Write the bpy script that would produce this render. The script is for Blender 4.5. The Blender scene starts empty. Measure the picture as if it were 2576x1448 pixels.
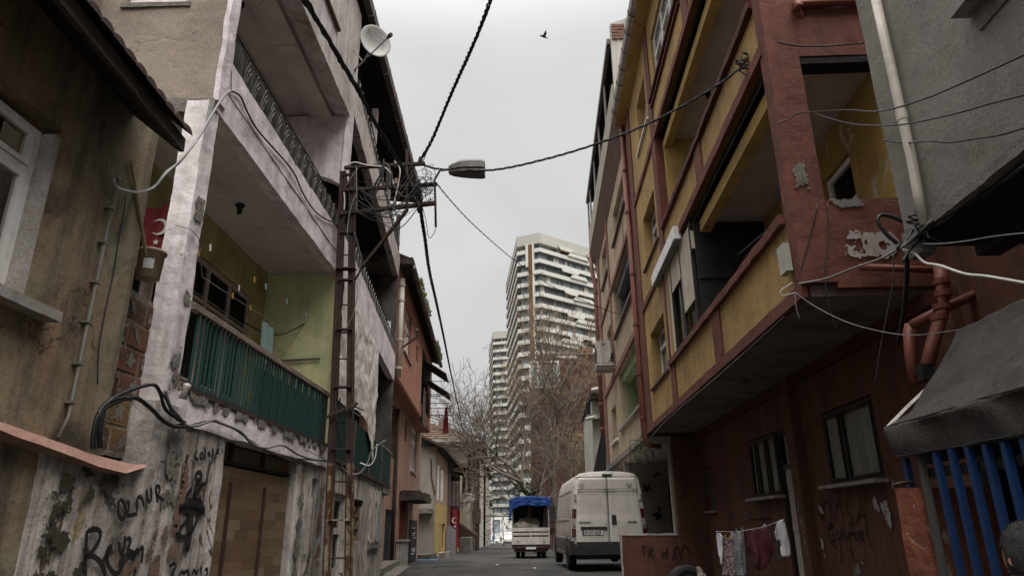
import bpy, bmesh, math, random
from mathutils import Vector, Matrix, noise
random.seed(7)
S = bpy.context.scene
COL = S.collection

# ------------------------------------------------------------ camera
FPX, PX, PY, WPX = 1717.0, 1287.5, 724.0, 2576.0
pit, rol, yaw = math.radians(19.18), math.radians(-0.57), math.radians(2.35)
FW = Vector((-math.sin(yaw)*math.cos(pit), math.cos(yaw)*math.cos(pit), math.sin(pit)))
R0_ = Vector((math.cos(yaw), math.sin(yaw), 0)); U0_ = R0_.cross(FW)
CR = R0_*math.cos(rol) + U0_*math.sin(rol)
CU = -R0_*math.sin(rol) + U0_*math.cos(rol)
cam = bpy.data.cameras.new('camera'); cam.lens = 24.0; cam.sensor_width = 36.0
cam.clip_start = 0.05; cam.clip_end = 3000
co = bpy.data.objects.new('camera', cam); COL.objects.link(co)
mm = Matrix.Identity(4)
for i in range(3):
    mm[i][0], mm[i][1], mm[i][2] = CR[i], CU[i], -FW[i]
co.matrix_world = mm; S.camera = co

# ------------------------------------------------------------ sky, sun, exposure
SUN_EL, SUN_AZ = math.radians(60), math.radians(160)      # azimuth clockwise from +y: behind and to the right
w = bpy.data.worlds.new('World'); S.world = w; w.use_nodes = True
nt = w.node_tree; nt.nodes.clear()
def N(t, nt_, **k):
    n = nt_.nodes.new(t)
    for a, b in k.items(): setattr(n, a, b)
    return n
out = N('ShaderNodeOutputWorld', nt)
sky = N('ShaderNodeTexSky', nt, sky_type='NISHITA', sun_disc=False, sun_elevation=SUN_EL, sun_rotation=SUN_AZ)
hs = N('ShaderNodeHueSaturation', nt); hs.inputs['Saturation'].default_value = 0.15
nt.links.new(sky.outputs[0], hs.inputs['Color'])
bg1 = N('ShaderNodeBackground', nt); bg1.inputs[1].default_value = 0.05
nt.links.new(hs.outputs[0], bg1.inputs[0])
tc = N('ShaderNodeTexCoord', nt); mp = N('ShaderNodeMapping', nt); mp.inputs['Scale'].default_value = (1.5, 1.5, 3.5)
nt.links.new(tc.outputs['Generated'], mp.inputs[0])
cn = N('ShaderNodeTexNoise', nt); cn.inputs['Scale'].default_value = 1.1; cn.inputs['Detail'].default_value = 5; cn.inputs['Roughness'].default_value = .5
nt.links.new(mp.outputs[0], cn.inputs['Vector'])
sx = N('ShaderNodeSeparateXYZ', nt); nt.links.new(tc.outputs['Generated'], sx.inputs[0])
elr = N('ShaderNodeMapRange', nt); elr.inputs['From Min'].default_value = 0.0; elr.inputs['From Max'].default_value = 1.0
elr.inputs['To Min'].default_value = .150; elr.inputs['To Max'].default_value = .33
nt.links.new(sx.outputs[2], elr.inputs[0])
zen = N('ShaderNodeMapRange', nt, interpolation_type='SMOOTHSTEP')      # extra brightness overhead, above the view, added to lift the shaded walls
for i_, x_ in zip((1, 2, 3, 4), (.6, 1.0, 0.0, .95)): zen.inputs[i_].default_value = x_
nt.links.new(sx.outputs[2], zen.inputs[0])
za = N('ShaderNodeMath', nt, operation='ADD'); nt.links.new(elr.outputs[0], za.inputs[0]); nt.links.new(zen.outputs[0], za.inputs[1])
cr = N('ShaderNodeMapRange', nt); cr.inputs['From Min'].default_value = .3; cr.inputs['From Max'].default_value = .7
cr.inputs['To Min'].default_value = .85; cr.inputs['To Max'].default_value = 1.13
nt.links.new(cn.outputs[0], cr.inputs[0])
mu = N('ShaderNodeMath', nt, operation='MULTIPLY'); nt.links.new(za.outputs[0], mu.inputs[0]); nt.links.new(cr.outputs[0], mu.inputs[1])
cc = N('ShaderNodeCombineColor', nt)
for i, k in enumerate((1.0, 1.0, 1.005)):
    q = N('ShaderNodeMath', nt, operation='MULTIPLY'); q.inputs[1].default_value = k
    nt.links.new(mu.outputs[0], q.inputs[0]); nt.links.new(q.outputs[0], cc.inputs[i])
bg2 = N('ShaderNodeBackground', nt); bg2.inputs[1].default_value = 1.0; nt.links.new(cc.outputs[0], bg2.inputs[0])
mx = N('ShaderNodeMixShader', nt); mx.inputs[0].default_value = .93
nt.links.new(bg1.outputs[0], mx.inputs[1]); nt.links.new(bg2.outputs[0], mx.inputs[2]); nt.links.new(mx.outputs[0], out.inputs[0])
sl = bpy.data.lights.new('sun', 'SUN'); sl.energy = 1.5; sl.angle = math.radians(55); sl.color = (1, .97, .93)
so = bpy.data.objects.new('sun', sl); COL.objects.link(so)
sd = Vector((math.sin(SUN_AZ)*math.cos(SUN_EL), math.cos(SUN_AZ)*math.cos(SUN_EL), math.sin(SUN_EL)))
so.rotation_euler = sd.to_track_quat('Z', 'Y').to_euler()
S.view_settings.view_transform = 'Standard'; S.view_settings.look = 'None'
S.cycles.diffuse_bounces = 8; S.cycles.max_bounces = 12
S.view_settings.exposure = 1.55; S.view_settings.gamma = 1.0; S.view_settings.use_curve_mapping = False

# ------------------------------------------------------------ materials
def newmat(name):
    m = bpy.data.materials.new(name); m.use_nodes = True; t = m.node_tree; t.nodes.clear()
    o = N('ShaderNodeOutputMaterial', t); b = N('ShaderNodeBsdfPrincipled', t); t.links.new(b.outputs[0], o.inputs[0])
    return m, t, b
def _noise(t, vec, scale, detail=5, rough=.55, dist=0, typ='ShaderNodeTexNoise'):
    n = N(typ, t); n.inputs['Scale'].default_value = scale
    n.inputs['Detail'].default_value = detail; n.inputs['Roughness'].default_value = rough
    n.inputs['Distortion'].default_value = dist
    t.links.new(vec, n.inputs['Vector']); return n.outputs[0]
def _map(t, vec, sc, loc=(0, 0, 0)):
    m = N('ShaderNodeMapping', t); m.inputs['Scale'].default_value = sc; m.inputs['Location'].default_value = loc
    t.links.new(vec, m.inputs[0]); return m.outputs[0]
def _rng(t, v, a, b, c=0, d=1):
    m = N('ShaderNodeMapRange', t)
    for i, x in zip((1, 2, 3, 4), (a, b, c, d)): m.inputs[i].default_value = x
    t.links.new(v, m.inputs[0]); return m.outputs[0]
def _mix(t, f, a, b, mode='MIX'):
    m = N('ShaderNodeMix', t, data_type='RGBA', blend_type=mode)
    if isinstance(f, (int, float)): m.inputs[0].default_value = f
    else: t.links.new(f, m.inputs[0])
    for k, x in ((6, a), (7, b)):
        if isinstance(x, tuple): m.inputs[k].default_value = (x[0], x[1], x[2], 1)
        else: t.links.new(x, m.inputs[k])
    return m.outputs[2]
def _mul(t, a, b):
    m = N('ShaderNodeMath', t, operation='MULTIPLY')
    for k, x in ((0, a), (1, b)):
        if isinstance(x, (int, float)): m.inputs[k].default_value = x
        else: t.links.new(x, m.inputs[k])
    return m.outputs[0]
def sc3(c, k): return tuple(min(1, x*k) for x in c)
def surf(name, base, alt=None, altamt=.6, vs=.7, stain=.5, staincol=None, streak=.5, patch=None, pth=.58, pscale=1.3,
         patch2=None, pth2=.63, bump=.4, bscale=45, rough=.9, crack=0, grain=.12, metal=0, loc=(0, 0, 0), stucco=0, spec=.25):
    """layered weathered surface: broad tone drift, blotchy stains, rain streaks, peeled patches, cracks, grain, relief"""
    m, t, b = newmat(name)
    g = N('ShaderNodeNewGeometry', t).outputs['Position']
    g = _map(t, g, (1, 1, 1), loc)
    alt = alt or sc3(base, .72); staincol = staincol or sc3(base, .38)
    c = _mix(t, _mul(t, _rng(t, _noise(t, g, vs, 6, .6, .3), .38, .62), altamt), base, alt)
    if stain:
        n = _noise(t, _map(t, g, (1, 1, .7), (3, 1, 7)), vs*2.3, 8, .68, .5)
        c = _mix(t, _mul(t, _rng(t, n, .47, .68), stain), c, staincol)
    if patch:
        n = _noise(t, _map(t, g, (1, 1, .8), (9, 4, 2)), pscale, 9, .62, .6)
        c = _mix(t, _rng(t, n, pth, pth+.012), c, patch)
    if patch2:
        n = _noise(t, _map(t, g, (1, 1, .45), (19, 8, 5)), pscale*1.9, 9, .66, .9)
        c = _mix(t, _rng(t, n, pth2, pth2+.015), c, patch2)
    if streak:
        n = _noise(t, _map(t, g, (7, 7, .35)), 1.0, 6, .65, .2)
        c = _mix(t, _mul(t, _rng(t, n, .46, .72), streak), c, sc3(staincol, 1.2))
    if crack:
        v = N('ShaderNodeTexVoronoi', t, feature='DISTANCE_TO_EDGE'); v.inputs['Scale'].default_value = crack
        ad = N('ShaderNodeVectorMath', t, operation='ADD'); nn = N('ShaderNodeTexNoise', t); nn.inputs['Scale'].default_value = 2.5; nn.inputs['Detail'].default_value = 6
        t.links.new(g, nn.inputs['Vector']); t.links.new(g, ad.inputs[0]); t.links.new(nn.outputs[1], ad.inputs[1]); t.links.new(ad.outputs[0], v.inputs['Vector'])
        k = _mul(t, _rng(t, v.outputs[0], .001, .006, .8, 0), _rng(t, _noise(t, g, 1.1, 3), .5, .6))
        c = _mix(t, k, c, sc3(staincol, .5))
    gr = _noise(t, g, 70, 3, .6)
    c = _mix(t, 1.0, c, _mix(t, _rng(t, gr, .3, .7), (1-grain*2,)*3, (1.0,)*3), 'MULTIPLY')
    t.links.new(c, b.inputs['Base Color'])
    b.inputs['Roughness'].default_value = rough; b.inputs['Metallic'].default_value = metal
    b.inputs['Specular IOR Level'].default_value = spec
    if bump:
        h = _noise(t, g, bscale, 6, .65)
        h2 = _noise(t, g, 5, 6, .6, .3)
        ad = N('ShaderNodeMath', t, operation='ADD'); t.links.new(_mul(t, h, .35 if not stucco else 1.2), ad.inputs[0]); t.links.new(_mul(t, h2, 1.4), ad.inputs[1])
        bp = N('ShaderNodeBump', t); bp.inputs['Strength'].default_value = bump; bp.inputs['Distance'].default_value = .02
        t.links.new(ad.outputs[0], bp.inputs['Height']); t.links.new(bp.outputs[0], b.inputs['Normal'])
    return m
def plain(name, col, rough=.6, metal=0, var=.25, scale=6, bump=.15, spec=.4):
    return surf(name, col, sc3(col, 1-var), .8, scale*.3, var, sc3(col, .45), 0, bump=bump, bscale=60, rough=rough, metal=metal, grain=.06, spec=spec)
def glassm(name, tint=(.02, .022, .025), tr=.25, rough=.05):
    m, t, b = newmat(name)
    g = N('ShaderNodeNewGeometry', t).outputs['Position']
    c = _mix(t, _rng(t, _noise(t, g, 3, 4), .4, .65), tint, sc3(tint, 2.2)); t.links.new(c, b.inputs['Base Color'])
    b.inputs['Roughness'].default_value = rough; b.inputs['Specular IOR Level'].default_value = .4
    if tr:
        tr_ = N('ShaderNodeBsdfTransparent', t); tr_.inputs[0].default_value = (.8, .82, .8, 1)
        mxs = N('ShaderNodeMixShader', t); mxs.inputs[0].default_value = tr
        o = [n for n in t.nodes if n.type == 'OUTPUT_MATERIAL'][0]
        t.links.new(b.outputs[0], mxs.inputs[1]); t.links.new(tr_.outputs[0], mxs.inputs[2]); t.links.new(mxs.outputs[0], o.inputs[0])
    bp = N('ShaderNodeBump', t); bp.inputs['Strength'].default_value = .08
    t.links.new(_noise(t, g, 1.5, 3), bp.inputs['Height']); t.links.new(bp.outputs[0], b.inputs['Normal'])
    return m

A = {}
A['asphalt'] = surf('asphalt', (.062, .059, .056), (.105, .098, .09), .9, .5, .8, (.025, .024, .023), 0, patch=(.036, .035, .034), pth=.56, pscale=.45, patch2=(.13, .115, .10), pth2=.64, bump=.8, bscale=90, rough=.8, grain=.4, crack=.8)
A['old_plaster'] = surf('olive_brown_plaster', (.25, .225, .145), (.26, .165, .10), .9, 1.1, .95, (.05, .044, .038), .8, bump=.5, bscale=55, grain=.16, crack=.5)
A['beige_plaster'] = surf('beige_rough_plaster', (.30, .245, .195), (.25, .20, .16), .7, .9, .4, (.13, .10, .08), .3, bump=.6, bscale=70, grain=.18, crack=.7)
A['graffiti_wall'] = surf('peeling_grey_wall', (.60, .545, .515), (.47, .41, .36), .8, 1.1, .65, (.075, .054, .042), 1.0, patch=(.34, .27, .16), pth=.64, pscale=1.6, patch2=(.10, .07, .055), pth2=.60, bump=.6, bscale=35, grain=.16, crack=1.2)
A['white_paint'] = surf('lilac_white_plaster', (.76, .685, .70), (.67, .59, .595), .7, 1.0, .5, (.20, .16, .15), .45, patch=(.24, .20, .165), pth=.70, pscale=1.7, bump=.6, bscale=40, grain=.08, crack=1.0)
A['pillar_white'] = surf('cracked_white_pillar', (.76, .695, .70), (.62, .56, .54), .7, 1.5, .55, (.17, .14, .12), .4, patch=(.25, .19, .13), pth=.655, pscale=2.2, bump=.4, bscale=30, grain=.1, crack=2.5)
A['rust_white'] = surf('rust_streaked_white_paint', (.60, .55, .54), (.45, .38, .35), .7, 1.2, .5, (.20, .15, .12), .7, patch=(.30, .18, .08), pth=.62, pscale=2.4, bump=.6, grain=.1, crack=1.5)
A['ceil_grey'] = surf('grey_painted_soffit', (.60, .545, .51), (.51, .46, .43), .7, .8, .35, (.12, .10, .09), 0, bump=.35, grain=.08, crack=.9)
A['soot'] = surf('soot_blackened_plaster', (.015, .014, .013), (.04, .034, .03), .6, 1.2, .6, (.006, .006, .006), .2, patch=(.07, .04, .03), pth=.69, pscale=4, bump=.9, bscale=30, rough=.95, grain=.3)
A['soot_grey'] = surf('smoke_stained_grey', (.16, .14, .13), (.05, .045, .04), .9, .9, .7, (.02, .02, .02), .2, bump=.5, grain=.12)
A['lime'] = surf('faded_lime_wall', (.64, .64, .35), (.55, .54, .31), .6, .7, .4, (.15, .14, .09), .25, bump=.3, grain=.08)
A['lime2'] = surf('olive_green_wall', (.50, .46, .20), (.38, .34, .16), .6, .8, .5, (.08, .065, .04), .25, bump=.3, grain=.08)
A['coping'] = surf('salmon_mortar', (.40, .235, .18), (.34, .19, .15), .7, 2.5, .4, (.16, .09, .07), 0, bump=.8, bscale=18, grain=.1)
A['mould'] = surf('black_green_mould', (.045, .042, .028), (.07, .06, .035), .8, 5, .5, (.02, .02, .015), 0, bump=.6, grain=.2)
A['rust_stain'] = surf('exposed_orange_render', (.21, .125, .085), (.17, .11, .08), .8, 5, .5, (.10, .06, .045), 0, bump=.7, grain=.15)
A['brick'] = surf('hollow_brick_clay', (.21, .10, .065), (.15, .075, .055), .8, 5, .4, (.09, .06, .05), 0, patch=(.21, .18, .15), pth=.62, pscale=6, bump=.6, grain=.15)
A['brick_ochre'] = surf('ochre_hollow_brick', (.26, .165, .075), (.20, .13, .065), .8, 5, .4, (.11, .08, .05), 0, bump=.6, grain=.15)
A['mortar'] = surf('old_mortar', (.22, .195, .17), (.15, .13, .11), .8, 4, .6, (.07, .06, .05), 0, bump=1, bscale=25, grain=.2)
A['yellow'] = surf('mustard_stucco', (.51, .33, .125), (.42, .27, .11), .8, .9, .45, (.13, .095, .05), .35, bump=1.0, bscale=42, stucco=1, grain=.12)
A['yellow_in'] = surf('mustard_smooth_paint', (.50, .345, .12), (.40, .27, .10), .7, .9, .4, (.12, .08, .04), .3, bump=.3, grain=.06)
A['yellow_peel'] = surf('peeling_mustard_paint', (.44, .30, .09), (.36, .235, .075), .7, 1.3, .4, (.12, .08, .04), .3, patch=(.46, .39, .27), pth=.585, pscale=2.4, bump=.5, grain=.06)
A['red'] = surf('brick_red_paint', (.19, .068, .044), (.135, .052, .04), .8, 1.1, .5, (.06, .024, .02), .4, patch=(.26, .15, .12), pth=.70, pscale=2.8, bump=.7, bscale=45, grain=.12)
A['red_wall'] = surf('dark_red_street_wall', (.15, .058, .046), (.15, .075, .044), .9, .7, .6, (.045, .02, .017), .5, patch=(.30, .235, .22), pth=.715, pscale=1.6, bump=.6, grain=.14)
A['red_dark'] = surf('dark_red_lintel', (.12, .035, .028), (.08, .026, .022), .8, 1.5, .5, (.03, .015, .013), .3, bump=.5, grain=.12)
A['soffit_dark'] = surf('dim_brown_soffit', (.27, .205, .165), (.21, .16, .13), .8, .8, .7, (.05, .036, .03), 0, patch=(.30, .25, .21), pth=.68, pscale=.9, bump=.6, grain=.14, crack=.6)
A['sand'] = surf('sandy_stucco', (.54, .42, .28), (.45, .355, .25), .8, .8, .4, (.19, .145, .10), .4, bump=1.0, bscale=50, stucco=1, grain=.12)
A['sand_trim'] = surf('salmon_trim', (.27, .13, .10), (.21, .10, .08), .7, 1.1, .4, (.13, .065, .05), .4, bump=.5, grain=.1)
A['grey_blue'] = surf('grey_blue_balcony_paint', (.20, .22, .24), (.15, .165, .18), .6, .9, .4, (.08, .08, .09), .2, bump=.2, grain=.06)
A['green_in'] = surf('light_green_balcony_paint', (.36, .43, .24), (.24, .34, .15), .8, .8, .4, (.13, .15, .09), .3, bump=.3, grain=.08)
A['cement'] = surf('grey_cement_render', (.29, .265, .24), (.26, .24, .185), .7, .9, .35, (.12, .105, .095), .25, bump=.5, bscale=80, grain=.2, crack=.35)
A['concrete'] = surf('raw_concrete', (.26, .24, .22), (.19, .17, .155), .8, 1.5, .5, (.09, .08, .07), .3, bump=.7, grain=.2)
A['salmon'] = surf('salmon_pink_render', (.48, .22, .15), (.40, .18, .13), .8, .9, .45, (.15, .08, .06), .55, bump=.4, grain=.12, patch=(.40, .29, .22), pth=.70, pscale=1.2)
A['peach_low'] = surf('worn_peach_render', (.44, .24, .165), (.38, .26, .20), .9, .7, .6, (.13, .085, .065), .6, bump=.5, grain=.14, patch=(.36, .30, .25), pth=.62, pscale=1.0)
A['ochre_low'] = surf('worn_ochre_render', (.52, .35, .12), (.45, .33, .16), .8, .7, .5, (.16, .11, .06), .5, patch=(.38, .32, .25), pth=.66, pscale=1.0, bump=.5, grain=.12)
A['peach_up'] = surf('faded_peach_render', (.38, .25, .17), (.33, .24, .18), .8, .7, .4, (.17, .11, .08), .4, bump=.4, grain=.1)
A['grey_house'] = surf('patched_grey_render', (.30, .265, .225), (.24, .21, .18), .8, .6, .4, (.12, .10, .08), .3, patch=(.30, .24, .13), pth=.68, pscale=.9, bump=.5, grain=.12)
A['cream'] = surf('cream_render', (.45, .41, .32), (.38, .34, .27), .8, .5, .4, (.2, .17, .13), .4, bump=.4, grain=.1)
A['cream2'] = surf('pale_render', (.52, .49, .43), (.42, .39, .34), .8, .5, .45, (.2, .18, .15), .5, bump=.4, grain=.1, loc=(5, 3, 1))
A['tile'] = surf('terracotta_tiles', (.15, .095, .065), (.10, .07, .05), .9, 3, .6, (.08, .06, .045), 0, bump=.5, grain=.15)
A['tile_dark'] = surf('dark_weathered_tiles', (.085, .045, .035), (.055, .038, .03), .9, 4, .6, (.03, .025, .02), 0, bump=.6, grain=.2)
A['old_wood'] = surf('weathered_dark_wood', (.06, .042, .034), (.11, .08, .062), .7, 3, .5, (.025, .02, .018), 0, bump=.8, grain=.25, rough=.85)
A['rail_wood'] = surf('worn_painted_rail', (.26, .20, .155), (.17, .125, .10), .8, 5, .5, (.09, .06, .045), 0, bump=.8, grain=.2)
A['rust'] = surf('rusty_steel', (.045, .026, .022), (.07, .04, .028), .7, 5, .5, (.03, .018, .016), 0, bump=.5, rough=.8, grain=.2)
A['pole_low'] = surf('peeling_cream_on_rust', (.38, .32, .21), (.12, .055, .025), .8, 4, .6, (.07, .035, .02), .5, patch=(.10, .042, .02), pth=.52, pscale=5, bump=.6, rough=.8, grain=.2)
A['green_metal'] = surf('dark_teal_metal', (.012, .042, .035), (.010, .032, .03), .7, 3, .4, (.012, .03, .026), .2, bump=.2, rough=.5, grain=.1)
A['teal_slat'] = surf('teal_balusters', (.018, .050, .044), (.014, .037, .037), .7, 2, .4, (.015, .05, .045), .2, bump=.15, rough=.45, grain=.08)
A['iron'] = plain('black_iron', (.02, .018, .016), .6, .2)
A['cable'] = plain('black_cable', (.012, .012, .013), .5, 0, .3, 9, 0)
A['cable_grey'] = plain('grey_cable', (.22, .215, .21), .5, 0, .3, 9, 0)
A['cable_white'] = plain('white_cable', (.62, .59, .56), .5, 0, .25, 9, 0)
A['pvc_grey'] = plain('dirty_grey_pvc', (.20, .18, .155), .5, 0, .4, 7)
A['pvc_white'] = surf('white_pvc_pipe', (.62, .57, .49), (.50, .45, .38), .7, 2, .5, (.28, .23, .18), .3, bump=.1, rough=.4, grain=.06)
A['pipe_red'] = surf('red_drain_pipe', (.235, .08, .05), (.18, .06, .04), .7, 2, .4, (.08, .03, .025), .3, bump=.15, rough=.5, grain=.08)
A['pipe_red2'] = surf('salmon_drain_pipe', (.27, .125, .10), (.21, .10, .08), .7, 2, .4, (.13, .06, .05), .3, bump=.15, rough=.5, grain=.08)
A['pvc_frame'] = surf('white_window_frame', (.82, .79, .76), (.74, .71, .68), .7, 3, .4, (.28, .25, .22), .2, bump=.1, rough=.4, grain=.05)
A['brown_frame'] = surf('brown_window_frame', (.15, .105, .085), (.11, .08, .065), .7, 3, .4, (.05, .035, .03), .2, bump=.3, rough=.6, grain=.1)
A['pinkish_frame'] = surf('grey_pink_window_frame', (.50, .41, .375), (.42, .34, .31), .7, 3, .4, (.10, .08, .07), .2, bump=.3, rough=.6, grain=.1)
A['dark_frame'] = surf('black_window_frame', (.018, .015, .014), (.028, .022, .019), .7, 3, .4, (.012, .01, .01), .2, bump=.3, rough=.6, grain=.1)
A['glass'] = glassm('dark_window_glass', tr=.93); A['glass_far'] = glassm('blue_grey_glass', (.15, .175, .185), 0, .10)
A['curtain'] = surf('dusty_net_curtain', (.84, .77, .70), (.70, .63, .57), .8, 2, .4, (.3, .26, .23), .6, bump=.3, grain=.08)
A['marble'] = surf('grey_marble_sill', (.36, .33, .31), (.27, .245, .225), .8, 3, .5, (.12, .10, .09), .2, bump=.2, rough=.6, grain=.12)
A['roof_under'] = surf('dark_eave_boards', (.016, .015, .014), (.03, .027, .024), .8, 2, .5, (.008, .008, .008), 0, bump=.6, grain=.2)
A['gutter'] = surf('oxidised_gutter', (.19, .165, .145), (.125, .105, .09), .8, 2, .5, (.06, .05, .04), 0, bump=.3, rough=.6, metal=.2, grain=.12)
A['gutter_pale'] = surf('pale_gutter', (.42, .395, .37), (.33, .30, .27), .8, 2, .5, (.15, .13, .11), 0, bump=.3, rough=.6, grain=.12)
A['moss'] = surf('roof_moss', (.11, .13, .03), (.07, .085, .02), .8, 8, .5, (.04, .045, .015), 0, bump=.5, grain=.2)
A['laminate'] = [surf('laminate_board_%d' % i, c, sc3(c, .85), .7, 2, .3, sc3(c, .6), 0, bump=.1, rough=.55, grain=.08) for i, c in enumerate([(.185, .12, .068), (.16, .10, .057), (.215, .148, .085), (.135, .086, .05), (.215, .165, .10)])]
A['batten'] = plain('dark_red_batten', (.05, .018, .016), .6)
A['tarp_silver'] = surf('crumpled_silver_sheet', (.80, .75, .71), (.70, .65, .61), .8, 4, .2, (.4, .37, .34), .1, bump=1.0, bscale=14, rough=.35, metal=.1, grain=.06, spec=.5)
A['awning'] = surf('dark_grey_canvas', (.075, .064, .057), (.05, .043, .039), .9, 2.2, .7, (.025, .021, .02), .5, bump=.9, bscale=120, rough=.9, grain=.25)
A['blue'] = surf('royal_blue_paint', (.011, .04, .125), (.011, .032, .09), .7, 2, .4, (.012, .02, .05), .3, bump=.2, rough=.45, grain=.08)
A['bar_grey'] = plain('grey_gate_bar', (.085, .08, .075), .6)
A['blue_tarp'] = surf('blue_tarpaulin', (.02, .062, .24), (.014, .045, .17), .8, 2, .3, (.01, .025, .09), 0, bump=.4, bscale=12, rough=.42, grain=.05)
A['van'] = surf('dusty_white_van_paint', (.64, .60, .545), (.56, .52, .47), .8, 1.0, .45, (.34, .30, .25), .4, bump=.03, rough=.38, grain=.04, spec=.5)
A['van_side'] = surf('road_grimed_van_paint', (.62, .58, .52), (.50, .46, .41), .9, 1.2, .5, (.22, .19, .16), .5, bump=.04, rough=.5, grain=.06, spec=.4)
A['bumper'] = plain('black_plastic_trim', (.028, .028, .027), .55, 0, .3, 6, .1)
A['rubber'] = surf('tyre_rubber', (.022, .021, .02), (.05, .046, .042), .6, 3, .4, (.012, .012, .012), 0, bump=.4, rough=.8, grain=.2)
A['rim'] = plain('dirty_steel_rim', (.20, .19, .18), .5, .5)
A['tail_red'] = plain('red_tail_lens', (.07, .010, .009), .2, 0, .2, 6, 0, .6)
A['tail_clear'] = plain('clear_tail_lens', (.40, .34, .30), .2, 0, .3, 6, 0, .6)
A['plate'] = plain('white_plate', (.62, .60, .57), .5, 0, .1, 6, 0)
A['ink'] = plain('black_print', (.02, .02, .022), .6, 0, .1, 6, 0)
A['spray'] = surf('black_spray_paint', (.014, .013, .014), (.035, .03, .03), .5, 8, .2, (.01, .01, .01), 0, bump=.3, rough=.7, grain=.2)
A['spray_red'] = surf('dried_dark_red_spray', (.045, .012, .010), (.08, .022, .016), .6, 8, .2, (.03, .01, .01), 0, bump=.3, grain=.2)
A['white_wash'] = surf('smeared_whitewash', (.50, .46, .43), (.40, .36, .33), .8, 8, .3, (.3, .2, .18), .7, bump=.4, grain=.2)
A['flag'] = plain('red_flag_cloth', (.16, .012, .018), .8); A['flag_white'] = plain('white_flag_print', (.6, .56, .54), .8, 0, .1, 6, 0)
A['maroon'] = surf('maroon_corrugated_sheet', (.072, .030, .030), (.052, .025, .025), .8, .6, .4, (.04, .02, .018), .5, bump=.2, rough=.6, grain=.1)
A['bark'] = surf('grey_brown_bark', (.22, .18, .145), (.15, .12, .10), .8, 3, .5, (.05, .04, .035), .3, bump=.9, bscale=20, grain=.2)
A['brown_soffit'] = surf('brown_painted_eave', (.15, .085, .065), (.11, .065, .05), .7, 1, .4, (.05, .03, .025), 0, bump=.4, grain=.12)
A['twig'] = plain('dark_twig_bark', (.16, .13, .105), .9, 0, .3)
A['seed'] = surf('dry_seed_clusters', (.40, .26, .13), (.26, .17, .09), .8, 5, .4, (.08, .05, .03), 0, bump=0, grain=.2)
A['leaf'] = surf('dark_ivy_leaves', (.035, .055, .022), (.055, .075, .03), .8, 3, .4, (.015, .025, .01), 0, bump=0, grain=.2)
A['brush'] = surf('dry_ochre_brush', (.19, .135, .06), (.13, .10, .05), .8, 3, .4, (.07, .05, .03), 0, bump=0, grain=.2)
A['tw_white'] = surf('tower_white_panel', (.58, .57, .52), (.52, .51, .465), .6, .1, .2, (.45, .44, .40), .15, bump=0, rough=.5, grain=.03)
A['tw_top'] = surf('beige_tower_parapet', (.44, .425, .37), (.38, .37, .33), .6, .1, .2, (.3, .29, .26), .15, bump=0, rough=.6, grain=.03)
A['tw_dark'] = plain('tower_dark_recess', (.12, .125, .13), .5, 0, .2, .5, 0)
A['tw_brown'] = surf('tower_brown_cladding', (.17, .095, .045), (.12, .065, .03), .8, .6, .3, (.07, .04, .02), 0, bump=0, grain=.1)
A['white_tile'] = surf('white_stone_cladding', (.68, .67, .64), (.60, .59, .56), .7, .3, .3, (.4, .39, .37), .3, bump=.1, grain=.05)
A['porcelain'] = plain('glazed_porcelain', (.42, .36, .32), .25, 0, .3, 8, 0, .6)
A['porcelain_brown'] = plain('brown_porcelain', (.28, .18, .11), .25, 0, .3, 8, 0, .6)
A['lamp_grey'] = plain('street_lamp_grey', (.105, .10, .092), .5); A['lamp_lens'] = plain('dirty_lamp_lens', (.07, .065, .06), .25, 0, .3, 6, 0, .6)
A['dish'] = surf('grey_white_dish', (.47, .46, .44), (.40, .385, .36), .7, 2, .3, (.32, .30, .27), .3, bump=0, rough=.45, grain=.04)
A['zinc'] = plain('galvanised_tube', (.33, .33, .33), .45, .5)
A['bucket'] = surf('tan_bucket_plastic', (.30, .22, .135), (.24, .17, .105), .7, 5, .3, (.14, .10, .07), 0, bump=.05, rough=.5, grain=.05)
A['paper'] = surf('torn_white_label', (.58, .56, .54), (.30, .34, .38), .8, 25, .5, (.12, .13, .15), 0, bump=0, grain=.1)
A['skin'] = plain('warm_skin', (.35, .20, .135), .55, 0, .15, 8, .1); A['hair'] = surf('short_dark_hair', (.022, .02, .019), (.05, .045, .042), .7, 30, .4, (.01, .01, .01), 0, bump=1, bscale=220, rough=.7, grain=.3)
A['shirt_dark'] = plain('charcoal_jacket', (.03, .03, .035), .9); A['denim'] = plain('dark_trousers', (.03, .035, .05), .9)
A['cloth_maroon'] = plain('maroon_knit', (.075, .012, .02), .95, 0, .3, 8, .4); A['cloth_white'] = plain('white_shirt_cloth', (.55, .51, .53), .9, 0, .15, 8, .2)
A['cloth_grey'] = surf('flecked_grey_cloth', (.12, .12, .125), (.30, .29, .29), .8, 40, .4, (.04, .04, .04), 0, bump=.3, grain=.2)
A['cloth_pattern'] = surf('patterned_cloth', (.10, .02, .03), (.38, .35, .34), .9, 35, .5, (.03, .02, .02), 0, bump=.3, grain=.2)
A['cloth_mint'] = surf('mint_striped_towel', (.20, .33, .31), (.36, .45, .43), .9, 60, .3, (.12, .2, .19), 0, bump=.5, grain=.15)
A['shutter'] = surf('cream_shutter_slats', (.70, .61, .47), (.62, .53, .41), .8, 2, .4, (.2, .16, .12), .3, bump=.1, rough=.5, grain=.06)
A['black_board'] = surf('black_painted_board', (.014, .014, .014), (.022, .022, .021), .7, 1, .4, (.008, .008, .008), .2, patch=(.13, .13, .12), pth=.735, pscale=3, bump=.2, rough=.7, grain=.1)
A['ac'] = surf('grimy_ac_casing', (.52, .49, .44), (.43, .40, .36), .7, 3, .4, (.16, .14, .12), .7, bump=.05, rough=.5, grain=.06)
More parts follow.
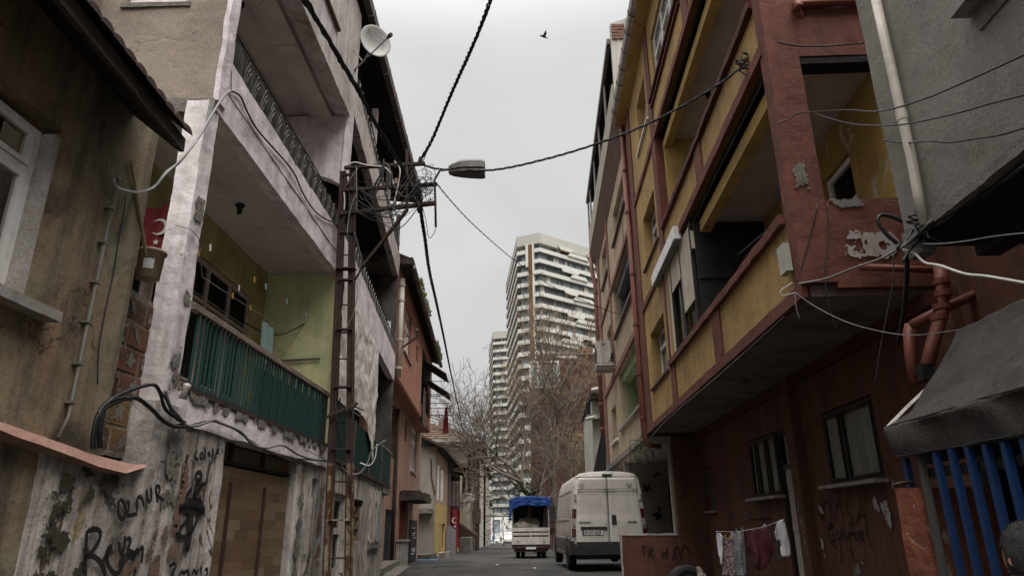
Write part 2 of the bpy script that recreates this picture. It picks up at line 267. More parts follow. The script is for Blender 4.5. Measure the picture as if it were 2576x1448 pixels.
A['leaf_cloth'] = surf('green_leaf_printed_canvas', (.040, .036, .030), (.065, .055, .047), .9, 8, .5, (.02, .025, .02), .7, bump=.3, grain=.15)
A['pale_line'] = plain('pale_leaf_outline', (.30, .28, .25), .8, 0, .2, 6, 0)
A['door_white'] = surf('dirty_white_door', (.55, .51, .475), (.46, .42, .39), .8, 2, .5, (.14, .12, .10), .5, bump=.1, rough=.6, grain=.08)
A['door_navy'] = surf('navy_black_door', (.016, .019, .026), (.03, .022, .02), .7, 1.5, .4, (.01, .01, .012), .4, bump=.3, rough=.6, grain=.15)
A['plastic_blue'] = plain('blue_plastic', (.05, .18, .34), .4); A['rubbish'] = plain('mixed_rubbish', (.10, .085, .07), .9, 0, .6, 20, .4)
A['bag'] = surf('dirty_white_sack', (.30, .265, .22), (.20, .17, .14), .8, 4, .5, (.09, .07, .06), 0, bump=.5, bscale=20, grain=.15)
A['box_cream'] = plain('cream_junction_box', (.42, .40, .33), .5, 0, .2)
A['peg_y'] = plain('yellow_peg', (.45, .25, .02), .5); A['peg_b'] = plain('pale_blue_peg', (.20, .33, .36), .5); A['peg_w'] = plain('white_peg', (.6, .58, .55), .5); A['peg_g'] = plain('green_peg', (.03, .16, .08), .5)
A['blue_print'] = plain('blue_wall_lettering', (.06, .18, .42), .6); A['orange_pillar'] = surf('flaking_orange_red_paint', (.27, .085, .045), (.21, .07, .045), .8, 2, .4, (.09, .04, .03), .4, patch=(.36, .28, .20), pth=.60, pscale=3.2, patch2=(.42, .33, .25), pth2=.61, bump=.8, grain=.14)
A['soil'] = surf('roadside_dirt', (.12, .095, .07), (.08, .065, .05), .8, 2, .5, (.04, .035, .03), 0, bump=.9, bscale=25, grain=.3)

# ------------------------------------------------------------ geometry helpers
ORG = {}
class MB:
    def __init__(s): s.v = []; s.f = []
    def quad(s, *p):
        i = len(s.v); s.v += [Vector(x) for x in p]; s.f.append(tuple(range(i, i+len(p)))); return s
    def hexa(s, p):           # 8 corners: bottom ring then top ring
        i = len(s.v); s.v += [Vector(x) for x in p]
        for q in ((3, 2, 1, 0), (4, 5, 6, 7), (0, 1, 5, 4), (1, 2, 6, 5), (2, 3, 7, 6), (3, 0, 4, 7)): s.f.append(tuple(i+k for k in q))
        return s
    def box(s, fr, s0, s1, d0, d1, z0, z1):
        P = fr.P
        return s.hexa([P(s0, d0, z0), P(s1, d0, z0), P(s1, d1, z0), P(s0, d1, z0), P(s0, d0, z1), P(s1, d0, z1), P(s1, d1, z1), P(s0, d1, z1)])
    def abox(s, x0, x1, y0, y1, z0, z1): return s.box(WF, x0, x1, y0, y1, z0, z1)
    def rbox(s, fr, s0, s1, d0, d1, z0, z1, step=.15, amp=.012, seed=0):   # box with worn, uneven faces
        def axis(a, b):
            n = max(1, min(60, int(round(abs(b-a)/step)))); return [a+(b-a)*i/n for i in range(n+1)]
        ax = [axis(s0, s1), axis(d0, d1), axis(z0, z1)]; idx = {}
        def vid(i, j, k):
            if (i, j, k) not in idx:
                p = Vector(fr.P(ax[0][i], ax[1][j], ax[2][k]))
                q = noise.noise_vector(p*3.1+Vector((seed, 0, 0)))+.5*noise.noise_vector(p*11)
                idx[(i, j, k)] = len(s.v); s.v.append(p+q*amp)
            return idx[(i, j, k)]
        n = [len(a)-1 for a in ax]
        for a, b, c in ((0, 1, 2), (0, 2, 1), (1, 2, 0)):
            for e in (0, n[c]):
                for i in range(n[a]):
                    for j in range(n[b]):
                        def g(u, v_):
                            t = [0, 0, 0]; t[a] = u; t[b] = v_; t[c] = e; return vid(*t)
                        s.f.append((g(i, j), g(i+1, j), g(i+1, j+1), g(i, j+1)))
        return s
    def tube(s, pts, r, n=6, cap=True, r2=None):
        pts = [Vector(p) for p in pts]; m = len(pts); base = len(s.v)
        for i, p in enumerate(pts):
            t = (pts[min(i+1, m-1)]-pts[max(i-1, 0)])
            if t.length < 1e-9: t = Vector((0, 0, 1))
            t.normalize(); a = t.cross(Vector((0, 0, 1)) if abs(t.z) < .92 else Vector((0, 1, 0))).normalized(); b = t.cross(a)
            rr = r if r2 is None else r+(r2-r)*i/(m-1)
            for k in range(n):
                th = 2*math.pi*k/n; s.v.append(p+(a*math.cos(th)+b*math.sin(th))*rr)
        for i in range(m-1):
            for k in range(n):
                s.f.append((base+i*n+k, base+i*n+(k+1) % n, base+(i+1)*n+(k+1) % n, base+(i+1)*n+k))
        if cap:
            s.f.append(tuple(base+k for k in range(n))[::-1]); s.f.append(tuple(base+(m-1)*n+k for k in range(n)))
        return s
    def bar(s, a, b, wx, wy, up=(0, 0, 1)):
        a = Vector(a); b = Vector(b); t = (b-a).normalized(); u = Vector(up)
        if abs(t.dot(u)) > .95: u = Vector((0, 1, 0))
        x = t.cross(u).normalized()*wx/2; y = x.cross(t).normalized()*wy/2
        return s.hexa([a-x-y, a+x-y, a+x+y, a-x+y, b-x-y, b+x-y, b+x+y, b-x+y])
    def prism(s, ring0, ring1):
        i = len(s.v); n = len(ring0); s.v += [Vector(p) for p in ring0]+[Vector(p) for p in ring1]
        s.f.append(tuple(range(i, i+n))[::-1]); s.f.append(tuple(range(i+n, i+2*n)))
        for k in range(n): s.f.append((i+k, i+(k+1) % n, i+n+(k+1) % n, i+n+k))
        return s
    def lathe(s, c, ax, prof, n=16):
        c = Vector(c); ax = Vector(ax).normalized(); a = ax.cross(Vector((0, 0, 1)) if abs(ax.z) < .9 else Vector((1, 0, 0))).normalized(); b = ax.cross(a)
        base = len(s.v)
        for (r, h) in prof:
            for k in range(n):
                th = 2*math.pi*k/n; s.v.append(c+ax*h+(a*math.cos(th)+b*math.sin(th))*max(r, 1e-4))
        for i in range(len(prof)-1):
            for k in range(n): s.f.append((base+i*n+k, base+i*n+(k+1) % n, base+(i+1)*n+(k+1) % n, base+(i+1)*n+k))
        return s
    def sheet(s, fn, nu, nv, thick=None):
        base = len(s.v)
        for j in range(nv+1):
            for i in range(nu+1): s.v.append(Vector(fn(i/nu, j/nv)))
        for j in range(nv):
            for i in range(nu):
                a = base+j*(nu+1)+i; s.f.append((a, a+1, a+nu+2, a+nu+1))
        return s
    def build(s, name, m, parent=None, smooth=False, thick=0, **kw):
        me = bpy.data.meshes.new(name)
        org = ORG.get(parent.name, Vector()) if parent else Vector(kw.pop('org', (0, 0, 0)))
        me.from_pydata([v-org for v in s.v], [], s.f)
        if isinstance(m, str): m = A[m]
        if m: me.materials.append(m)
        if thick or kw.pop('fix', False) or True:
            b = bmesh.new(); b.from_mesh(me)
            if not smooth and not thick: pass
            bmesh.ops.recalc_face_normals(b, faces=b.faces[:])
            b.to_mesh(me); b.free()
        if smooth: me.polygons.foreach_set('use_smooth', [True]*len(me.polygons))
        o = bpy.data.objects.new(name, me); COL.objects.link(o)
        if thick:
            md = o.modifiers.new('thickness', 'SOLIDIFY'); md.thickness = thick; md.offset = 0
        if parent: o.parent = parent
        else: o.location = org
        ORG[o.name] = org.copy()
        for k, x in kw.items(): o[k] = x
        return o
def thing(name, label, cat, loc, group=None):
    o = bpy.data.objects.new(name, None); COL.objects.link(o); o.location = loc; o.empty_display_size = .2
    o['label'] = label; o['category'] = cat
    if group: o['group'] = group
    ORG[o.name] = Vector(loc); return o
def tag(o, label, cat, group=None):
    o['label'] = label; o['category'] = cat
    if group: o['group'] = group
    return o
class Fr:      # facade frame: s runs along the street, d into the building, z up
    def __init__(s, x0, y0, a, side):
        a = math.radians(a); s.o = Vector((x0, y0, 0)); s.t = Vector((-math.sin(a), math.cos(a), 0)); s.n = side*Vector((math.cos(a), math.sin(a), 0))
    def P(s, a, d, z): return s.o+s.t*a+s.n*d+Vector((0, 0, z))
    def f(s, px, py, d=0):
        r = ray(px, py); k = ((s.o+s.n*d).dot(s.n))/r.dot(s.n); p = r*k-s.o; return p.dot(s.t), p.z
    def pt(s, px, py, d=0): a, z = s.f(px, py, d); return s.P(a, d, z)
    def e(s, px, py, S_):
        r = ray(px, py); k = ((s.o+s.t*S_).dot(s.t))/r.dot(s.t); p = r*k-s.o; return p.dot(s.n), p.z
def ray(px, py): return FW*FPX+CR*(px/1.5906-PX)+CU*(PY-py/1.5906)
def at(px, py, y): r = ray(px, py); return r*(y/r.y)
class _W:
    def P(s, a, d, z): return Vector((a, d, z))
WF = _W()
def wall(mb, fr, s0, s1, z0, z1, d0, d1, holes=(), cell=.6):
    """slab of wall with openings cut through it"""
    def cuts(a, b, hs):
        c = sorted(set([a, b]+[h for h in hs if a < h < b])); o = [c[0]]
        for x in c[1:]:
            n = max(1, int(math.ceil((x-o[-1])/cell))); p = o[-1]
            o += [p+(x-p)*k/n for k in range(1, n+1)]
        return o
    ss = cuts(s0, s1, [h[0] for h in holes]+[h[1] for h in holes]); zs = cuts(z0, z1, [h[2] for h in holes]+[h[3] for h in holes])
    def solid(i, j):
        if i < 0 or j < 0 or i >= len(ss)-1 or j >= len(zs)-1: return False
        a = (ss[i]+ss[i+1])/2; b = (zs[j]+zs[j+1])/2
        return not any(h[0] < a < h[1] and h[2] < b < h[3] for h in holes)
    P = fr.P
    for i in range(len(ss)-1):
        for j in range(len(zs)-1):
            if not solid(i, j): continue
            a, b, c, d = ss[i], ss[i+1], zs[j], zs[j+1]
            mb.quad(P(a, d0, c), P(b, d0, c), P(b, d0, d), P(a, d0, d)); mb.quad(P(a, d1, c), P(b, d1, c), P(b, d1, d), P(a, d1, d))
            if not solid(i-1, j): mb.quad(P(a, d0, c), P(a, d1, c), P(a, d1, d), P(a, d0, d))
            if not solid(i+1, j): mb.quad(P(b, d0, c), P(b, d1, c), P(b, d1, d), P(b, d0, d))
            if not solid(i, j-1): mb.quad(P(a, d0, c), P(b, d0, c), P(b, d1, c), P(a, d1, c))
            if not solid(i, j+1): mb.quad(P(a, d0, d), P(b, d0, d), P(b, d1, d), P(a, d1, d))
    return mb
def window(fr, s0, s1, z0, z1, d, par, mat_='pvc_frame', cols=(.5,), transom=None, fw=.05, dep=.06, sill=None, sillmat='marble', curtain=None, glass='glass', sash=True, tlab=None):
    mb = MB(); P = fr
    def bar(a, b, c, e, dd=0): mb.box(P, a, b, d+dd, d+dep-dd*.5, c, e)
    bar(s0, s1, z0, z0+fw); bar(s0, s1, z1-fw, z1); bar(s0, s0+fw, z0+fw, z1-fw); bar(s1-fw, s1, z0+fw, z1-fw)
    xs = [s0]+[s0+(s1-s0)*c for c in cols]+[s1]
    for x in xs[1:-1]: bar(x-fw*.6, x+fw*.6, z0+fw, z1-fw, .004)
    zt = z0+(z1-z0)*transom if transom else None
    if zt: 
        for a, b in zip(xs[:-1], xs[1:]): bar(a+fw*.7, b-fw*.7, zt-fw*.5, zt+fw*.5, .007)
    if sash:
        for a, b in zip(xs[:-1], xs[1:]):
            c, e = z0+fw*1.15, (zt or z1)-fw*1.15; a2, b2 = a+fw*1.15, b-fw*1.15; k = fw*.55
            if b2-a2 < .12: continue
            for q in ((a2, b2, c, c+k), (a2, b2, e-k, e), (a2, a2+k, c+k, e-k), (b2-k, b2, c+k, e-k)): mb.box(P, q[0], q[1], d-.012, d+dep*.6, q[2], q[3])
    w_ = mb.build('window', mat_, par)
    if tlab: w_['label'] = tlab
    zz = [z0+fw, zt, z1-fw] if zt else [z0+fw, z1-fw]
    for a, b in zip(xs[:-1], xs[1:]):
        for c, e in zip(zz[:-1], zz[1:]):
            MB().box(fr, a+fw*.3, b-fw*.3, d+dep*.45, d+dep*.45+.006, c, e).build('pane', glass, w_)
    if sill:
        MB().box(fr, s0-.08, s1+.08, d-sill, d+.02, z0-.045, z0-.002).build('sill', sillmat, w_)
    if curtain:
        x0 = s0+fw; W = s1-s0-2*fw
        MB().sheet(lambda u, v: fr.P(x0+W*u, d+dep*.62+.012+.008*math.sin(u*W*45+math.sin(u*9)), z0+.03+(z1-z0-.06)*v), max(12, int(W*40)), 3).build('curtain', curtain, w_, smooth=True)
    return w_
def ribbon(fr, px, d, width, conv=None, wob=.15):
    """painted stroke lying on a facade plane; px in picture units of the plane"""
    mb = MB()
    q = [Vector(fr.f(*p, d)) for p in px]
    pts = [q[0]]
    for a, b in zip(q[:-1], q[1:]):
        n = max(1, int((b-a).length/.02))
        pts += [a+(b-a)*k/n for k in range(1, n+1)]
    # smooth
    for _ in range(3): pts = [pts[0]]+[(pts[i-1]+pts[i]*2+pts[i+1])/4 for i in range(1, len(pts)-1)]+[pts[-1]] if len(pts) > 2 else pts
    L = []
    for i, p in enumerate(pts):
        t = pts[min(i+1, len(pts)-1)]-pts[max(0, i-1)]
        if t.length < 1e-6: t = Vector((1, 0))
        t.normalize(); nrm = Vector((-t.y, t.x)); w_ = width/2*(1+wob*noise.noise(Vector((p.x*20, p.y*20, 0))))
        if i in (0, len(pts)-1): w_ *= .6
        L.append((p+nrm*w_, p-nrm*w_))
    for (a, b), (c, e) in zip(L[:-1], L[1:]): mb.quad(fr.P(a.x, d, a.y), fr.P(c.x, d, c.y), fr.P(e.x, d, e.y), fr.P(b.x, d, b.y))
    return mb
def patch(fr, s0, s1, z0, z1, d, m, par, nm='bare_patch', seed=0, cell=.006, th=0.0):
    """ragged flat patch of bare or smeared render lying on a wall"""
    mb = MB(); idx = {}; nx, nz = max(4, int((s1-s0)/cell)), max(4, int((z1-z0)/cell))
    def vid(i, j):
        if (i, j) not in idx:
            a, z = s0+(s1-s0)*i/nx, z0+(z1-z0)*j/nz; idx[(i, j)] = len(mb.v); mb.v.append(Vector(fr.P(a, d, z)))
        return idx[(i, j)]
    for i in range(nx):
        for j in range(nz):
            u, v = 2*(i+.5)/nx-1, 2*(j+.5)/nz-1
            q = noise.noise(Vector((i*cell*9+seed, j*cell*9, seed)))+.5*noise.noise(Vector((i*cell*30, j*cell*30+seed, 1)))
            if 1-max(abs(u), abs(v))**2.2-.55+q*.95 > th: mb.f.append((vid(i, j), vid(i+1, j), vid(i+1, j+1), vid(i, j+1)))
    if mb.f: return mb.build(nm, m, par, kind='stuff', thick=.003)
def merge(*mbs):
    r = MB()
    for m in mbs:
        k = len(r.v); r.v += m.v; r.f += [tuple(i+k for i in f) for f in m.f]
    return r
def text(body, size, org, right, up, m, parent, name='lettering', ext=.002, xs=1.0, bold=0):
    cu = bpy.data.curves.new(name, 'FONT'); cu.body = body; cu.size = size; cu.extrude = ext; cu.offset = bold; cu.resolution_u = 2
    o = bpy.data.objects.new(name, cu); COL.objects.link(o)
    dg = bpy.context.evaluated_depsgraph_get(); me = bpy.data.meshes.new_from_object(o.evaluated_get(dg)); bpy.data.objects.remove(o)
    r = Vector(right).normalized(); u = Vector(up).normalized(); n = r.cross(u); org = Vector(org)
    base = ORG.get(parent.name, Vector())
    for v in me.vertices: v.co = org+r*v.co.x*xs+u*v.co.y+n*v.co.z-base
    me.materials.clear(); me.materials.append(A[m]); o2 = bpy.data.objects.new(name, me); COL.objects.link(o2); o2.parent = parent; ORG[o2.name] = base; return o2
def catm(pts, n=8):
    pts = [Vector(p) for p in pts]; o = []
    for i in range(len(pts)-1):
        a = pts[max(0, i-1)]; b = pts[i]; c = pts[i+1]; d = pts[min(len(pts)-1, i+2)]
        for k in range(n):
            t = k/n; o.append(.5*((2*b)+(c-a)*t+(2*a-5*b+4*c-d)*t*t+(3*b-a-3*c+d)*t**3))
    o.append(pts[-1]); return o
def sag(a, b, s_, n=24):
    a = Vector(a); b = Vector(b); return [a.lerp(b, i/n)-Vector((0, 0, s_*4*(i/n)*(1-i/n))) for i in range(n+1)]
def twist(pts, r, strands=3, pitch=.35, mb=None, n=4, fuzz=0):
    mb = mb or MB(); 
    L = [0]
    for a, b in zip(pts[:-1], pts[1:]): L.append(L[-1]+(b-a).length)
    for k in range(strands):
        o = []; N_ = max(10, int(L[-1]/(pitch/6))); N_ = min(N_, 900); j = 0
        for i in range(N_+1):
            l = L[-1]*i/N_
            while j < len(L)-2 and L[j+1] < l: j += 1
            t = (l-L[j])/max(1e-6, L[j+1]-L[j]); p = pts[j].lerp(pts[j+1], t); tg = (pts[j+1]-pts[j]).normalized()
            a = tg.cross(Vector((0, 0, 1)))
            if a.length < .1: a = tg.cross(Vector((1, 0, 0)))
            a.normalize(); b = tg.cross(a); th = 2*math.pi*(l/pitch+k/strands)
            rr = r*(.8+fuzz*noise.noise(Vector((l*1.7, k*9, 0))))
            o.append(p+(a*math.cos(th)+b*math.sin(th))*rr)
        mb.tube(o, r*.62, n)
    return mb
def C(x0, y0, w, iw=2574.): return lambda x, y: (x0+x*w/iw, y0+y*w/iw)
a1 = C(700, 0, 800); a2 = C(700, 450, 800); a3 = C(700, 900, 800); a4 = C(700, 1350, 800); a5 = C(700, 1800, 800); a6 = C(0, 900, 800)
lt = C(0, 0, 1024, 1931.); lm = C(0, 768, 1024, 1931.); lb = C(0, 1536, 1024, 1933.)
ct = C(1024, 0, 1024, 1931.); cm = C(1024, 768, 1024, 1931.); cb = C(1024, 1536, 1024, 1933.)
rt = C(3072, 0, 1024, 1931.); rm = C(3072, 768, 1024, 1931.); rb = C(3072, 1536, 1024, 1933.)
r1 = C(2300, 0, 800); r2 = C(2300, 450, 800); r3 = C(2300, 900, 800); r4 = C(2300, 1350, 800); r5 = C(2150, 1800, 600, 1727.); r6 = C(2700, 1500, 800, 1443.)
e8 = C(1500, 1000, 400, 965.); g7 = C(1300, 600, 600, 2576.); n7 = C(1480, 1850, 820, 2576.); m8 = C(1600, 1500, 500, 928.); t7 = C(1900, 880, 550, 1285.); t8 = C(1800, 1200, 700, 1351.)
LA = Fr(-2.8, 0, 1.5, -1); _o = LA.P(9.8, 0, 0); LB = Fr(_o.x, _o.y, 6.1, -1); _o = LB.P(8.35, 0, 0); L3 = Fr(_o.x, _o.y, 4.6, -1)
RA = Fr(2.6, 0, 0, 1); L4 = Fr(-5.5, 36, 2.65, -1)
def gz(y): return -1.15 if y < 20 else -1.15-.0183*(y-20)
# ============================================================ GROUND
ys = [-12, 0, 10, 20]+[20+10*i for i in range(1, 19)]+[230, 300, 600, 1500]
mb = MB()
for y0, y1 in zip(ys[:-1], ys[1:]):
    g0, g1 = gz(min(y0, 260))-.03, gz(min(y1, 260))-.03
    xs = [-900, -60, -12, -4, 3, 8, 60, 900]
    for x0, x1 in zip(xs[:-1], xs[1:]): mb.quad((x0, y0, g0), (x1, y0, g0), (x1, y1, g1), (x0, y1, g1))
mb.build('ground', 'soil', kind='structure')
mb = MB()
def rdx(y): return -3.2-.095*max(0, y-10) if y > 10 else -3.2
for y0, y1 in zip(ys[:-3], ys[1:-2]):
    n = 6
    for k in range(n):
        def X(y, k): a = rdx(y)-1.5; b = 4.2 if y < 60 else 4.2+(y-60)*.06; return a+(b-a)*k/n
        mb.quad((X(y0, k), y0, gz(y0)+.004), (X(y0, k+1), y0, gz(y0)+.004), (X(y1, k+1), y1, gz(y1)+.004), (X(y1, k), y1, gz(y1)+.004))
mb.build('road', 'asphalt', kind='structure')

# ============================================================ LEFT: low plastered house with a tiled eave
t = thing('plastered_cottage', 'low olive-brown plastered house with white-framed window and sagging tiled eave, nearest on the left', 'house', LA.P(2.5, .1, -1.15))
mb = MB(); wall(mb, LA, -1.5, 4.5, -1.2, 3.05, 0.0, .28, [(2.2, 3.54, 1.22, 2.31)], .35)
for i, v in enumerate(mb.v): v += LA.n*.012*noise.noise(v*1.7)
mb.build('wall', 'old_plaster', t)
MB().box(LA, -1.5, 4.5, .28, 3.2, -1.2, -1.0).box(LA, 4.35, 4.49, .3, 3.2, -1, 3.0).box(LA, -1.5, 4.5, 3.2, 3.3, -1.2, 3.2).build('inner_wall', 'soffit_dark', t)
# window: plaster reveal, outer frame, sashes
win = MB()
def wb(a, b, c, e, d0, d1): win.box(LA, a, b, d0, d1, c, e)
wb(2.2, 3.48, 1.225, 1.265, .10, .14); wb(2.2, 3.48, 2.24, 2.275, .10, .14); wb(3.43, 3.485, 1.265, 2.24, .10, .14); wb(2.2, 3.43, 1.975, 2.015, .096, .138)
wb(3.385, 3.426, 1.27, 1.97, .085, .125); wb(3.385, 3.426, 2.02, 2.235, .085, .125); wb(2.2, 3.385, 2.205, 2.235, .087, .125); wb(2.2, 3.385, 2.02, 2.05, .087, .125); wb(2.2, 3.385, 1.27, 1.305, .087, .125); wb(2.2, 3.385, 1.935, 1.97, .087, .125)
wf = win.build('window', 'pvc_frame', t)
MB().box(LA, 2.2, 3.385, .105, .110, 2.05, 2.205).box(LA, 2.2, 3.385, .105, .110, 1.305, 1.935).build('pane', 'glass', wf)
MB().rbox(LA, 1.9, 3.72, -.10, .07, 1.15, 1.21, .12, .006).build('sill', 'marble', wf)
MB().box(LA, 3.485, 3.54, .02, .15, 1.22, 2.27).build('trim', 'white_wash', wf)
MB().sheet(lambda u, v: LA.P(1.6+1.7*u, .2+.02*math.sin(u*50), 1.25+1.0*v), 50, 3).build('curtain', 'black_board', wf)
# roof: fascia board, rafters under, curved tiles along the edge
def ez(s): return 2.62-.055*(s-2.8)   # lower edge of the fascia along s
fa = MB(); P = LA.P
for i in range(26):
    s0, s1 = -1.2+i*.2065, -1.2+(i+1)*.2065
    j = .012*noise.noise(Vector((i*.9, 3, 1)))
    fa.hexa([P(s0, -.40+j, ez(s0)-.005), P(s1, -.40+j, ez(s1)-.005), P(s1, -.365+j, ez(s1)-.005), P(s0, -.365+j, ez(s0)-.005), P(s0, -.40, ez(s0)+.10), P(s1, -.40, ez(s1)+.10), P(s1, -.365, ez(s1)+.10), P(s0, -.365, ez(s0)+.10)])
fa.build('fascia_board', 'old_wood', t)
MB().hexa([P(-1.4, -.36, ez(-1.4)), P(4.15, -.36, ez(4.15)), P(4.15, .5, ez(4.15)+.70), P(-1.4, .5, ez(-1.4)+.70), P(-1.4, -.36, ez(-1.4)+.05), P(4.15, -.36, ez(4.15)+.05), P(4.15, .5, ez(4.15)+.75), P(-1.4, .5, ez(-1.4)+.75)]).build('eave_board', 'roof_under', t)
tilem = None
for i in range(44):
    s = -1.3+i*.125
    mb = MB()
    for r in range(1):
        pr = []
        L = 1.25
        for k in range(6):
            th = math.pi*k/5; pr.append((math.cos(th)*.068, math.sin(th)*.045))
        z0 = ez(s)+.10+.008*noise.noise(Vector((i, 0, 0))); d0 = -.46+.012*noise.noise(Vector((i*1.7, 5, 0)))
        ring0 = [P(s+a, d0, z0+b) for a, b in pr]; ring1 = [P(s+a, d0+L, z0+b+.98) for a, b in pr]
        mb.prism(ring0, ring1)
    mb.build('roof_tile', 'tile_dark', t)
MB().hexa([P(-1.4, -.36, ez(-1.4)+.09), P(4.15, -.36, ez(4.15)+.09), P(4.15, 1.9, ez(4.15)+1.88), P(-1.4, 1.9, ez(-1.4)+1.88), P(-1.4, -.36, ez(-1.4)+.11), P(4.15, -.36, ez(4.15)+.11), P(4.15, 1.9, ez(4.15)+1.92), P(-1.4, 1.9, ez(-1.4)+1.92)]).build('roof', 'tile_dark', t)

# conduit pipe on that wall
c = thing('conduit_pipe', 'thin grey-tan conduit with saddle clips running up the olive-brown wall', 'pipe', LA.P(4.06, -.03, .55))
MB().tube([LA.pt(*lb(440, 400), -.03), LA.P(4.06, -.03, .65), LA.P(4.06, -.03, 2.22), LA.P(4.075, -.03, 2.275), LA.pt(*lt(900, 1352), -.03)], .0125, 8).build('tube', 'pvc_grey', c, smooth=True)
for z in (2.05, 1.80, 1.52, 1.25, .98, .74): MB().box(LA, 4.033, 4.087, -.046, 0, z-.008, z+.008).build('clip', 'pvc_grey', c)
tag(MB().tube(catm([LA.pt(*lm(x, y), -.012) for x, y in ((950, 40), (900, 330), (850, 640), (800, 870), (745, 1180), (735, 1448))]), .005, 4).build('wall_cable', 'cable'), 'thin dark wire hanging down the olive-brown wall right of the conduit', 'cable')
# pole stick + bucket + bricks in the gap
BR = thing('brick_infill', 'rough infill of hollow clay bricks between the olive-brown house and the white pillar', 'wall', LA.P(4.8, .1, -.2))
z = .53
MB().rbox(LA, 4.5, 5.3, .192, .36, .5, 1.73, .06, .012, 3).build('mortar', 'mortar', BR)
for r in range(6):
    h = .185; x = 4.56-(.12 if r % 2 else 0)
    while x < 5.16:
        a, b = max(4.505, x), min(5.17, x+.31)
        if b-a > .05:
            mb = MB().rbox(LA, a+.008, b-.008, .182+.012*random.random(), .30, z+.005, z+h-.006, .05, .0018, r)
            o = mb.build('brick', 'brick_ochre' if r < 2 else 'brick', BR)
            g = MB()
            for k in range(9): g.box(LA, a+.012, b-.012, .1805, .185, z+.022+k*.017, z+.026+k*.017)
            patch(LA, a+.01, b-.01, z, z+h*.9, .1785, 'mortar', o, 'mortar_smear', a*9+r, .008, .32)
            g.build('ribs', 'brick_ochre' if r < 2 else 'brick', o, kind='stuff')
        x += .32
    z += h+.012
bk = thing('bucket', 'tan plastic bucket with torn white label wedged between the house and the pillar', 'bucket', LA.P(4.72, 0, 1.76))
bc = LA.P(4.69, .005, 0)
MB().lathe(Vector((bc.x, bc.y, 1.765)), (0, 0, 1), [(0, 0), (.072, 0), (.082, .005), (.094, .20), (.106, .205), (.108, .225), (.10, .23), (.09, .22), (.075, .02), (0, .02)], 28).build('pail', 'bucket', bk, smooth=True)
mb = MB()
def lab(u, v):
    th = math.radians(-88+46*u) ; R = .0865+.012*v*.6
    return Vector((bc.x+R*1.02*math.cos(th), bc.y+R*1.02*math.sin(th), 1.83+.075*v))
mb.sheet(lab, 8, 3).build('label', 'paper', bk)
tag(MB().tube([LA.pt(*lt(985, 1210), -.02), LA.P(4.63, .0, 1.9)], .012, 8, r2=.014).build('broom_handle', 'bucket'), 'tan wooden broom handle standing in the tan bucket', 'broom handle')

# ============================================================ graffiti wall with salmon coping
gw = thing('graffiti_wall', 'stained grey boundary wall with spray-painted names under a salmon coping, bottom left', 'wall', LA.P(4.5, -.1, -1.15))
mb = MB().rbox(LA, 3.86, 5.12, -.06, .1, -1.2, .42, .12, .012, 4); mb.build('wall', 'graffiti_wall', gw)
MB().rbox(LA, 1.0, 3.87, -.045, .1, -1.2, .56, .14, .012, 5).build('return_wall', 'old_plaster', gw)
for k_, (a, b, c, e, m_) in enumerate(((3.9, 4.25, -.45, .43, 'mould'), (4.15, 4.7, .12, .42, 'mould'), (3.9, 4.2, -1.1, -.3, 'rust_stain'), (4.6, 4.85, -.2, .05, 'mortar'), (4.75, 5.1, -.5, -.1, 'rust_stain'), (4.3, 4.45, -.7, .1, 'mould'))): patch(LA, a, b, c, e, -.0775, m_, gw, 'stain_patch', k_*3.3+5, .008, .34)
cp = [(0, 300), (120, 335), (300, 395), (480, 455), (640, 510), (800, 555), (940, 590), (1020, 605), (1085, 622)]
cl = [(0, 345), (120, 395), (300, 455), (480, 520), (640, 580), (740, 620), (860, 650), (950, 672), (1085, 630)]
mb = MB(); ringp = []
for (a, b), (e, f) in zip(cp, cl):
    p = LA.pt(*lb(a, b), -.02); q = LA.pt(*lb(e, f), -.13+.02*noise.noise(Vector((a*.01, 0, 0))))
    q2 = q+LA.n*.09+Vector((0, 0, -.02)); p2 = p+LA.n*.12
    ringp.append([p2, p, (p+q)/2+Vector((0, 0, .02))-LA.n*.02, q, q2])
# extend to the left outside the frame
ex = [v-LA.t*1.6 for v in ringp[0]]; ringp = [ex]+ringp
for r0, r1_ in zip(ringp[:-1], ringp[1:]):
    for k in range(4): mb.quad(r0[k], r1_[k], r1_[k+1], r0[k+1])
    mb.quad(r0[4], r1_[4], r1_[0], r0[0])
mb.build('coping', 'coping', gw, smooth=True)
G1 = [[(900, 870), (887, 930), (895, 1000), (920, 1035), (945, 1010), (952, 940), (935, 880), (905, 868)], [(888, 815), (892, 830)], [(926, 755), (928, 775)],
      [(955, 880), (985, 895), (965, 960), (948, 1000), (1000, 985), (1038, 978)], [(1035, 965), (1030, 870), (1040, 835), (1075, 860), (1085, 925)],
      [(1105, 790), (1108, 870), (1128, 905), (1146, 860), (1138, 775)], [(1190, 895), (1172, 765), (1205, 765), (1212, 805), (1185, 838), (1240, 880)],
      [(645, 1448), (640, 1330), (650, 1200), (655, 1105)], [(655, 1110), (720, 1085), (768, 1110), (755, 1180), (690, 1270), (630, 1325)], [(632, 1300), (700, 1290), (760, 1340), (800, 1448)],
      [(770, 1340), (835, 1260), (850, 1210), (815, 1225), (795, 1290), (820, 1380), (870, 1440), (925, 1390), (930, 1280)], [(898, 1190), (905, 1290), (935, 1260), (945, 1140)],
      [(955, 1165), (995, 1165), (958, 1255), (1015, 1270), (1020, 1325), (960, 1290)], [(1045, 1240), (1010, 1260), (1030, 1290), (1065, 1240), (1080, 1200), (1068, 1350)], [(1010, 1448), (1022, 1390)]]
for i, st in enumerate(G1): ribbon(LA, [lb(*p) for p in st], -.083, .036 if i > 6 else .031).build('paint_stroke', 'spray', gw)

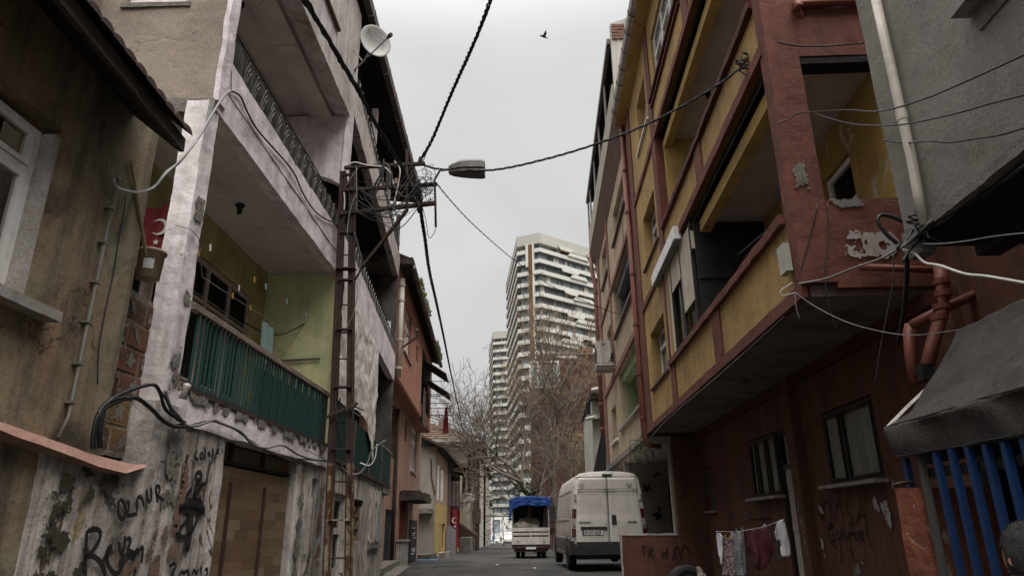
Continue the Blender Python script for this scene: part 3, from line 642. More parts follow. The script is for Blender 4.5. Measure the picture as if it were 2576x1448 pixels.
# ============================================================ LEFT: concrete balcony house (two sections)
H = thing('balcony_house', 'three-storey lilac-white house with open balconies and boarded shopfront, left of the street', 'house', LA.P(7.5, 0, -1.15))
MB().rbox(LA, 5.08, 6.37, -.02, .35, -1.2, .93, .11, .014, 9).build('pier', 'graffiti_wall', H)
G2 = [[(1422, 535), (1400, 550), (1418, 575), (1396, 592)], [(1438, 572), (1442, 580)], [(1490, 498), (1468, 525), (1472, 565), (1497, 568)], [(1515, 515), (1505, 560), (1530, 572), (1540, 530), (1520, 510)], [(1545, 470), (1552, 560), (1535, 568)],
      [(1585, 508), (1565, 522), (1575, 545), (1590, 520), (1592, 545)], [(1602, 480), (1606, 520), (1600, 570)], [(1632, 488), (1652, 528)], [(1655, 480), (1630, 530)], [(1676, 485), (1678, 525)], [(1674, 455), (1676, 462)],
      [(1470, 700), (1475, 672), (1500, 655), (1525, 680), (1520, 720), (1490, 730), (1468, 710)], [(1480, 745), (1520, 760), (1556, 750), (1568, 715)], [(1492, 735), (1475, 790), (1458, 850)], [(1455, 785), (1412, 825), (1400, 870), (1440, 885), (1500, 800), (1530, 760)],
      [(1462, 865), (1510, 875), (1535, 920), (1538, 975)], [(1475, 790), (1460, 860), (1490, 900), (1520, 870)], [(1350, 930), (1420, 918), (1490, 930), (1545, 955)], [(1352, 955), (1430, 938), (1500, 958), (1545, 975)], [(1350, 942), (1430, 928), (1540, 965)],
      [(1430, 960), (1425, 1100), (1412, 1265)], [(1452, 980), (1448, 1100), (1428, 1230), (1413, 1265)], [(1440, 1000), (1380, 1060), (1345, 1120), (1370, 1160), (1430, 1140), (1480, 1050), (1505, 975)], [(1410, 1265), (1400, 1180)],
      [(1275, 1375), (1315, 1345), (1335, 1375), (1300, 1420), (1290, 1448)], [(1350, 1448), (1370, 1395), (1390, 1440), (1410, 1390), (1430, 1448)], [(1450, 1448), (1462, 1385), (1480, 1440), (1500, 1395)], [(1515, 1370), (1520, 1448)], [(1545, 1400), (1570, 1385), (1560, 1448)],
      [(1215, 580), (1222, 600), (1240, 590)], [(1293, 575), (1292, 605)], [(1305, 500), (1318, 520)], [(1190, 690), (1192, 720)]]
for i, st in enumerate(G2): ribbon(LA, [lb(*p) for p in st], -.040, (.055 if 16 <= i <= 18 else .040 if 10 < i < 24 else .030 if i < 29 else .016)).build('paint_stroke', 'spray', H)
for k_, (a, b, c, e, m_) in enumerate(((5.28, 5.56, .05, .92, 'mortar'), (5.52, 5.70, -.35, .62, 'rust_stain'), (5.2, 5.5, -.75, .1, 'rust_stain'), (5.3, 5.6, -1.1, -.3, 'mortar'), (5.95, 6.3, -.9, -.55, 'mortar'))): patch(LA, a, b, c, e, -.036, m_, H, 'exposed_render', k_*4.3+1, .008, .12)
for k_, (a, b, c, e, m_) in enumerate(((5.16, 5.36, 1.02, 1.42, 'mortar'), (5.16, 5.34, 2.5, 2.75, 'mortar'), (5.2, 5.36, 1.75, 1.9, 'mortar'))): patch(LA, a, b, c, e, -.013, m_, H, 'exposed_render', k_*2.7+3, .006, .05)
for k_ in range(9): patch(LA, 5.45+.47*k_, 5.9+.47*k_, .98, 1.075, -.054, 'mortar', H, 'exposed_render', k_*1.9+2, .008, .1)
for k_, (a, b, c, e) in enumerate(((8.64, 8.9, -.9, .5), (9.55, 9.8, -.6, .7), (9.0, 9.2, -1.1, -.2))): patch(LA, a, b, c, e, -.022, 'mortar' if k_ != 1 else 'rust_stain', H, 'exposed_render', k_*5.7+2, .010, .2)
# shopfront boards
MB().box(LA, 6.37, 8.62, .115, .14, -1.2, .58).build('backing_board', 'laminate_b' if False else A['laminate'][1], H)
rr = random.Random(3)
z = -1.19; row = 0
while z < .57:
    h = min(.098, .575-z); x = 6.375-rr.random()*.5
    while x < 8.61:
        L = rr.choice((.34, .52, .7, .9)); a, b = max(x, 6.375), min(x+L, 8.612)
        if b-a > .03:
            MB().box(LA, a+.0008, b-.0008, .106+rr.random()*.0015, .114, z+.0006, z+h-.0008).build('plank', A['laminate'][rr.choice((0, 0, 1, 1, 2, 3, 4))], H)
        x += L
    z += h; row += 1
for s in (6.84, 7.77): MB().box(LA, s, s+.035, .078, .105, -1.2, .43).build('batten', 'batten', H)
MB().box(LA, 6.37, 8.62, .10, .16, .60, .63).box(LA, 6.80, 6.86, .10, .16, .63, .82).box(LA, 7.68, 7.74, .10, .16, .63, .82).build('transom_frame', 'dark_frame', H)
MB().box(LA, 6.37, 6.80, .13, .14, .63, .80).box(LA, 6.86, 7.68, .13, .14, .63, .78).build('transom_panel', 'brown_frame', H)
MB().box(LA, 7.74, 8.62, .13, .14, .63, .78).build('transom_panel', A['laminate'][0], H)
MB().box(LA, 6.3, 8.7, .14, .4, .55, 1.0).build('lintel', 'roof_under', H)
mb = MB(); wall(mb, LA, 8.62, 9.82, -1.2, .86, 0, .3, [(9.22, 9.50, .38, .62)], .15)
for v in mb.v: v += LA.n*.014*noise.noise(v*2.2)+LA.n*.006*noise.noise(v*7)
mb.build('wall', 'graffiti_wall', H)
MB().box(LA, 9.0, 9.7, .3, .34, .2, .8).build('vent_back', 'soot', H)
# first floor
MB().rbox(LA, 5.42, 9.78, -.035, .14, .80, 1.06, .12, .016, 2).build('parapet_beam', 'white_paint', H)
MB().rbox(LA, 5.45, 9.66, -.055, .0, 1.062, 1.10, .14, .004, 8).build('edge_plate', 'rust', H)
MB().box(LA, 5.3, 9.75, .14, 1.2, .95, 1.055).build('floor_slab', 'ceil_grey', H)
MB().rbox(LA, 5.15, 5.37, .0, .20, .93, 3.66, .07, .010, 6).build('pillar', 'pillar_white', H)
MB().rbox(LA, 9.62, 9.79, .005, 1.12, 1.06, 3.65, .2, .008, 6).build('end_wall', 'lime', H)
mb = MB(); wall(mb, LA, 5.0, 9.62, 1.06, 3.65, 1.06, 1.25, [(5.9, 9.2, 1.52, 3.14)]); mb.build('back_wall', 'lime2', H)
window(LA, 5.92, 9.18, 1.55, 3.12, 1.10, H, 'pinkish_frame', (.2, .40, .60, .80), .68, .055, .05, None, curtain='black_board')
MB().box(LA, 5.3, 9.6, 1.0, 1.058, 1.46, 1.53).build('inner_ledge', 'marble', H)
MB().box(LA, 5.0, 9.8, 1.26, 4.0, -1.2, 8.5).box(LA, 9.0, 9.8, 1.2, 4.0, -1.2, 3.0).build('core', 'soffit_dark', H)
MB().rbox(LA, 5.27, 9.8, .13, 1.3, 3.655, 3.80, .25, .006, 3).build('ceiling', 'ceil_grey', H)
MB().rbox(LA, 5.27, 9.80, -.01, .13, 3.64, 4.28, .13, .012, 12).build('edge_beam', 'white_paint', H)
MB().rbox(LA, 5.32, 9.78, -.02, .0, 3.93, 3.96, .15, .006, 13).build('beam_ledge', 'white_paint', H)
MB().lathe(LA.P(7.25, .55, 3.65), (0, 0, -1), [(0, 0), (.055, 0), (.055, .02), (.03, .04), (.03, .09), (.022, .12), (0, .125)], 14).build('ceiling_lamp', 'dark_frame', H, smooth=True)
# teal railing
for i in range(47):
    s = 5.50+i*.0875
    MB().box(LA, s, s+.020+.003*((i*7) % 3), -.024-.002*((i*5) % 3), -.006, 1.10, 1.755).build('baluster', 'teal_slat', H)
MB().box(LA, 5.42, 9.62, -.022, .0, 1.10, 1.13).build('lower_rail', 'green_metal', H)
mb = MB()
for i in range(40):
    s = 6.95+i*.066; mb.quad(LA.P(s, .02+.012*(i % 2), 1.13), LA.P(s+.066, .02+.012*((i+1) % 2), 1.13), LA.P(s+.066, .02+.012*((i+1) % 2), 1.63), LA.P(s, .02+.012*(i % 2), 1.63))
mb.build('backing_sheet', 'black_board', H)
MB().rbox(LA, 5.38, 9.64, -.045, .025, 1.755, 1.78, .12, .004, 3).rbox(LA, 5.38, 9.64, -.035, .015, 1.785, 1.815, .12, .005, 3).build('top_rail', 'rail_wood', H)
# second floor balcony with leaf-printed canvas rail
mb = MB().sheet(lambda u, v: LA.P(5.38+4.3*u, .0+.008*math.sin(u*90), 4.26+.35*v), 120, 2); mb.build('canvas_rail', 'leaf_cloth', H)
MB().tube([LA.P(5.34, -.01, 4.625), LA.P(9.7, -.01, 4.625)], .009, 6).build('hand_rail', 'iron', H)
mb = MB(); rr = random.Random(5)
for i in range(17):
    s = 5.7+i*.235
    for k in range(3):
        pts = []
        for j in range(7):
            u = j/6; pts.append(LA.P(s+.02+k*.035+.13*u*u+.03*math.sin(u*3), -.012, 4.29+.30*math.sin(u*1.45)-.05*u*k))
        mb.tube(pts, .0028, 3)
mb.build('leaf_outline', 'pale_line', H)
mb = MB()
for i in range(15):
    s = 5.45+i*.28
    for k in range(4):
        a = s+.05*k; mb.prism([LA.P(a, -.013, 4.28), LA.P(a+.02, -.013, 4.40), LA.P(a+.035, -.013, 4.58), LA.P(a-.012, -.013, 4.42)], [LA.P(a, -.010, 4.28), LA.P(a+.02, -.010, 4.40), LA.P(a+.035, -.010, 4.58), LA.P(a-.012, -.010, 4.42)])
mb.build('leaf_print', 'leaf_cloth', H)
MB().box(LA, 5.4, 9.7, 1.06, 1.25, 3.8, 6.5).build('back_wall', 'ceil_grey', H)
# arched end wall
ring = [(0.0, 4.62)] ; pr = [(.02, 6.45), (1.08, 6.45), (1.08, 5.10)]+[(1.08-1.06*k/10, 5.10+.26*math.sin(math.pi*(k/10)*.9)-.04*k/10) for k in range(1, 11)]
MB().prism([LA.P(9.64, a, b) for a, b in pr], [LA.P(9.80, a, b) for a, b in pr]).build('arched_wall', 'white_paint', H)
MB().rbox(LA, 9.60, 9.82, -.012, .06, 5.30, 6.45, .1, .008, 3).build('corner_strip', 'white_paint', H)
MB().rbox(LA, 5.3, 9.8, .06, 1.3, 6.50, 6.62, .3, .004, 3).build('ceiling', 'ceil_grey', H)
MB().box(LA, 5.35, 9.64, .30, .62, 6.40, 6.499).box(LA, 5.35, 9.64, .62, .68, 6.44, 6.499).build('drop_beam', 'ceil_grey', H)
for s in (6.6, 7.8, 8.9): MB().box(LA, s, s+.03, .302, .618, 6.385, 6.399).build('beam_joint', 'ceil_grey', H)
for s in (7.1,): MB().lathe(LA.P(s, .85, 6.5), (0, 0, -1), [(0, 0), (.07, 0), (.06, .04), (.035, .06), (.03, .10), (0, .11)], 14).build('ceiling_lamp', 'dark_frame', H, smooth=True)
mb = MB(); wall(mb, LA, 5.25, 9.86, 6.42, 8.66, -.005, .22, [(7.35, 8.5, 7.28, 8.3)], .3)
for v in mb.v: v += LA.n*.010*noise.noise(v*2)
mb.build('upper_wall', 'rust_white', H)
window(LA, 7.36, 8.49, 7.29, 8.3, .08, H, 'pvc_frame', (.5,), .7, .05, .06, .14, 'brown_frame')
mb = MB()
class EF:  # frame looking along the street: s -> d
    def __init__(s, fr, S_): s.fr, s.S = fr, S_
    def P(s, a, d, z): return s.fr.P(s.S+d, a, z)
E0 = EF(LA, 5.25)
wall(mb, E0, 0.0, 3.2, 3.72, 8.8, 0, .14, [(.42, 1.02, 4.84, 5.9)], .3)
for v in mb.v: v += LA.t*.02*noise.noise(v*1.6)
mb.build('side_wall', 'beige_plaster', H)
MB().rbox(E0, .38, 1.06, -.03, .02, 4.79, 4.84, .1, .008, 2).build('sill', 'mortar', H)
MB().box(E0, .42, 1.02, .05, .06, 4.84, 5.9).build('blind', 'white_paint', H)
MB().rbox(E0, -.03, .02, -.01, .16, 3.72, 8.7, .09, .012, 22).build('corner_strip', 'white_paint', H)
MB().rbox(E0, .0, 1.6, -.02, .15, 3.60, 3.74, .08, .02, 6).build('broken_edge', 'mortar', H)
MB().box(E0, .2, 3.2, .0, .14, .9, 1.0).build('side_base', 'mortar', H)
# flag seen between pillar and wall
fl = thing('flag', 'red flag with white crescent and star hanging beside the cracked white pillar', 'flag', LA.P(5.9, .7, 2.5), 'red crescent flags along the street')
F9 = EF(LA, 5.9)
MB().sheet(lambda u, v: LA.P(5.9+.03*math.sin(u*7+v*3), .55+.30*u, 2.38+.62*v-.04*u), 14, 12).build('cloth', 'flag', fl, smooth=True)
def arc(c, r, a0, a1, n=14): return [(c[0]+r*math.cos(math.radians(a0+(a1-a0)*i/n)), c[1]+r*math.sin(math.radians(a0+(a1-a0)*i/n))) for i in range(n+1)]
mo = arc((.67, 2.74), .085, 40, 320)+arc((.69, 2.74), .068, 310, 50)
MB().prism([LA.P(5.865, a, b) for a, b in mo], [LA.P(5.868, a, b) for a, b in mo]).build('crescent', 'flag_white', fl)
st = [(.68+(.032 if k % 2 == 0 else .013)*math.sin(k*math.pi/5), 2.58+(.032 if k % 2 == 0 else .013)*math.cos(k*math.pi/5)) for k in range(10)]
MB().prism([LA.P(5.865, a, b) for a, b in st], [LA.P(5.868, a, b) for a, b in st]).build('star', 'flag_white', fl)

# --- section B (turned slightly away from the street)
P = LB.P
MB().rbox(LB, .0, 8.1, -.01, .14, 6.58, 7.24, .16, .012, 31).build('edge_beam', 'rust_white', H)
MB().rbox(LB, .0, 8.12, -.01, .14, 3.68, 4.38, .16, .012, 32).build('edge_beam', 'white_paint', H)
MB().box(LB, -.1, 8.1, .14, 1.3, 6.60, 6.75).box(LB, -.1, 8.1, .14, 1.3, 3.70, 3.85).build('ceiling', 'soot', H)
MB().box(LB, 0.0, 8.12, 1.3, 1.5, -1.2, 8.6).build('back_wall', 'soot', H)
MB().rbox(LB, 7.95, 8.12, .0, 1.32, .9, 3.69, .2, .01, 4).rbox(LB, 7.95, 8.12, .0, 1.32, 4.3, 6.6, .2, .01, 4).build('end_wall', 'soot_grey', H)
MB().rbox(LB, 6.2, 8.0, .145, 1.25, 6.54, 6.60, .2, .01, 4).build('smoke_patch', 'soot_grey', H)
window(EF(LB, 7.80), .12, .75, 4.5, 5.25, .02, H, 'pvc_frame', (), None, .045, .05)
for s, z0, z1 in ((2.7, 7.2, 8.5), (5.4, 7.2, 8.5), (8.0, 7.2, 8.5)): MB().box(LB, s, s+.12, .02, .14, z0, z1).build('post', 'white_paint', H)
for zb in (7.24, 4.38):
    MB().sheet(lambda u, v: P(.2+7.75*u, .03+.03*math.sin(u*150), zb+.32*v), 240, 2).build('canvas_rail', 'leaf_cloth', H)
    mb = MB()
    for i in range(30):
        s = .4+i*.25
        for k in range(3): mb.tube([P(s+.02*k+.10*(j/5)**2, .0, zb+.02+.28*math.sin(j/5*1.5)) for j in range(6)], .0035, 3)
    mb.build('leaf_outline', 'pale_line', H)
    MB().tube([P(0, .0, zb+.335), P(8.0, 0, zb+.335)], .010, 5).build('hand_rail', 'iron', H)
# first floor B: corrugated teal sheets, silver tarpaulin
for k in range(4):
    mb = MB(); s0, s1 = .15+k*1.98, .15+(k+1)*1.98-.015
    n = 56
    for i in range(n):
        a, b = s0+(s1-s0)*i/n, s0+(s1-s0)*(i+1)/n
        mb.quad(P(a, -.02-.012*(i % 2), .98), P(b, -.02-.012*((i+1) % 2), .98), P(b, -.02-.012*((i+1) % 2), 1.75), P(a, -.02-.012*(i % 2), 1.75))
    mb.build('corrugated_panel', 'green_metal', H)
    MB().box(LB, s1-.01, s1+.03, -.045, -.034, .98, 1.77).build('post', 'gutter', H)
MB().rbox(LB, .1, 8.1, -.05, .05, .92, .985, .15, .008, 6).build('edge_plate', 'rust', H)
MB().rbox(LB, 6.7, 8.15, -.04, .3, .75, .93, .12, .02, 6).build('floor_slab', 'mortar', H)
MB().box(LB, .1, 8.1, .05, 1.3, .85, .92).build('floor_slab', 'ceil_grey', H)
MB().rbox(LB, 6.2, 8.12, -.045, .05, 1.75, 1.80, .1, .014, 7).build('top_rail', 'mortar', H)
def tarp(u, v):
    s = .05+4.45*u; zt = 3.62-.02*u; zb = 1.80+.10*math.sin(u*3.1)-.05*math.sin(u*9)
    if u > .72: zb -= .55*(u-.72)/.28
    z = zt+(zb-zt)*v
    p = Vector((s*3, z*3, 0))
    d = -.06+.030*noise.noise(p)+.016*noise.noise(p*2.6)+.010*noise.noise(Vector((p.x*7+p.z*3, p.z*2, 1)))-.015*v*math.sin(u*10)
    return P(s, d, z)
tp = MB().sheet(tarp, 90, 46).build('tarpaulin', 'tarp_silver', None, smooth=True)
tag(tp, 'crumpled silver-grey sheet hanging over the balcony behind the lattice pole', 'tarpaulin')
mb = MB(); wall(mb, LB, -.02, 7.2, -1.2, .93, 0, .3, [(.45, 1.95, -1.2, .5), (2.75, 3.75, -.25, .48)], .2)
for v in mb.v: v += LB.n*(.014*noise.noise(v*2.2)+.006*noise.noise(v*8))
mb.build('wall', 'graffiti_wall', H)
# brick grille in the tall hole
MB().box(LB, 2.7, 3.8, .2, .25, -.3, .5).build('hole_back', 'soot', H)
z = -.24; r = 0
while z < .36:
    for k in range(3):
        a = 2.78+k*.34-(.1 if r % 2 else 0)
        if (k+r) % 2 == 0: MB().rbox(LB, max(2.76, a), min(3.74, a+.30), .05, .2, z, z+.075, .1, .006, r).build('brick', 'brick_ochre', H)
    MB().box(LB, 2.76, 3.74, .08, .18, z+.075, z+.09).build('brick', 'brick_ochre', H)
    z += .105; r += 1
# shutter relief, timber door behind the pole
MB().rbox(LB, 4.8, 6.4, -.03, .02, -.35, .75, .15, .012, 3).build('plank_shutter', 'graffiti_wall', H)
for k in range(4): MB().rbox(LB, 4.88+k*.38, 5.2+k*.38, -.05, -.03, -.30, .70, .1, .006, k).build('shutter_board', 'graffiti_wall', H)
MB().rbox(LB, 4.75, 6.5, -.06, .0, -.42, -.36, .1, .01, 3).build('sill', 'mortar', H)
dr = MB().box(LB, .47, .57, .06, .12, -1.2, .5).box(LB, 1.83, 1.93, .06, .12, -1.2, .5).box(LB, .57, 1.83, .06, .12, .40, .5).box(LB, 1.1, 1.2, .06, .12, -1.2, .4).box(LB, .57, 1.83, .065, .115, -.1, 0).build('door', 'door_white', H)
for a, b in ((.57, 1.1), (1.2, 1.83)):
    for c, e in ((0, .4), (-.6, -.1)): MB().box(LB, a, b, .09, .096, c, e).build('pane', 'glass', dr)
    MB().box(LB, a, b, .08, .11, -1.2, -.6).build('panel', 'door_white', dr)
MB().sheet(lambda u, v: P(.6+1.2*u, .16+.02*math.sin(u*40), -.1+.5*v), 40, 2).build('curtain', 'curtain', dr)
MB().box(LB, .3, 2.1, .22, .26, -1.2, .6).build('door_back', 'soot', H)
# roof of the whole house
g0 = LA.pt(1475, 0, -.15); g1 = LB.pt(1688, 812, -.60); gd = (g1-g0).normalized(); gs = g0-gd*5.5
nn_ = Vector((-1, 0, 0))
def gp(t_, dd, dz): return gs.lerp(g1, t_)+nn_*dd+Vector((0, 0, dz))
mb = MB(); mb.hexa([gp(0, .1, 0), gp(1, .1, 0), gp(1, 3.4, .35), gp(0, 3.4, .35), gp(0, .1, .06), gp(1, .1, .06), gp(1, 3.4, .41), gp(0, 3.4, .41)]); mb.build('eave_boards', 'roof_under', H)
mb.v = [v+Vector((0, 0, .08)) for v in mb.v]; mb.build('roof', 'tile_dark', H)
for i in range(16):
    a, b = i/16+.0015, (i+1)/16-.0015; j = .012*noise.noise(Vector((i*2.1, 0, 0)))
    mb = MB().hexa([gp(a, -.02, -.02+j), gp(b, -.02, -.03+j), gp(b, .10, -.03+j), gp(a, .10, -.02+j), gp(a, -.04, .12+j), gp(b, -.04, .11+j), gp(b, .12, .11+j), gp(a, .12, .12+j)]); mb.build('gutter_length', 'gutter', H)
    MB().tube([gp(a, -.04, .13), gp(a, -.05, .05), gp(a, -.03, -.04), gp(a, .1, -.04)], .008, 4).build('gutter_hook', 'iron', H)
# satellite dish on the corner
ds = thing('satellite_dish', 'white satellite dish with faded lettering on the corner of the lilac-white upper wall', 'satellite dish', LA.P(9.8, -.05, 7.2))
dc = at(*ct(893, 320), 9.0); ax = Vector((.62, -.62, -.06)).normalized()   # dish opening direction
ax = (-dc.normalized()*.80+CR*.42+CU*.42).normalized()
R_ = .262
prof = [(R_*k/8, .055*(k/8)**2) for k in range(9)]+[(R_+.006, .05), (R_, .045)]+[(R_*k/8, .055*(k/8)**2-.008) for k in range(7, -1, -1)]
up_ = Vector((0, 0, 1)); rt_ = up_.cross(ax)*-1; rt_.normalize(); rt_ = ax.cross(up_)*-1; rt_.normalize(); up2 = rt_.cross(ax)*-1
mb = MB().lathe(dc, ax, prof, 36); mb.build('reflector', 'dish', ds, smooth=True)
rt_ = (CR-ax*CR.dot(ax)).normalized(); up2 = ax.cross(rt_); up2 = up2 if up2.z > 0 else -up2; up2.normalize()
rl = math.radians(-20); rx = rt_*math.cos(rl)+up2*math.sin(rl); uy = up2*math.cos(rl)-rt_*math.sin(rl)
for body, sz, ox, oy in (('REDLINE', .105, -.235, .085), ('SATELLITE SYSTEMS', .052, -.245, .01), ('Full HD 90', .05, -.12, -.06)):
    text(body, sz*.78, dc+rx*ox*.78+uy*oy*.78+ax*.05, rx, uy, 'lamp_grey', ds, ext=.001)
wl = LA.P(9.75, -.02, 6.75)
lnb = at(*ct(1008, 272), 8.55)
MB().tube([dc-ax*.02-uy*.1, dc-uy*.30-ax*.02, dc-uy*.34+ax*.05, lnb], .011, 6).build('feed_arm', 'zinc', ds)
MB().lathe(lnb, ax*-1, [(0, -.05), (.03, -.05), (.035, .0), (.022, .02), (.022, .07), (0, .07)], 12).build('feed_horn', 'dark_frame', ds)
w1 = LA.pt(*ct(745, 525), 0); w2 = LA.pt(*ct(735, 375), 0)
MB().tube([w1, at(*ct(810, 465), 9.3), dc-uy*.12-ax*.04], .014, 7).tube([w2, at(*ct(800, 460), 9.3)], .009, 6).build('bracket', 'zinc', ds)
MB().bar(w1-Vector((0, 0, .06)), w1+Vector((0, 0, .06)), .05, .012).build('base_plate', 'zinc', ds)
# ============================================================ RIGHT: mustard and red apartment house
B = thing('mustard_apartment_house', 'mustard-yellow apartment house with brick-red frame and deep balconies, right of the street', 'apartment building', RA.P(11, 0, -1.15))
P = RA.P
S0, S1 = 6.45, 17.0
MB().box(RA, 6.45, 17.0, 1.42, 6, -1.2, 10.8).build('core', 'soffit_dark', B)
# ground floor, set back
mb = MB(); wall(mb, RA, 6.2, 17.9, -1.2, 2.1, 1.2, 1.45, [(8.02, 9.55, .43, 1.40), (11.5, 13.05, .39, 1.42), (11.0, 11.5, -1.2, 1.40), (15.98, 16.9, .25, 1.22)], .5)
for v in mb.v: v += RA.n*.008*noise.noise(v*1.3)
mb.build('street_wall', 'red_wall', B)
for s in (10.28, 17.55): MB().rbox(RA, s, s+.30, 1.06, 1.2, -1.2, 2.07, .2, .006, 2).build('pilaster', 'red_wall', B)
MB().box(RA, 17.0, 17.9, .9, 1.2, 1.75, 2.07).build('lintel', 'red_dark', B)
MB().box(RA, 6.3, 17.5, 1.1, 1.2, 1.93, 2.07).build('lintel', 'red_dark', B)
window(RA, 8.04, 9.53, .46, 1.38, 1.205, B, 'dark_frame', (.62,), None, .045, .04, .16, curtain='curtain')
window(RA, 11.52, 13.03, .42, 1.40, 1.205, B, 'dark_frame', (.36, .74), None, .045, .04, .16, curtain='curtain')
window(RA, 15.99, 16.88, .28, 1.20, 1.26, B, 'brown_frame', (.45,), None, .06, .06, .12, curtain='curtain')
d = MB().box(RA, 11.0, 11.06, 1.24, 1.32, -1.2, 1.4).box(RA, 11.44, 11.5, 1.24, 1.32, -1.2, 1.4).box(RA, 11.06, 11.44, 1.24, 1.32, 1.34, 1.4).box(RA, 11.06, 11.44, 1.24, 1.32, .80, .88).build('door', 'dark_frame', B)
MB().box(RA, 11.065, 11.435, 1.27, 1.30, -1.2, .80).build('leaf', 'door_white', d)
MB().box(RA, 11.1, 11.4, 1.255, 1.27, -.12, -.02).box(RA, 11.1, 11.4, 1.255, 1.27, .62, .66).build('panel', 'door_white', d)
MB().box(RA, 11.065, 11.435, 1.27, 1.276, .885, 1.335).build('pane', 'glass', d)
MB().sheet(lambda u, v: P(11.06+.38*u, 1.33+.015*math.sin(u*30), .88+.46*v), 20, 2).build('curtain', 'curtain', d)
G3 = [[(1140, 1085), (1108, 1095), (1105, 1150), (1120, 1195), (1148, 1190), (1148, 1150), (1128, 1145)], [(1165, 1110), (1166, 1170), (1180, 1190), (1192, 1160), (1192, 1108)], [(1168, 1090), (1170, 1094)], [(1188, 1088), (1190, 1092)], [(1206, 1075), (1208, 1150), (1214, 1192)],
      [(1222, 1115), (1224, 1175), (1240, 1188), (1248, 1150), (1248, 1112)], [(1258, 1195), (1256, 1118), (1274, 1150), (1290, 1115), (1298, 1190)], [(1325, 1118), (1308, 1135), (1326, 1160), (1306, 1185)], [(1334, 1150), (1356, 1140), (1346, 1112), (1334, 1150), (1342, 1185), (1362, 1182)],
      [(1120, 1195), (1150, 1250), (1155, 1225)], [(1100, 1100), (1112, 1070), (1130, 1062)]]
for st in G3: ribbon(RA, [r6(*p) for p in st], 1.187, .026).build('paint_stroke', 'spray', B)
G4 = [[(1050, 930), (1030, 960), (1040, 1010), (1060, 1010)], [(1062, 1060), (1070, 920), (1095, 900), (1120, 950), (1130, 1060)], [(1150, 1050), (1160, 950), (1190, 915), (1205, 990), (1225, 1035)], [(1250, 900), (1235, 930), (1240, 990), (1275, 1010), (1280, 1060), (1255, 1090)], [(1300, 1085), (1330, 980), (1345, 905), (1365, 990), (1380, 1110)],
      [(1385, 1090), (1375, 1140), (1400, 1180), (1405, 1230)], [(1320, 1010), (1375, 1005)], [(1190, 1200), (1200, 1370)], [(1260, 1220), (1290, 1350)], [(390, 1100), (385, 1040), (410, 1005), (430, 1030)], [(530, 1040), (700, 1030)], [(560, 1000), (560, 1050)], [(620, 1000), (640, 1060), (660, 1000)],
      [(240, 1120), (262, 1112), (285, 1130)], [(245, 1180), (252, 1215), (275, 1220)], [(345, 1095), (350, 1120)]]
for st in G4: ribbon(RA, [r6(*p) for p in st], 1.1865, .022).build('paint_stroke', 'spray_red', B)
for k_, (a, b, c, e) in enumerate(((8.02, 8.22, -.08, .25), (8.22, 8.40, .10, .34), (9.9, 10.1, .1, .3), (10.0, 10.2, -.5, -.1), (13.9, 14.1, -.6, .0))): patch(RA, a, b, c, e, 1.182, 'white_wash', B, 'whitewash_smear', k_*3.1, .01, .0 if k_ < 2 else .35)
# soffit and storeys
MB().rbox(RA, 6.45, 17.0, .06, 1.45, 2.085, 2.20, .5, .004, 3).build('soffit', 'soffit_dark', B)
bw = lambda z0, z1, s0, s1, d0=-.045, d1=.0, m='red', nm='band', st=.16, a=.006: MB().rbox(RA, s0, s1, d0, d1+.02, z0, z1, st, a, z0).build(nm, m, B)
bw(2.07, 2.21, 6.42, 17.02)
for z0, z1, s0, s1 in ((2.21, 2.94, 6.5, 16.3), (5.10, 5.68, 6.5, 13.0), (8.0, 8.66, 6.5, 13.0)):
    mb = MB(); wall(mb, RA, s0, s1, z0, z1, 0, .14, (), .4); mb.build('parapet', 'yellow', B)
mb = MB(); wall(mb, RA, 13.0, 16.3, 2.94, 10.8, 0, .28, [(13.82, 15.66, 2.95, 4.2), (13.72, 15.4, 5.78, 7.03), (13.75, 15.05, 8.75, 10.02)], .5); mb.build('wall', 'yellow', B)
for a, b, z0, z1 in ((13.84, 15.64, 2.97, 4.18), (13.74, 15.38, 5.80, 7.01), (13.77, 15.03, 8.77, 10.0)):
    window(RA, a, b, z0, z1, .20, B, 'pvc_frame', (.5,), .72, .05, .06, None, curtain='curtain')
    MB().box(RA, a-.22, b+.30, -.06, .2, z0-.05, z0-.005).build('sill', 'pvc_frame' if z0 > 8 else 'brown_frame', B)
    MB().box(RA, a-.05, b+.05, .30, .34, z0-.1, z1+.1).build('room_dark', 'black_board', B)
# third floor wall with the large window
mb = MB(); wall(mb, RA, 6.5, 13.0, 8.66, 10.8, 0, .2, [(9.9, 12.62, 8.82, 10.15)], .5); mb.build('wall', 'yellow', B)
window(RA, 9.92, 12.6, 8.84, 10.13, .06, B, 'pvc_frame', (.33, .66), .62, .06, .07, None, curtain='curtain')
bw(8.74, 8.82, 9.75, 13.0, -.09, .0, 'red_dark', 'sill'); bw(8.62, 8.70, 9.8, 13.0, -.05, .0, 'red_dark', 'sill')
# horizontal red bands
bw(2.94, 3.05, 6.62, 13.42, -.07, .14, 'red', 'parapet_cap', .07, .014)
bw(4.96, 5.11, 6.5, 16.4); bw(5.70, 5.80, 6.6, 12.98, -.07, .14, 'red_dark', 'parapet_cap', .09, .012)
bw(7.86, 8.01, 6.5, 16.42)
for z in (4.60, 7.52): MB().box(RA, 6.5, 13.0, .13, .30, z, z+.36).build('beam', 'yellow_in', B); MB().box(RA, 6.5, 13.0, .13, 1.45, z+.20, z+.37).build('ceiling', 'ceil_grey' if z < 5 else 'ceil_grey', B)
MB().box(RA, 6.5, 13.0, .14, 1.45, 5.03, 5.10).box(RA, 6.5, 13.0, .14, 1.45, 2.2, 2.28).build('floor_slab', 'concrete', B)
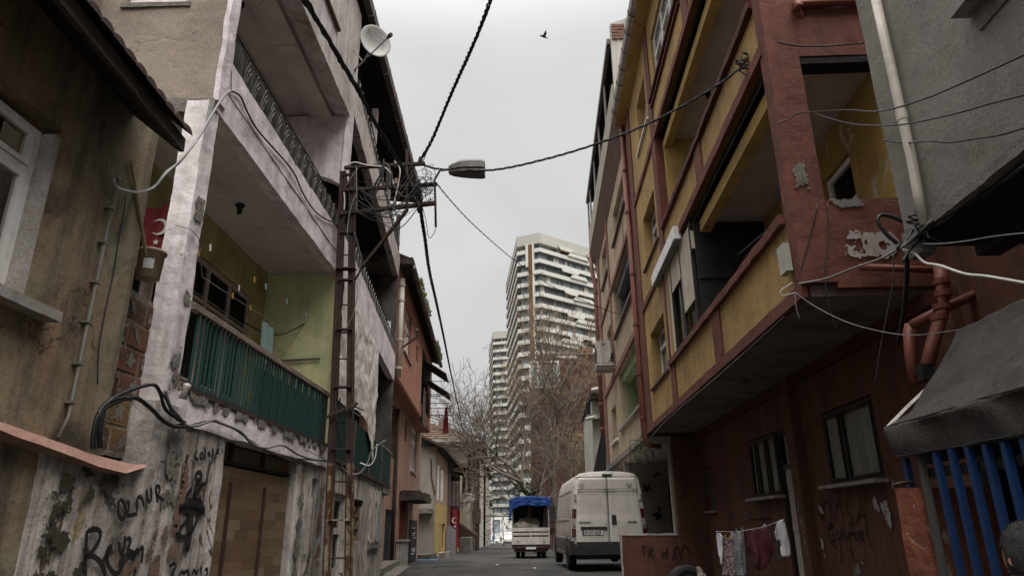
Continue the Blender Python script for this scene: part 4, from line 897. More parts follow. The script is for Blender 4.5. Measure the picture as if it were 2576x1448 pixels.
# columns
def col(s0, s1, d1, z0, z1, nm='column', m='red', d0=-.03): MB().rbox(RA, s0, s1, d0, d1, z0, z1, .14, .006, s0+z0).build(nm, m, B)
col(6.36, 6.58, .31, 2.2, 10.8, 'corner_column'); col(12.98, 13.40, .45, 5.12, 10.8); col(16.3, 17.0, .3, 2.2, 10.8)
col(13.02, 13.44, .05, 2.2, 2.95); col(9.5, 9.95, .05, 2.2, 2.95); col(9.5, 9.92, .10, 5.11, 5.70); col(9.3, 9.7, .05, 8.0, 8.7); col(13.3, 13.45, .05, 3.05, 4.96)
# balcony back walls with a door and peeling paint
mb = MB(); wall(mb, RA, 6.45, 13.2, 2.2, 10.8, 1.2, 1.42, [(7.47, 8.25, 2.25, 4.25), (9.8, 10.9, 2.28, 4.2), (9.3, 11.3, 5.9, 7.1)], .5); mb.build('back_wall', 'yellow_peel', B)
window(RA, 7.48, 8.24, 2.3, 4.23, 1.24, B, 'pvc_frame', (), .72, .07, .07, None, curtain='black_board'); window(RA, 9.32, 11.28, 5.92, 7.08, 1.26, B, 'pvc_frame', (.5,), None, .06, .07)
MB().box(RA, 12.75, 13.0, .14, 1.2, 2.28, 4.8).box(RA, 12.8, 13.0, .14, 1.2, 5.1, 7.72).build('end_wall', 'yellow_in', B)
for s, z in ((8.0, 4.79), (8.3, 7.71), (11.2, 7.71)): MB().lathe(P(s, .7, z), (0, 0, -1), [(0, 0), (.06, 0), (.06, .02), (.035, .04), (.035, .09), (.024, .12), (0, .125)], 12).build('ceiling_lamp', 'dark_frame', B, smooth=True)
# end face towards the camera
E6 = EF(RA, 6.39)
MB().rbox(E6, .30, 3.2, -.02, .12, 2.14, 3.08, .12, .008, 5).build('end_parapet', 'red', B)
MB().rbox(E6, .30, 3.2, -.01, .12, 4.83, 5.75, .16, .008, 6).build('end_beam', 'red', B); MB().rbox(E6, .30, 3.2, -.01, .12, 7.6, 10.8, .3, .006, 6).build('end_beam', 'red', B)
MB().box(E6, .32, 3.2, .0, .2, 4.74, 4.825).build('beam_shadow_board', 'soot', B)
patch(E6, .42, .98, 2.42, 2.74, -.034, 'white_wash', B, seed=2.2); patch(E6, .32, .8, 2.98, 3.09, -.034, 'concrete', B, seed=5); patch(E6, .02, .2, 3.15, 3.6, -.042, 'mortar', B, seed=8, th=.1)
MB().tube([E6.P(.36, -.16, 5.42), E6.P(.34, -.08, 5.40)], .04, 8).tube(catm([E6.P(.42, .02, 5.36), E6.P(.38, -.05, 5.46), E6.P(.5, -.06, 5.5), E6.P(1.8, -.06, 5.48)]), .045, 10).build('drain_pipe', 'pipe_red', B, smooth=True)
MB().tube([E6.P(.5, -.10, 2.32), E6.P(1.32, -.10, 2.26)], .035, 10).build('drain_pipe', 'pipe_red', B, smooth=True)
# roof eave
MB().box(RA, 6.2, 17.2, -.30, 1.5, 10.8, 10.9).build('eave_soffit', 'yellow_in', B); MB().box(RA, 6.2, 17.2, -.25, 6, 10.9, 11.1).build('roof', 'tile_dark', B)
for i in range(17):
    a = 6.2+i*.645; j = .01*noise.noise(Vector((i*3., 1, 0)))
    MB().hexa([P(a+.006, -.40, 10.86+j), P(a+.639, -.40, 10.86+j), P(a+.639, -.30, 10.82+j), P(a+.006, -.30, 10.82+j), P(a+.006, -.43, 10.99+j), P(a+.639, -.43, 10.99+j), P(a+.639, -.28, 10.99+j), P(a+.006, -.28, 10.99+j)]).build('gutter_length', 'gutter_pale', B)
    MB().tube([P(a, -.41, 11.03), P(a, -.44, 10.95), P(a, -.41, 10.84), P(a, -.3, 10.80)], .011, 4).build('gutter_hook', 'iron', B)
# closed-off bay: roller shutters with box, black boards
for k_, (a, b, c, e) in enumerate(((13.6, 13.8, -.3, .3), (10.3, 10.5, -.6, .6), (12.2, 12.6, -.4, .0), (17.6, 17.8, -.5, .4), (8.8, 9.3, -.7, -.3))): patch(RA, a, b, c, e, 1.186 if k_ != 1 and k_ != 3 else 1.05, 'concrete', B, 'scuffed_patch', k_*6.1+1, .010, .5)
sh = thing('roller_shutter_unit', 'cream roller shutters with long white box enclosing part of the first mustard balcony', 'roller shutter', P(12, 0, 3.05))
MB().box(RA, 11.45, 14.1, -.14, .0, 4.86, 5.10).build('shutter_box', 'pvc_frame', sh)
for i in range(14): MB().box(RA, 11.47, 14.08, -.135+i*.0095, -.128+i*.0095, 4.845, 4.859).build('box_slat', 'gutter_pale', sh)
for s in (10.85, 11.78, 12.72, 13.28): MB().box(RA, s, s+.05, -.006, .05, 3.06, 4.86).build('guide_rail', 'dark_frame' if s < 13 else 'pvc_frame', sh)
def slats(s0, s1, z0, z1):
    z = z0
    while z < z1-.02:
        MB().hexa([P(s0, .0, z), P(s1, .0, z), P(s1, .02, z), P(s0, .02, z), P(s0, .006, z+.043), P(s1, .006, z+.043), P(s1, .02, z+.043), P(s0, .02, z+.043)]).build('slat', 'shutter', sh); z += .045
slats(10.92, 11.78, 3.55, 4.85); slats(11.85, 12.72, 4.25, 4.85); slats(12.78, 13.28, 3.06, 4.85)
MB().box(RA, 11.85, 12.72, .06, .066, 3.06, 4.25).box(RA, 10.92, 11.78, .06, .066, 3.06, 3.55).build('pane', 'glass', sh)
MB().box(RA, 12.25, 12.3, .05, .08, 3.06, 4.25).build('mullion', 'pvc_grey', sh)
mb = MB()
for k in range(5): mb.rbox(EF(RA, 10.78), .0+k*.072, .068+k*.072, -.02, .0, 4.38, 4.70, .07, .003, k)
mb.build('corrugated_offcut', 'shutter', sh)
MB().box(RA, 10.8, 10.86, .0, .4, 4.34, 4.37).box(RA, 10.8, 10.86, .0, .03, 4.37, 4.9).build('bracket', 'rust', sh)
for a, b in ((.02, .62), (.62, 1.2)): o = MB().box(EF(RA, 10.62), a+.004, b-.004, .0 if a < .5 else .01, .03, 2.3, 4.78).build('black_board', 'black_board', sh)
MB().box(EF(RA, 10.62), .02, 1.2, -.03, .0, 3.78, 3.84).build('cross_rail', 'iron', sh)
# junction box at the corner column
jb = tag(MB().box(RA, 6.55, 6.74, -.10, -.035, 2.40, 2.70).build('junction_box', 'box_cream'), 'cream plastic junction box on the corner of the mustard house', 'junction box')
# drainpipe at the joint between the two houses
dp = thing('downpipe', 'brick-red drainpipe on the joint between mustard and sandy houses', 'drainpipe', P(17.2, -.07, 1.5), 'drainpipes on the sandy and mustard fronts')
MB().tube([P(17.2, -.09, 10.75), P(17.2, -.09, 2.0), P(17.2, -.02, 1.85), P(17.25, .3, 1.8)], .065, 10).build('pipe', 'pipe_red', dp, smooth=True)
for z in (9.4, 8.1, 6.3, 4.9, 3.6, 2.5): MB().lathe(P(17.2, -.09, z), (0, 0, 1), [(.065, -.03), (.082, -.03), (.082, .03), (.065, .03)], 12).build('collar', 'pipe_red', dp)

# ============================================================ sandy house beyond
D = thing('sandy_apartment_house', 'sand-coloured stucco apartment house with salmon trim, grey-blue and green balconies', 'apartment building', P(22, 0, -1.3))
MB().box(RA, 17.3, 27.9, 1.45, 7, 1.9, 12.3).build('core', 'soffit_dark', D)
mb = MB(); wall(mb, RA, 17.3, 28.0, 2.02, 12.3, 0, .25, [(17.75, 22.7, 2.90, 4.78), (17.75, 22.7, 6.0, 7.75), (24.0, 25.6, 2.80, 4.0), (24.0, 25.6, 5.75, 6.95), (24.0, 26.0, 8.95, 10.3), (18.4, 21.4, 8.95, 10.0)], .6)
mb.build('wall', 'sand', D)
for a, b, z0, z1 in ((24.0, 25.6, 2.80, 4.0), (24.0, 25.6, 5.75, 6.95), (24.0, 26.0, 8.95, 10.3), (18.4, 21.4, 8.95, 10.0)):
    window(RA, a+.02, b-.02, z0+.02, z1-.02, .16, D, 'pvc_frame', (.5,) if b-a < 2.5 else (.25, .5, .75), .65, .07, .07, curtain='curtain')
    MB().box(RA, a-.25, b+.25, -.09, .16, z0-.08, z0-.005).build('sill', 'brown_frame' if z0 > 5 else 'pvc_frame', D)
bd = lambda z0, z1, s0, s1, m='sand_trim', d0=-.06: MB().rbox(RA, s0, s1, d0, .02, z0, z1, .4, .006, z0).build('band', m, D)
bd(2.0, 2.16, 17.3, 28.0, 'concrete'); bd(4.78, 4.98, 17.3, 28.02); bd(7.76, 7.95, 17.3, 28.02)
for s0, s1 in ((17.3, 17.72), (27.2, 28.0), (23.3, 23.6)): MB().rbox(RA, s0, s1, -.05, .02, 4.98 if s0 == 23.3 else 2.16, 12.2, .5, .006, s0).build('pilaster', 'sand_trim', D)
MB().rbox(RA, 17.7, 22.8, -.10, .27, 2.86, 2.92, .3, .008, 1).build('parapet_cap', 'marble', D); MB().rbox(RA, 17.7, 22.8, -.10, .27, 5.95, 6.03, .3, .008, 1).build('parapet_cap', 'brown_frame', D)
MB().box(RA, 22.7, 22.85, .25, 1.3, 2.2, 4.8).build('end_wall', 'green_in', D); MB().box(RA, 17.3, 22.8, 1.3, 1.45, 2.2, 4.8).build('back_wall', 'green_in', D); MB().box(RA, 17.6, 22.8, .12, 1.4, 4.70, 4.79).build('ceiling', 'green_in', D)
MB().box(RA, 17.6, 22.7, .14, .4, 4.45, 4.70).build('beam', 'green_in', D); MB().box(RA, 17.6, 22.7, .14, .4, 7.45, 7.68).build('beam', 'grey_blue', D)
MB().box(RA, 22.7, 22.85, .25, 1.3, 5.0, 7.76).box(RA, 17.3, 22.8, 1.3, 1.45, 5.0, 7.76).build('back_wall', 'grey_blue', D); MB().box(RA, 17.6, 22.8, .12, 1.4, 7.68, 7.77).build('ceiling', 'grey_blue', D)
MB().box(RA, 22.66, 22.70, .8, 1.25, 5.2, 6.7).build('door', 'dark_frame', D)
MB().hexa([P(17.3, .02, 10.5), P(28.3, .02, 10.5), P(28.3, .1, 10.6), P(17.3, .1, 10.6), P(17.3, -.275, 11.38), P(28.3, -.275, 11.38), P(28.3, .1, 11.42), P(17.3, .1, 11.42)]).build('eave_soffit', 'brown_soffit', D)
MB().box(RA, 17.3, 28.4, -.29, .1, 11.42, 12.35).build('attic_band', 'cream', D); MB().box(RA, 17.3, 28.4, .0, .1, 12.35, 13.9).build('attic_wall', 'roof_under', D)
for i in range(12):
    a = 17.4+i*.92; MB().box(RA, a+.01, a+.91, -.33, -.22, 13.88+.03*noise.noise(Vector((i, 2, 2))), 14.08).build('gutter_length', 'gutter', D)
MB().box(RA, 17.3, 28.4, -.22, 3, 13.95, 14.03).build('roof', 'roof_under', D)
for s in (19.5, 22.0, 24.5, 27.0, 28.3): MB().tube([P(s, -.24, 13.9), P(s, -.25, 12.35)], .04, 6).build('roof_prop', 'marble', D)
mb = MB(); pr = [(-.10, 10.8), (2.6, 10.8), (2.6, 15.3), (.6, 14.75), (.2, 14.55), (-.24, 14.4), (-.24, 11.6)]
mb.prism([P(17.12, a, b) for a, b in pr], [P(17.29, a, b) for a, b in pr]); mb.build('party_wall', 'cream2', D)
for k in range(5):
    for j in range(2): MB().rbox(RA, 17.07, 17.14, -.20+.2*j, -.02+.2*j, 14.25-k*.11, 14.34-k*.11, .1, .006, k+j).build('brick', 'brick', D)

dp = thing('downpipe', 'salmon drainpipe at the far end of the sandy house', 'drainpipe', P(28.2, -.1, 3.4), 'drainpipes on the sandy and mustard fronts')
MB().tube([P(28.35, -.25, 11.4), P(28.3, -.22, 10.5), P(28.2, -.13, 9.9), P(28.2, -.13, 3.4)], .09, 8).build('pipe', 'pipe_red2', dp, smooth=True)
for z in (9.5, 8.3, 7.1, 5.9, 4.7, 3.7): MB().lathe(P(28.2, -.13, z), (0, 0, 1), [(.09, -.04), (.115, -.04), (.115, .04), (.09, .04)], 10).build('collar', 'pipe_red2', dp)
# air conditioner
ac = thing('air_conditioner', 'grimy white outdoor air-conditioning unit on the sandy house beside the balcony', 'air conditioner', P(23.4, -.3, 5.15))
EA = EF(RA, 23.2)
MB().rbox(EA, -.62, -.16, .0, .95, 5.28, 6.05, .15, .004, 2).build('casing', 'ac', ac)
MB().lathe(P(23.7, -.625, 5.66), RA.n*-1, [(0, -.01), (.28, -.01), (.30, .02), (.27, .02), (.25, .005), (0, .005)], 20).build('fan_grille', 'dark_frame', ac)
MB().box(EA, -.66, -.05, -.03, 1.0, 5.18, 5.26).box(EA, -.6, .0, .05, .1, 5.1, 5.18).box(EA, -.6, .0, .85, .9, 5.1, 5.18).build('shelf', 'ac', ac)
MB().box(EA, -.44, -.34, -.015, .0, 5.92, 5.95).build('handle', 'dark_frame', ac)
MB().tube(catm([EA.P(-.2, -.02, 5.4), EA.P(-.12, -.08, 5.5), EA.P(-.1, -.03, 5.62), EA.P(-.02, .0, 5.55)]), .015, 5).tube(catm([EA.P(-.24, -.03, 5.32), EA.P(-.12, -.1, 5.36), EA.P(-.03, .0, 5.45)]), .015, 5).build('hose', 'cable', ac)
# open corner room under the sandy house
rm_ = MB(); wall(rm_, RA, 17.9, 27.5, -1.5, 2.02, 2.6, 2.75, (), .6); rm_.build('inner_wall', 'old_plaster' if False else 'cement', D)
MB().box(RA, 17.0, 27.9, .1, 2.8, 1.86, 2.02).build('ceiling', 'cream2', D); MB().box(RA, 22.6, 22.8, .0, 2.7, -1.5, 1.9).build('room_wall', 'grey_house', D)
for dd, z, a in ((.5, .9, .18), (.9, 1.4, .14), (.75, .1, .2), (.4, -.3, .12), (1.3, .5, .16), (1.5, 1.2, .12)):
    patch(EF(RA, 22.58), dd, dd+a*2, z, z+a*2, -.0, 'dark_frame', D, 'fallen_plaster_patch', dd*7, .03, .15)
MB().box(EF(RA, 22.58), 1.35, 2.2, -.02, .0, -1.5, 1.1).build('doorway', 'black_board', D)
MB().rbox(RA, 17.2, 17.30, .46, .56, -.25, 1.9, .2, .008, 3).build('door_jamb', 'white_wash', D)
mb = MB()   # broken cables and rebar hanging from the corner
rr = random.Random(9)
for k in range(16):
    p = P(17.3+rr.uniform(-.2, 3), rr.uniform(-.05, .3), 1.98); q = p+Vector((rr.uniform(-.4, .4), rr.uniform(-.3, .3), -rr.uniform(.15, .7)))
    mb.tube(catm([p, (p+q)/2+Vector((rr.uniform(-.15, .15), 0, .12)), q], 5), .009, 4)
tag(mb.build('loose_cables', 'cable', kind='stuff'), 'tangle of loose wires hanging under the corner of the sandy house', 'cable')

# ============================================================ near right: grey rendered house
GH = thing('grey_rendered_house', 'grey cement-rendered house edge with white pipe, nearest upper right', 'house', Vector((2.9, 3, -1.15)))
mb = MB(); wall(mb, RA, -1.5, 4.55, 1.90, 7.5, 0, .25, (), .4)
for v in mb.v: v += RA.n*.012*noise.noise(v*1.5)
mb.build('wall', 'cement', GH)
MB().box(RA, -1.5, 4.54, .25, 4, 1.93, 7.5).build('core', 'soffit_dark', GH)
MB().rbox(RA, -1.5, 4.55, -.02, .05, 1.84, 1.91, .08, .018, 5).build('broken_edge', 'concrete', GH)
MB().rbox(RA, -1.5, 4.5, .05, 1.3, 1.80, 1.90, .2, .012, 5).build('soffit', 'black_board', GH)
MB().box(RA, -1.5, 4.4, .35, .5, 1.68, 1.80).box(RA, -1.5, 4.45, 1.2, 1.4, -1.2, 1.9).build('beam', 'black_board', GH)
MB().rbox(RA, 4.42, 4.56, .0, .10, 1.72, 1.86, .03, .02, 9).build('broken_corner', 'concrete', GH)
lg = RA.f(*rt(1525, 100), -.0)
MB().rbox(RA, 2.4, 3.42, -.12, .0, 2.82, 2.87, .15, .004, 3).build('window_sill', 'marble', GH)
MB().rbox(RA, 2.5, 3.36, -.02, .0, 2.68, 2.82, .06, .012, 3).build('crumbling_plaster', 'concrete', GH)
wp = thing('white_downpipe', 'long white plastic pipe running down the grey rendered wall', 'pipe', RA.P(4.3, -.06, 1.86))
pts = [RA.pt(*rt(800, -60), -.05), RA.pt(*rt(920, 470), -.05), RA.pt(*rt(1010, 880), -.05), RA.pt(*rt(1080, 1180), -.05), RA.pt(*rm(1130, 0), -.05), RA.pt(*rm(1175, 250), -.04)]
MB().tube(pts, .032, 12).build('pipe', 'pvc_white', wp, smooth=True)
MB().lathe(pts[2], (0, 0, 1), [(.032, -.03), (.036, -.03), (.036, .04), (.032, .04)], 12).build('collar', 'pvc_white', wp)
# red stack of drain pipes below
sp = thing('drain_stack', 'dark red branching drain pipes in the gap between the mustard and grey houses', 'drainpipe', RA.P(4.9, .3, -1.15))
def rp(x, y, yy): return at(*rm(x, y), yy)
MB().tube([rp(1300, 560, 5.9), rp(1325, 800, 5.9), rp(1315, 900, 5.9), rp(1240, 1150, 5.9), rp(1180, 1400, 5.9)], .055, 12).build('pipe', 'pipe_red', sp, smooth=True)
MB().tube([rp(1090, 1000, 6.0), rp(1300, 890, 6.0), rp(1740, 690, 6.0), rp(1900, 640, 6.0)], .045, 10).build('pipe', 'pipe_red', sp, smooth=True)
MB().tube([rp(1060, 1000, 6.1), rp(1075, 1230, 6.1), rp(1110, 1448, 6.1)], .05, 10).build('pipe', 'pipe_red', sp, smooth=True)
for x, y in ((1310, 680), (1325, 770), (1310, 870), (1290, 950)): MB().lathe(rp(x, y, 5.9), (0, 0, 1), [(.055, -.02), (.07, -.02), (.07, .03), (.055, .03)], 12).build('collar', 'pipe_red', sp)
MB().rbox(WF, rp(1190, 1380, 5.85).x-.05, rp(1190, 1380, 5.85).x+.05, 5.80, 5.90, rp(1190, 1420, 5.85).z, rp(1190, 1300, 5.85).z, .03, .015, 2).build('wrapping', 'black_board', sp)
# back of the gap
MB().box(WF, 3.9, 4.0, 4.3, 6.5, -1.2, 3.2).build('gap_wall', 'red_wall', sp)
# awning
AW = thing('awning', 'dark grey canvas awning sagging over the blue gate, right edge', 'awning', Vector((2.2, 3, -1.15)))
F20 = Fr(2.0, 0, 0, 1)
def aw(u, v):
    # v=0 front hem (street side), v=.28 front fold edge, v=1 wall
    s = 4.12-4.6*u
    ed = (.51+.07*u, 2.0); lo = .335
    if v < .25:
        k = v/.25; z = lo+(ed[0]-lo)*k; x = 2.0+.015*math.sin(s*9)+.03*(1-k)*math.sin(s*2.3)
        s2 = s-.10*(1-k)*(1-u)
    else:
        k = (v-.25)/.75; z = ed[0]+.62*k-.10*math.sin(k*math.pi)*(.6+.4*math.sin(s*1.7)); x = 2.0+.62*k; s2 = s+.15*k
    z += .03*noise.noise(Vector((s*2, v*5, 0)))+.012*noise.noise(Vector((s*7+v*5, v*9, 2))); x += .02*noise.noise(Vector((s*5, v*4, 7)))
    return Vector((x, s2, z))
MB().sheet(aw, 110, 44).build('canvas', 'awning', AW, smooth=True, thick=.004); MB().tube([aw(u_/20, .25+.01)+Vector((-.004, 0, .002)) for u_ in range(21)], .004, 5).tube([aw(u_/30, .012)+Vector((-.004, 0, 0)) for u_ in range(31)], .005, 5).build('seam', 'black_board', AW, kind='stuff')
tp_ = [aw(0, .25+.75*k/8)+Vector((0, .01, .02)) for k in range(9)]
MB().tube([at(*rb(890, 340), 4.11), at(*rb(1050, 175), 4.25), at(*rb(1240, -5), 4.4)]+[], .012, 5).build('edge_rod', 'door_white', AW)
MB().hexa([at(*rb(1050, 175), 4.26), at(*rb(1240, 0), 4.42), at(*rb(1215, 20), 4.42), at(*rb(1060, 172), 4.26)]+[at(*rb(1055, 160), 4.3), at(*rb(1225, -10), 4.46), at(*rb(1220, 10), 4.46), at(*rb(1062, 170), 4.3)]).build('painted_strip', 'peg_y', AW)
# flaking pillar, gate
pl = tag(MB().rbox(WF, 2.0, 2.4, 3.93, 4.14, -1.2, .175, .06, .012, 8).build('gate_pillar', 'orange_pillar'), 'flaking orange-red rendered pillar left of the blue gate', 'pillar')
tag(MB().tube([at(*rb(945, 760), 4.0), at(*rb(1000, 745), 4.0), at(*rb(1090, 735), 4.0)], .010, 5).tube([at(*rb(945, 790), 4.0), at(*rb(945, 725), 4.0)], .007, 5).tube([at(*rb(1035, 750), 4.0), at(*rb(1035, 715), 4.0)], .007, 5).build('rusty_rod', 'rust'), 'rusty rod with rag on top of the flaking pillar', 'rod')
F20 = Fr(2.035, 0, 0, 1)
MB().box(F20, -1.5, 3.95, .03, .1, .30, .42).build('awning_shade_strip', 'black_board', AW)  # black strip put in for the shade between awning hem and gate top
gt = thing('blue_gate', 'royal-blue barred metal gate standing under the dark awning', 'gate', Vector((2.0, 3.2, -1.15)))
for i in range(24):
    s = (3.955, 3.80)[i] if i < 2 else 3.645-.142*(i-2)+.0015*(i-2)**2
    s *= 1.0175
    MB().box(F20, s-.017, s+.017, -.014, .014, -1.1, .34).build('bar', 'blue' if i != 1 else 'bar_grey', gt)
MB().box(F20, .2, 3.93, .02, .05, .22, .27).build('cross_rail', 'iron', gt); MB().box(F20, .2, 3.93, .02, .05, -.95, -.9).build('cross_rail', 'iron', gt)
MB().box(WF, 2.9, 2.95, -1, 4.4, -1.2, 1.2).box(WF, 2.45, 2.95, 3.95, 4.1, -1.2, .45).build('dark_backing', 'black_board', gt)
MB().box(WF, 2.0, 2.9, -1, 4.4, -1.14, -1.12).build('inner_floor', 'concrete', gt)

# ============================================================ low wall with letters, tyre, laundry
lw = thing('low_red_wall', 'low dark-red wall marked TRHM projecting into the street behind the van', 'wall', Vector((2.4, 16.9, -1.15)))
WY = 16.9; W14 = EF(Fr(0, 0, 0, 1), WY)
wx0 = at(2483, 2140, WY).x; MB().rbox(W14, wx0, 3.80, .0, .18, -1.15, -.235, .09, .008, 4).build('wall', 'red_wall', lw)
MB().rbox(RA, 16.98, 17.2, .52, 1.2, -1.2, 2.08, .12, .008, 7).build('end_pier', 'red_wall', B); MB().box(RA, 16.9, 17.5, .0, 2.8, 2.02, 2.20).build('joint_slab', 'red_dark', B)
MB().rbox(W14, wx0-.02, 3.08, -.015, .2, -.24, -.205, .06, .010, 5).build('coping', 'white_wash', lw)
MB().rbox(W14, wx0-.01, wx0+.02, -.012, .19, -1.15, -.2, .05, .010, 6).build('chipped_edge', 'white_wash', lw)
class E2:   # ribbon adapter on a wall facing the camera
    def __init__(s, y): s.y = y
    def f(s, px, py, d=0): p = at(px, py, s.y); return p.x, p.z
    def P(s, a, d, z): return Vector((a, s.y+d, z))
W = E2(WY)
G5 = [[(1185, 1098), (1255, 1108)], [(1218, 1102), (1215, 1160), (1225, 1205)], [(1280, 1235), (1282, 1170), (1285, 1112), (1325, 1120), (1330, 1150), (1288, 1168), (1345, 1240)], [(1425, 1140), (1432, 1190), (1442, 1245)], [(1495, 1105), (1488, 1170), (1482, 1235)], [(1428, 1200), (1492, 1165)]]
for st in G5+[[(1560, 1250), (1575, 1170), (1605, 1090), (1625, 1150), (1640, 1225), (1665, 1150), (1690, 1075), (1725, 1140), (1765, 1225)]]: ribbon(W, [r5(*p) for p in st], -.024, .026).build('letter_stroke', 'spray', lw)

ty = thing('old_tyre', 'old black tyre with a white rag leaning in front of the low red wall', 'tyre', Vector((2.2, 10.9, -1.15)))
def tyre(c, ax, R, w_, par, nm='tyre', m='rubber', hub=True):
    h = w_/2
    o = MB().lathe(c, ax, [(R*.62, -h*.8), (R*.72, -h), (R*.93, -h*.95), (R, -h*.6), (R, h*.6), (R*.93, h*.95), (R*.72, h), (R*.62, h*.8), (R*.60, 0), (R*.62, -h*.8)], 32).build(nm, m, par, smooth=True)
    return o
tyre(Vector((2.08, 11, -.87)), (.25, -.95, .12), .30, .20, ty)
MB().lathe(Vector((2.08, 11, -.87)), (.25, -.95, .12), [(.0, .02), (.13, .02), (.17, .05), (.186, .07), (.186, -.05), (.1, -.03), (0, -.03)], 24).build('rim', 'rim', ty, smooth=True)
tag(MB().sheet(lambda u, v: Vector((2.22+.13*u, 10.93-.05*v+.02*math.sin(u*9), -.60-.16*v-.08*u*u+.02*math.sin(v*9+u*5))), 12, 10).build('white_rag', 'bag', smooth=True), 'crumpled white rag draped over the old tyre', 'rag')

LY = 8.6
def cloth(nm, label, pts, y, m, cat, seed=0, depth=.05):
    """garment: outline polygon of picture points pushed to distance y, with folds and thickness"""
    q = [at(*r6(*p), y) for p in pts]
    xs = [p.x for p in q]; zs = [p.z for p in q]; x0, x1, z0, z1 = min(xs), max(xs), min(zs), max(zs)
    def inside(x, z):
        c = False; n = len(q)
        for i in range(n):
            a, b = q[i], q[(i+1) % n]
            if (a.z > z) != (b.z > z) and x < (b.x-a.x)*(z-a.z)/(b.z-a.z)+a.x: c = not c
        return c
    mb = MB(); nx, nz = max(8, int((x1-x0)/.012)), max(8, int((z1-z0)/.02)); idx = {}
    def vid(i, j):
        if (i, j) not in idx:
            x = x0+(x1-x0)*i/nx; z = z0+(z1-z0)*j/nz; idx[(i, j)] = len(mb.v)
            mb.v.append(Vector((x, y+depth*noise.noise(Vector((x*14+seed, z*3, seed)))+.02*noise.noise(Vector((x*40, z*6, seed))), z)))
        return idx[(i, j)]
    for i in range(nx):
        for j in range(nz):
            if inside(x0+(x1-x0)*(i+.5)/nx, z0+(z1-z0)*(j+.5)/nz): mb.f.append((vid(i, j), vid(i+1, j), vid(i+1, j+1), vid(i, j+1)))
    o = mb.build(nm, m, smooth=True, thick=.008); tag(o, label, cat, 'washing on the line by the red wall'); return o
cloth('white_blouse', 'narrow white garment, leftmost on the washing line by the red wall', [(305, 1145), (325, 1138), (340, 1160), (345, 1260), (340, 1360), (328, 1365), (318, 1280), (308, 1200)], LY, 'cloth_white', 'laundry', 1)
cloth('patterned_skirt', 'black-and-white patterned skirt hanging between white and grey garments', [(342, 1165), (375, 1170), (420, 1160), (425, 1450), (345, 1450), (348, 1300)], LY+.03, 'cloth_pattern', 'laundry', 2)
cloth('grey_trousers', 'grey flecked knit garment on the washing line by the red wall', [(420, 1145), (470, 1125), (485, 1170), (500, 1250), (520, 1450), (425, 1450)], LY-.02, 'cloth_grey', 'laundry', 3)
cloth('maroon_sweater', 'maroon long-sleeved sweater hanging left of the white door', [(545, 1120), (600, 1105), (660, 1090), (675, 1150), (705, 1270), (690, 1330), (660, 1370), (650, 1395), (600, 1405), (575, 1380), (570, 1290), (540, 1270), (525, 1235), (540, 1160)], LY-.2, 'cloth_maroon', 'laundry', 4, .08)
cloth('white_shirt', 'white short-sleeved shirt hanging by the white door', [(740, 1055), (775, 1042), (800, 1080), (820, 1180), (832, 1300), (770, 1308), (762, 1200), (735, 1185), (722, 1130)], LY-.1, 'cloth_white', 'laundry', 5, .07)
cloth('dark_vest', 'dark green garment hanging under the white shirt', [(730, 1180), (765, 1195), (772, 1300), (760, 1355), (742, 1340), (735, 1260)], LY-.05, 'leaf_cloth', 'laundry', 6)
tag(MB().tube([at(*r6(290, 1125), LY), at(*r6(440, 1130), LY), at(*r6(640, 1095), LY-.1), at(*r6(790, 1035), LY-.1)], .004, 4).build('washing_line', 'cable_grey'), 'thin washing line carrying laundry along the red wall', 'washing line')
for i, (x, y) in enumerate(((310, 1140), (365, 1160), (400, 1160), (410, 1140), (445, 1120), (650, 1085), (640, 1095))):
    p = at(*r6(x, y), LY-.03); tag(MB().bar(p+Vector((-.006, 0, .02)), p+Vector((.004, 0, -.03)), .01, .012).build('clothes_peg', 'peg_w' if i in (3, 5, 6) else 'peg_y' if i in (1, 2) else 'peg_b'), ['leftmost pale clothes peg holding the narrow white garment by the red wall', 'yellow peg on the left of the patterned skirt', 'yellow peg on the right of the patterned skirt', 'white peg between patterned skirt and grey garment', 'pale blue peg on the grey flecked garment', 'upper white peg at the shoulder of the maroon sweater', 'lower white peg at the shoulder of the maroon sweater'][i], 'clothes peg', 'pegs on the line by the red wall')
tag(MB().sheet(lambda u, v: Vector((1.0+1.0*u, 12.6+1.2*v, -1.13+.012*noise.noise(Vector((u*5, v*5, 0))))), 10, 10).build('board_on_ground', 'concrete', thick=.02), 'weathered grey board lying at the foot of the low red wall', 'board')
# ============================================================ salmon house
K = thing('salmon_house', 'salmon-pink rendered house with jettied upper floor and mossy gutter, left', 'house', L3.P(6, .4, -1.4))
P = L3.P
mb = MB(); wall(mb, L3, .1, 12.4, 3.95, 7.35, 0, .25, [(1.7, 3.6, 4.98, 6.55), (5.35, 5.9, 5.55, 6.1), (7.3, 11.6, 4.4, 6.6)], .5); mb.build('upper_wall', 'salmon', K)
MB().box(L3, .1, 12.4, .02, .55, 3.90, 4.02).build('jetty_soffit', 'salmon', K)
MB().box(L3, .05, 12.5, 1.4, 5, -1.6, 7.6).box(L3, 12.3, 12.45, .25, 3, 4, 7.4).build('core', 'soffit_dark', K)
mb = MB(); wall(mb, L3, -1.0, 13.0, -1.6, 3.92, .44, .7, [(2.2, 4.1, 2.0, 3.65), (2.6, 5.3, -1.4, .50), (8.9, 11.1, 2.02, 3.8), (6.6, 7.2, 2.9, 3.7), (9.3, 12.4, -1.6, .25)], .5)
for v in mb.v: v += L3.n*.02*noise.noise(v*.9)
mb.build('lower_wall', 'peach_low', K)
MB().box(L3, -1, 13, .436, .45, 1.0, 3.9).build('render_coat', 'salmon', K) if False else None
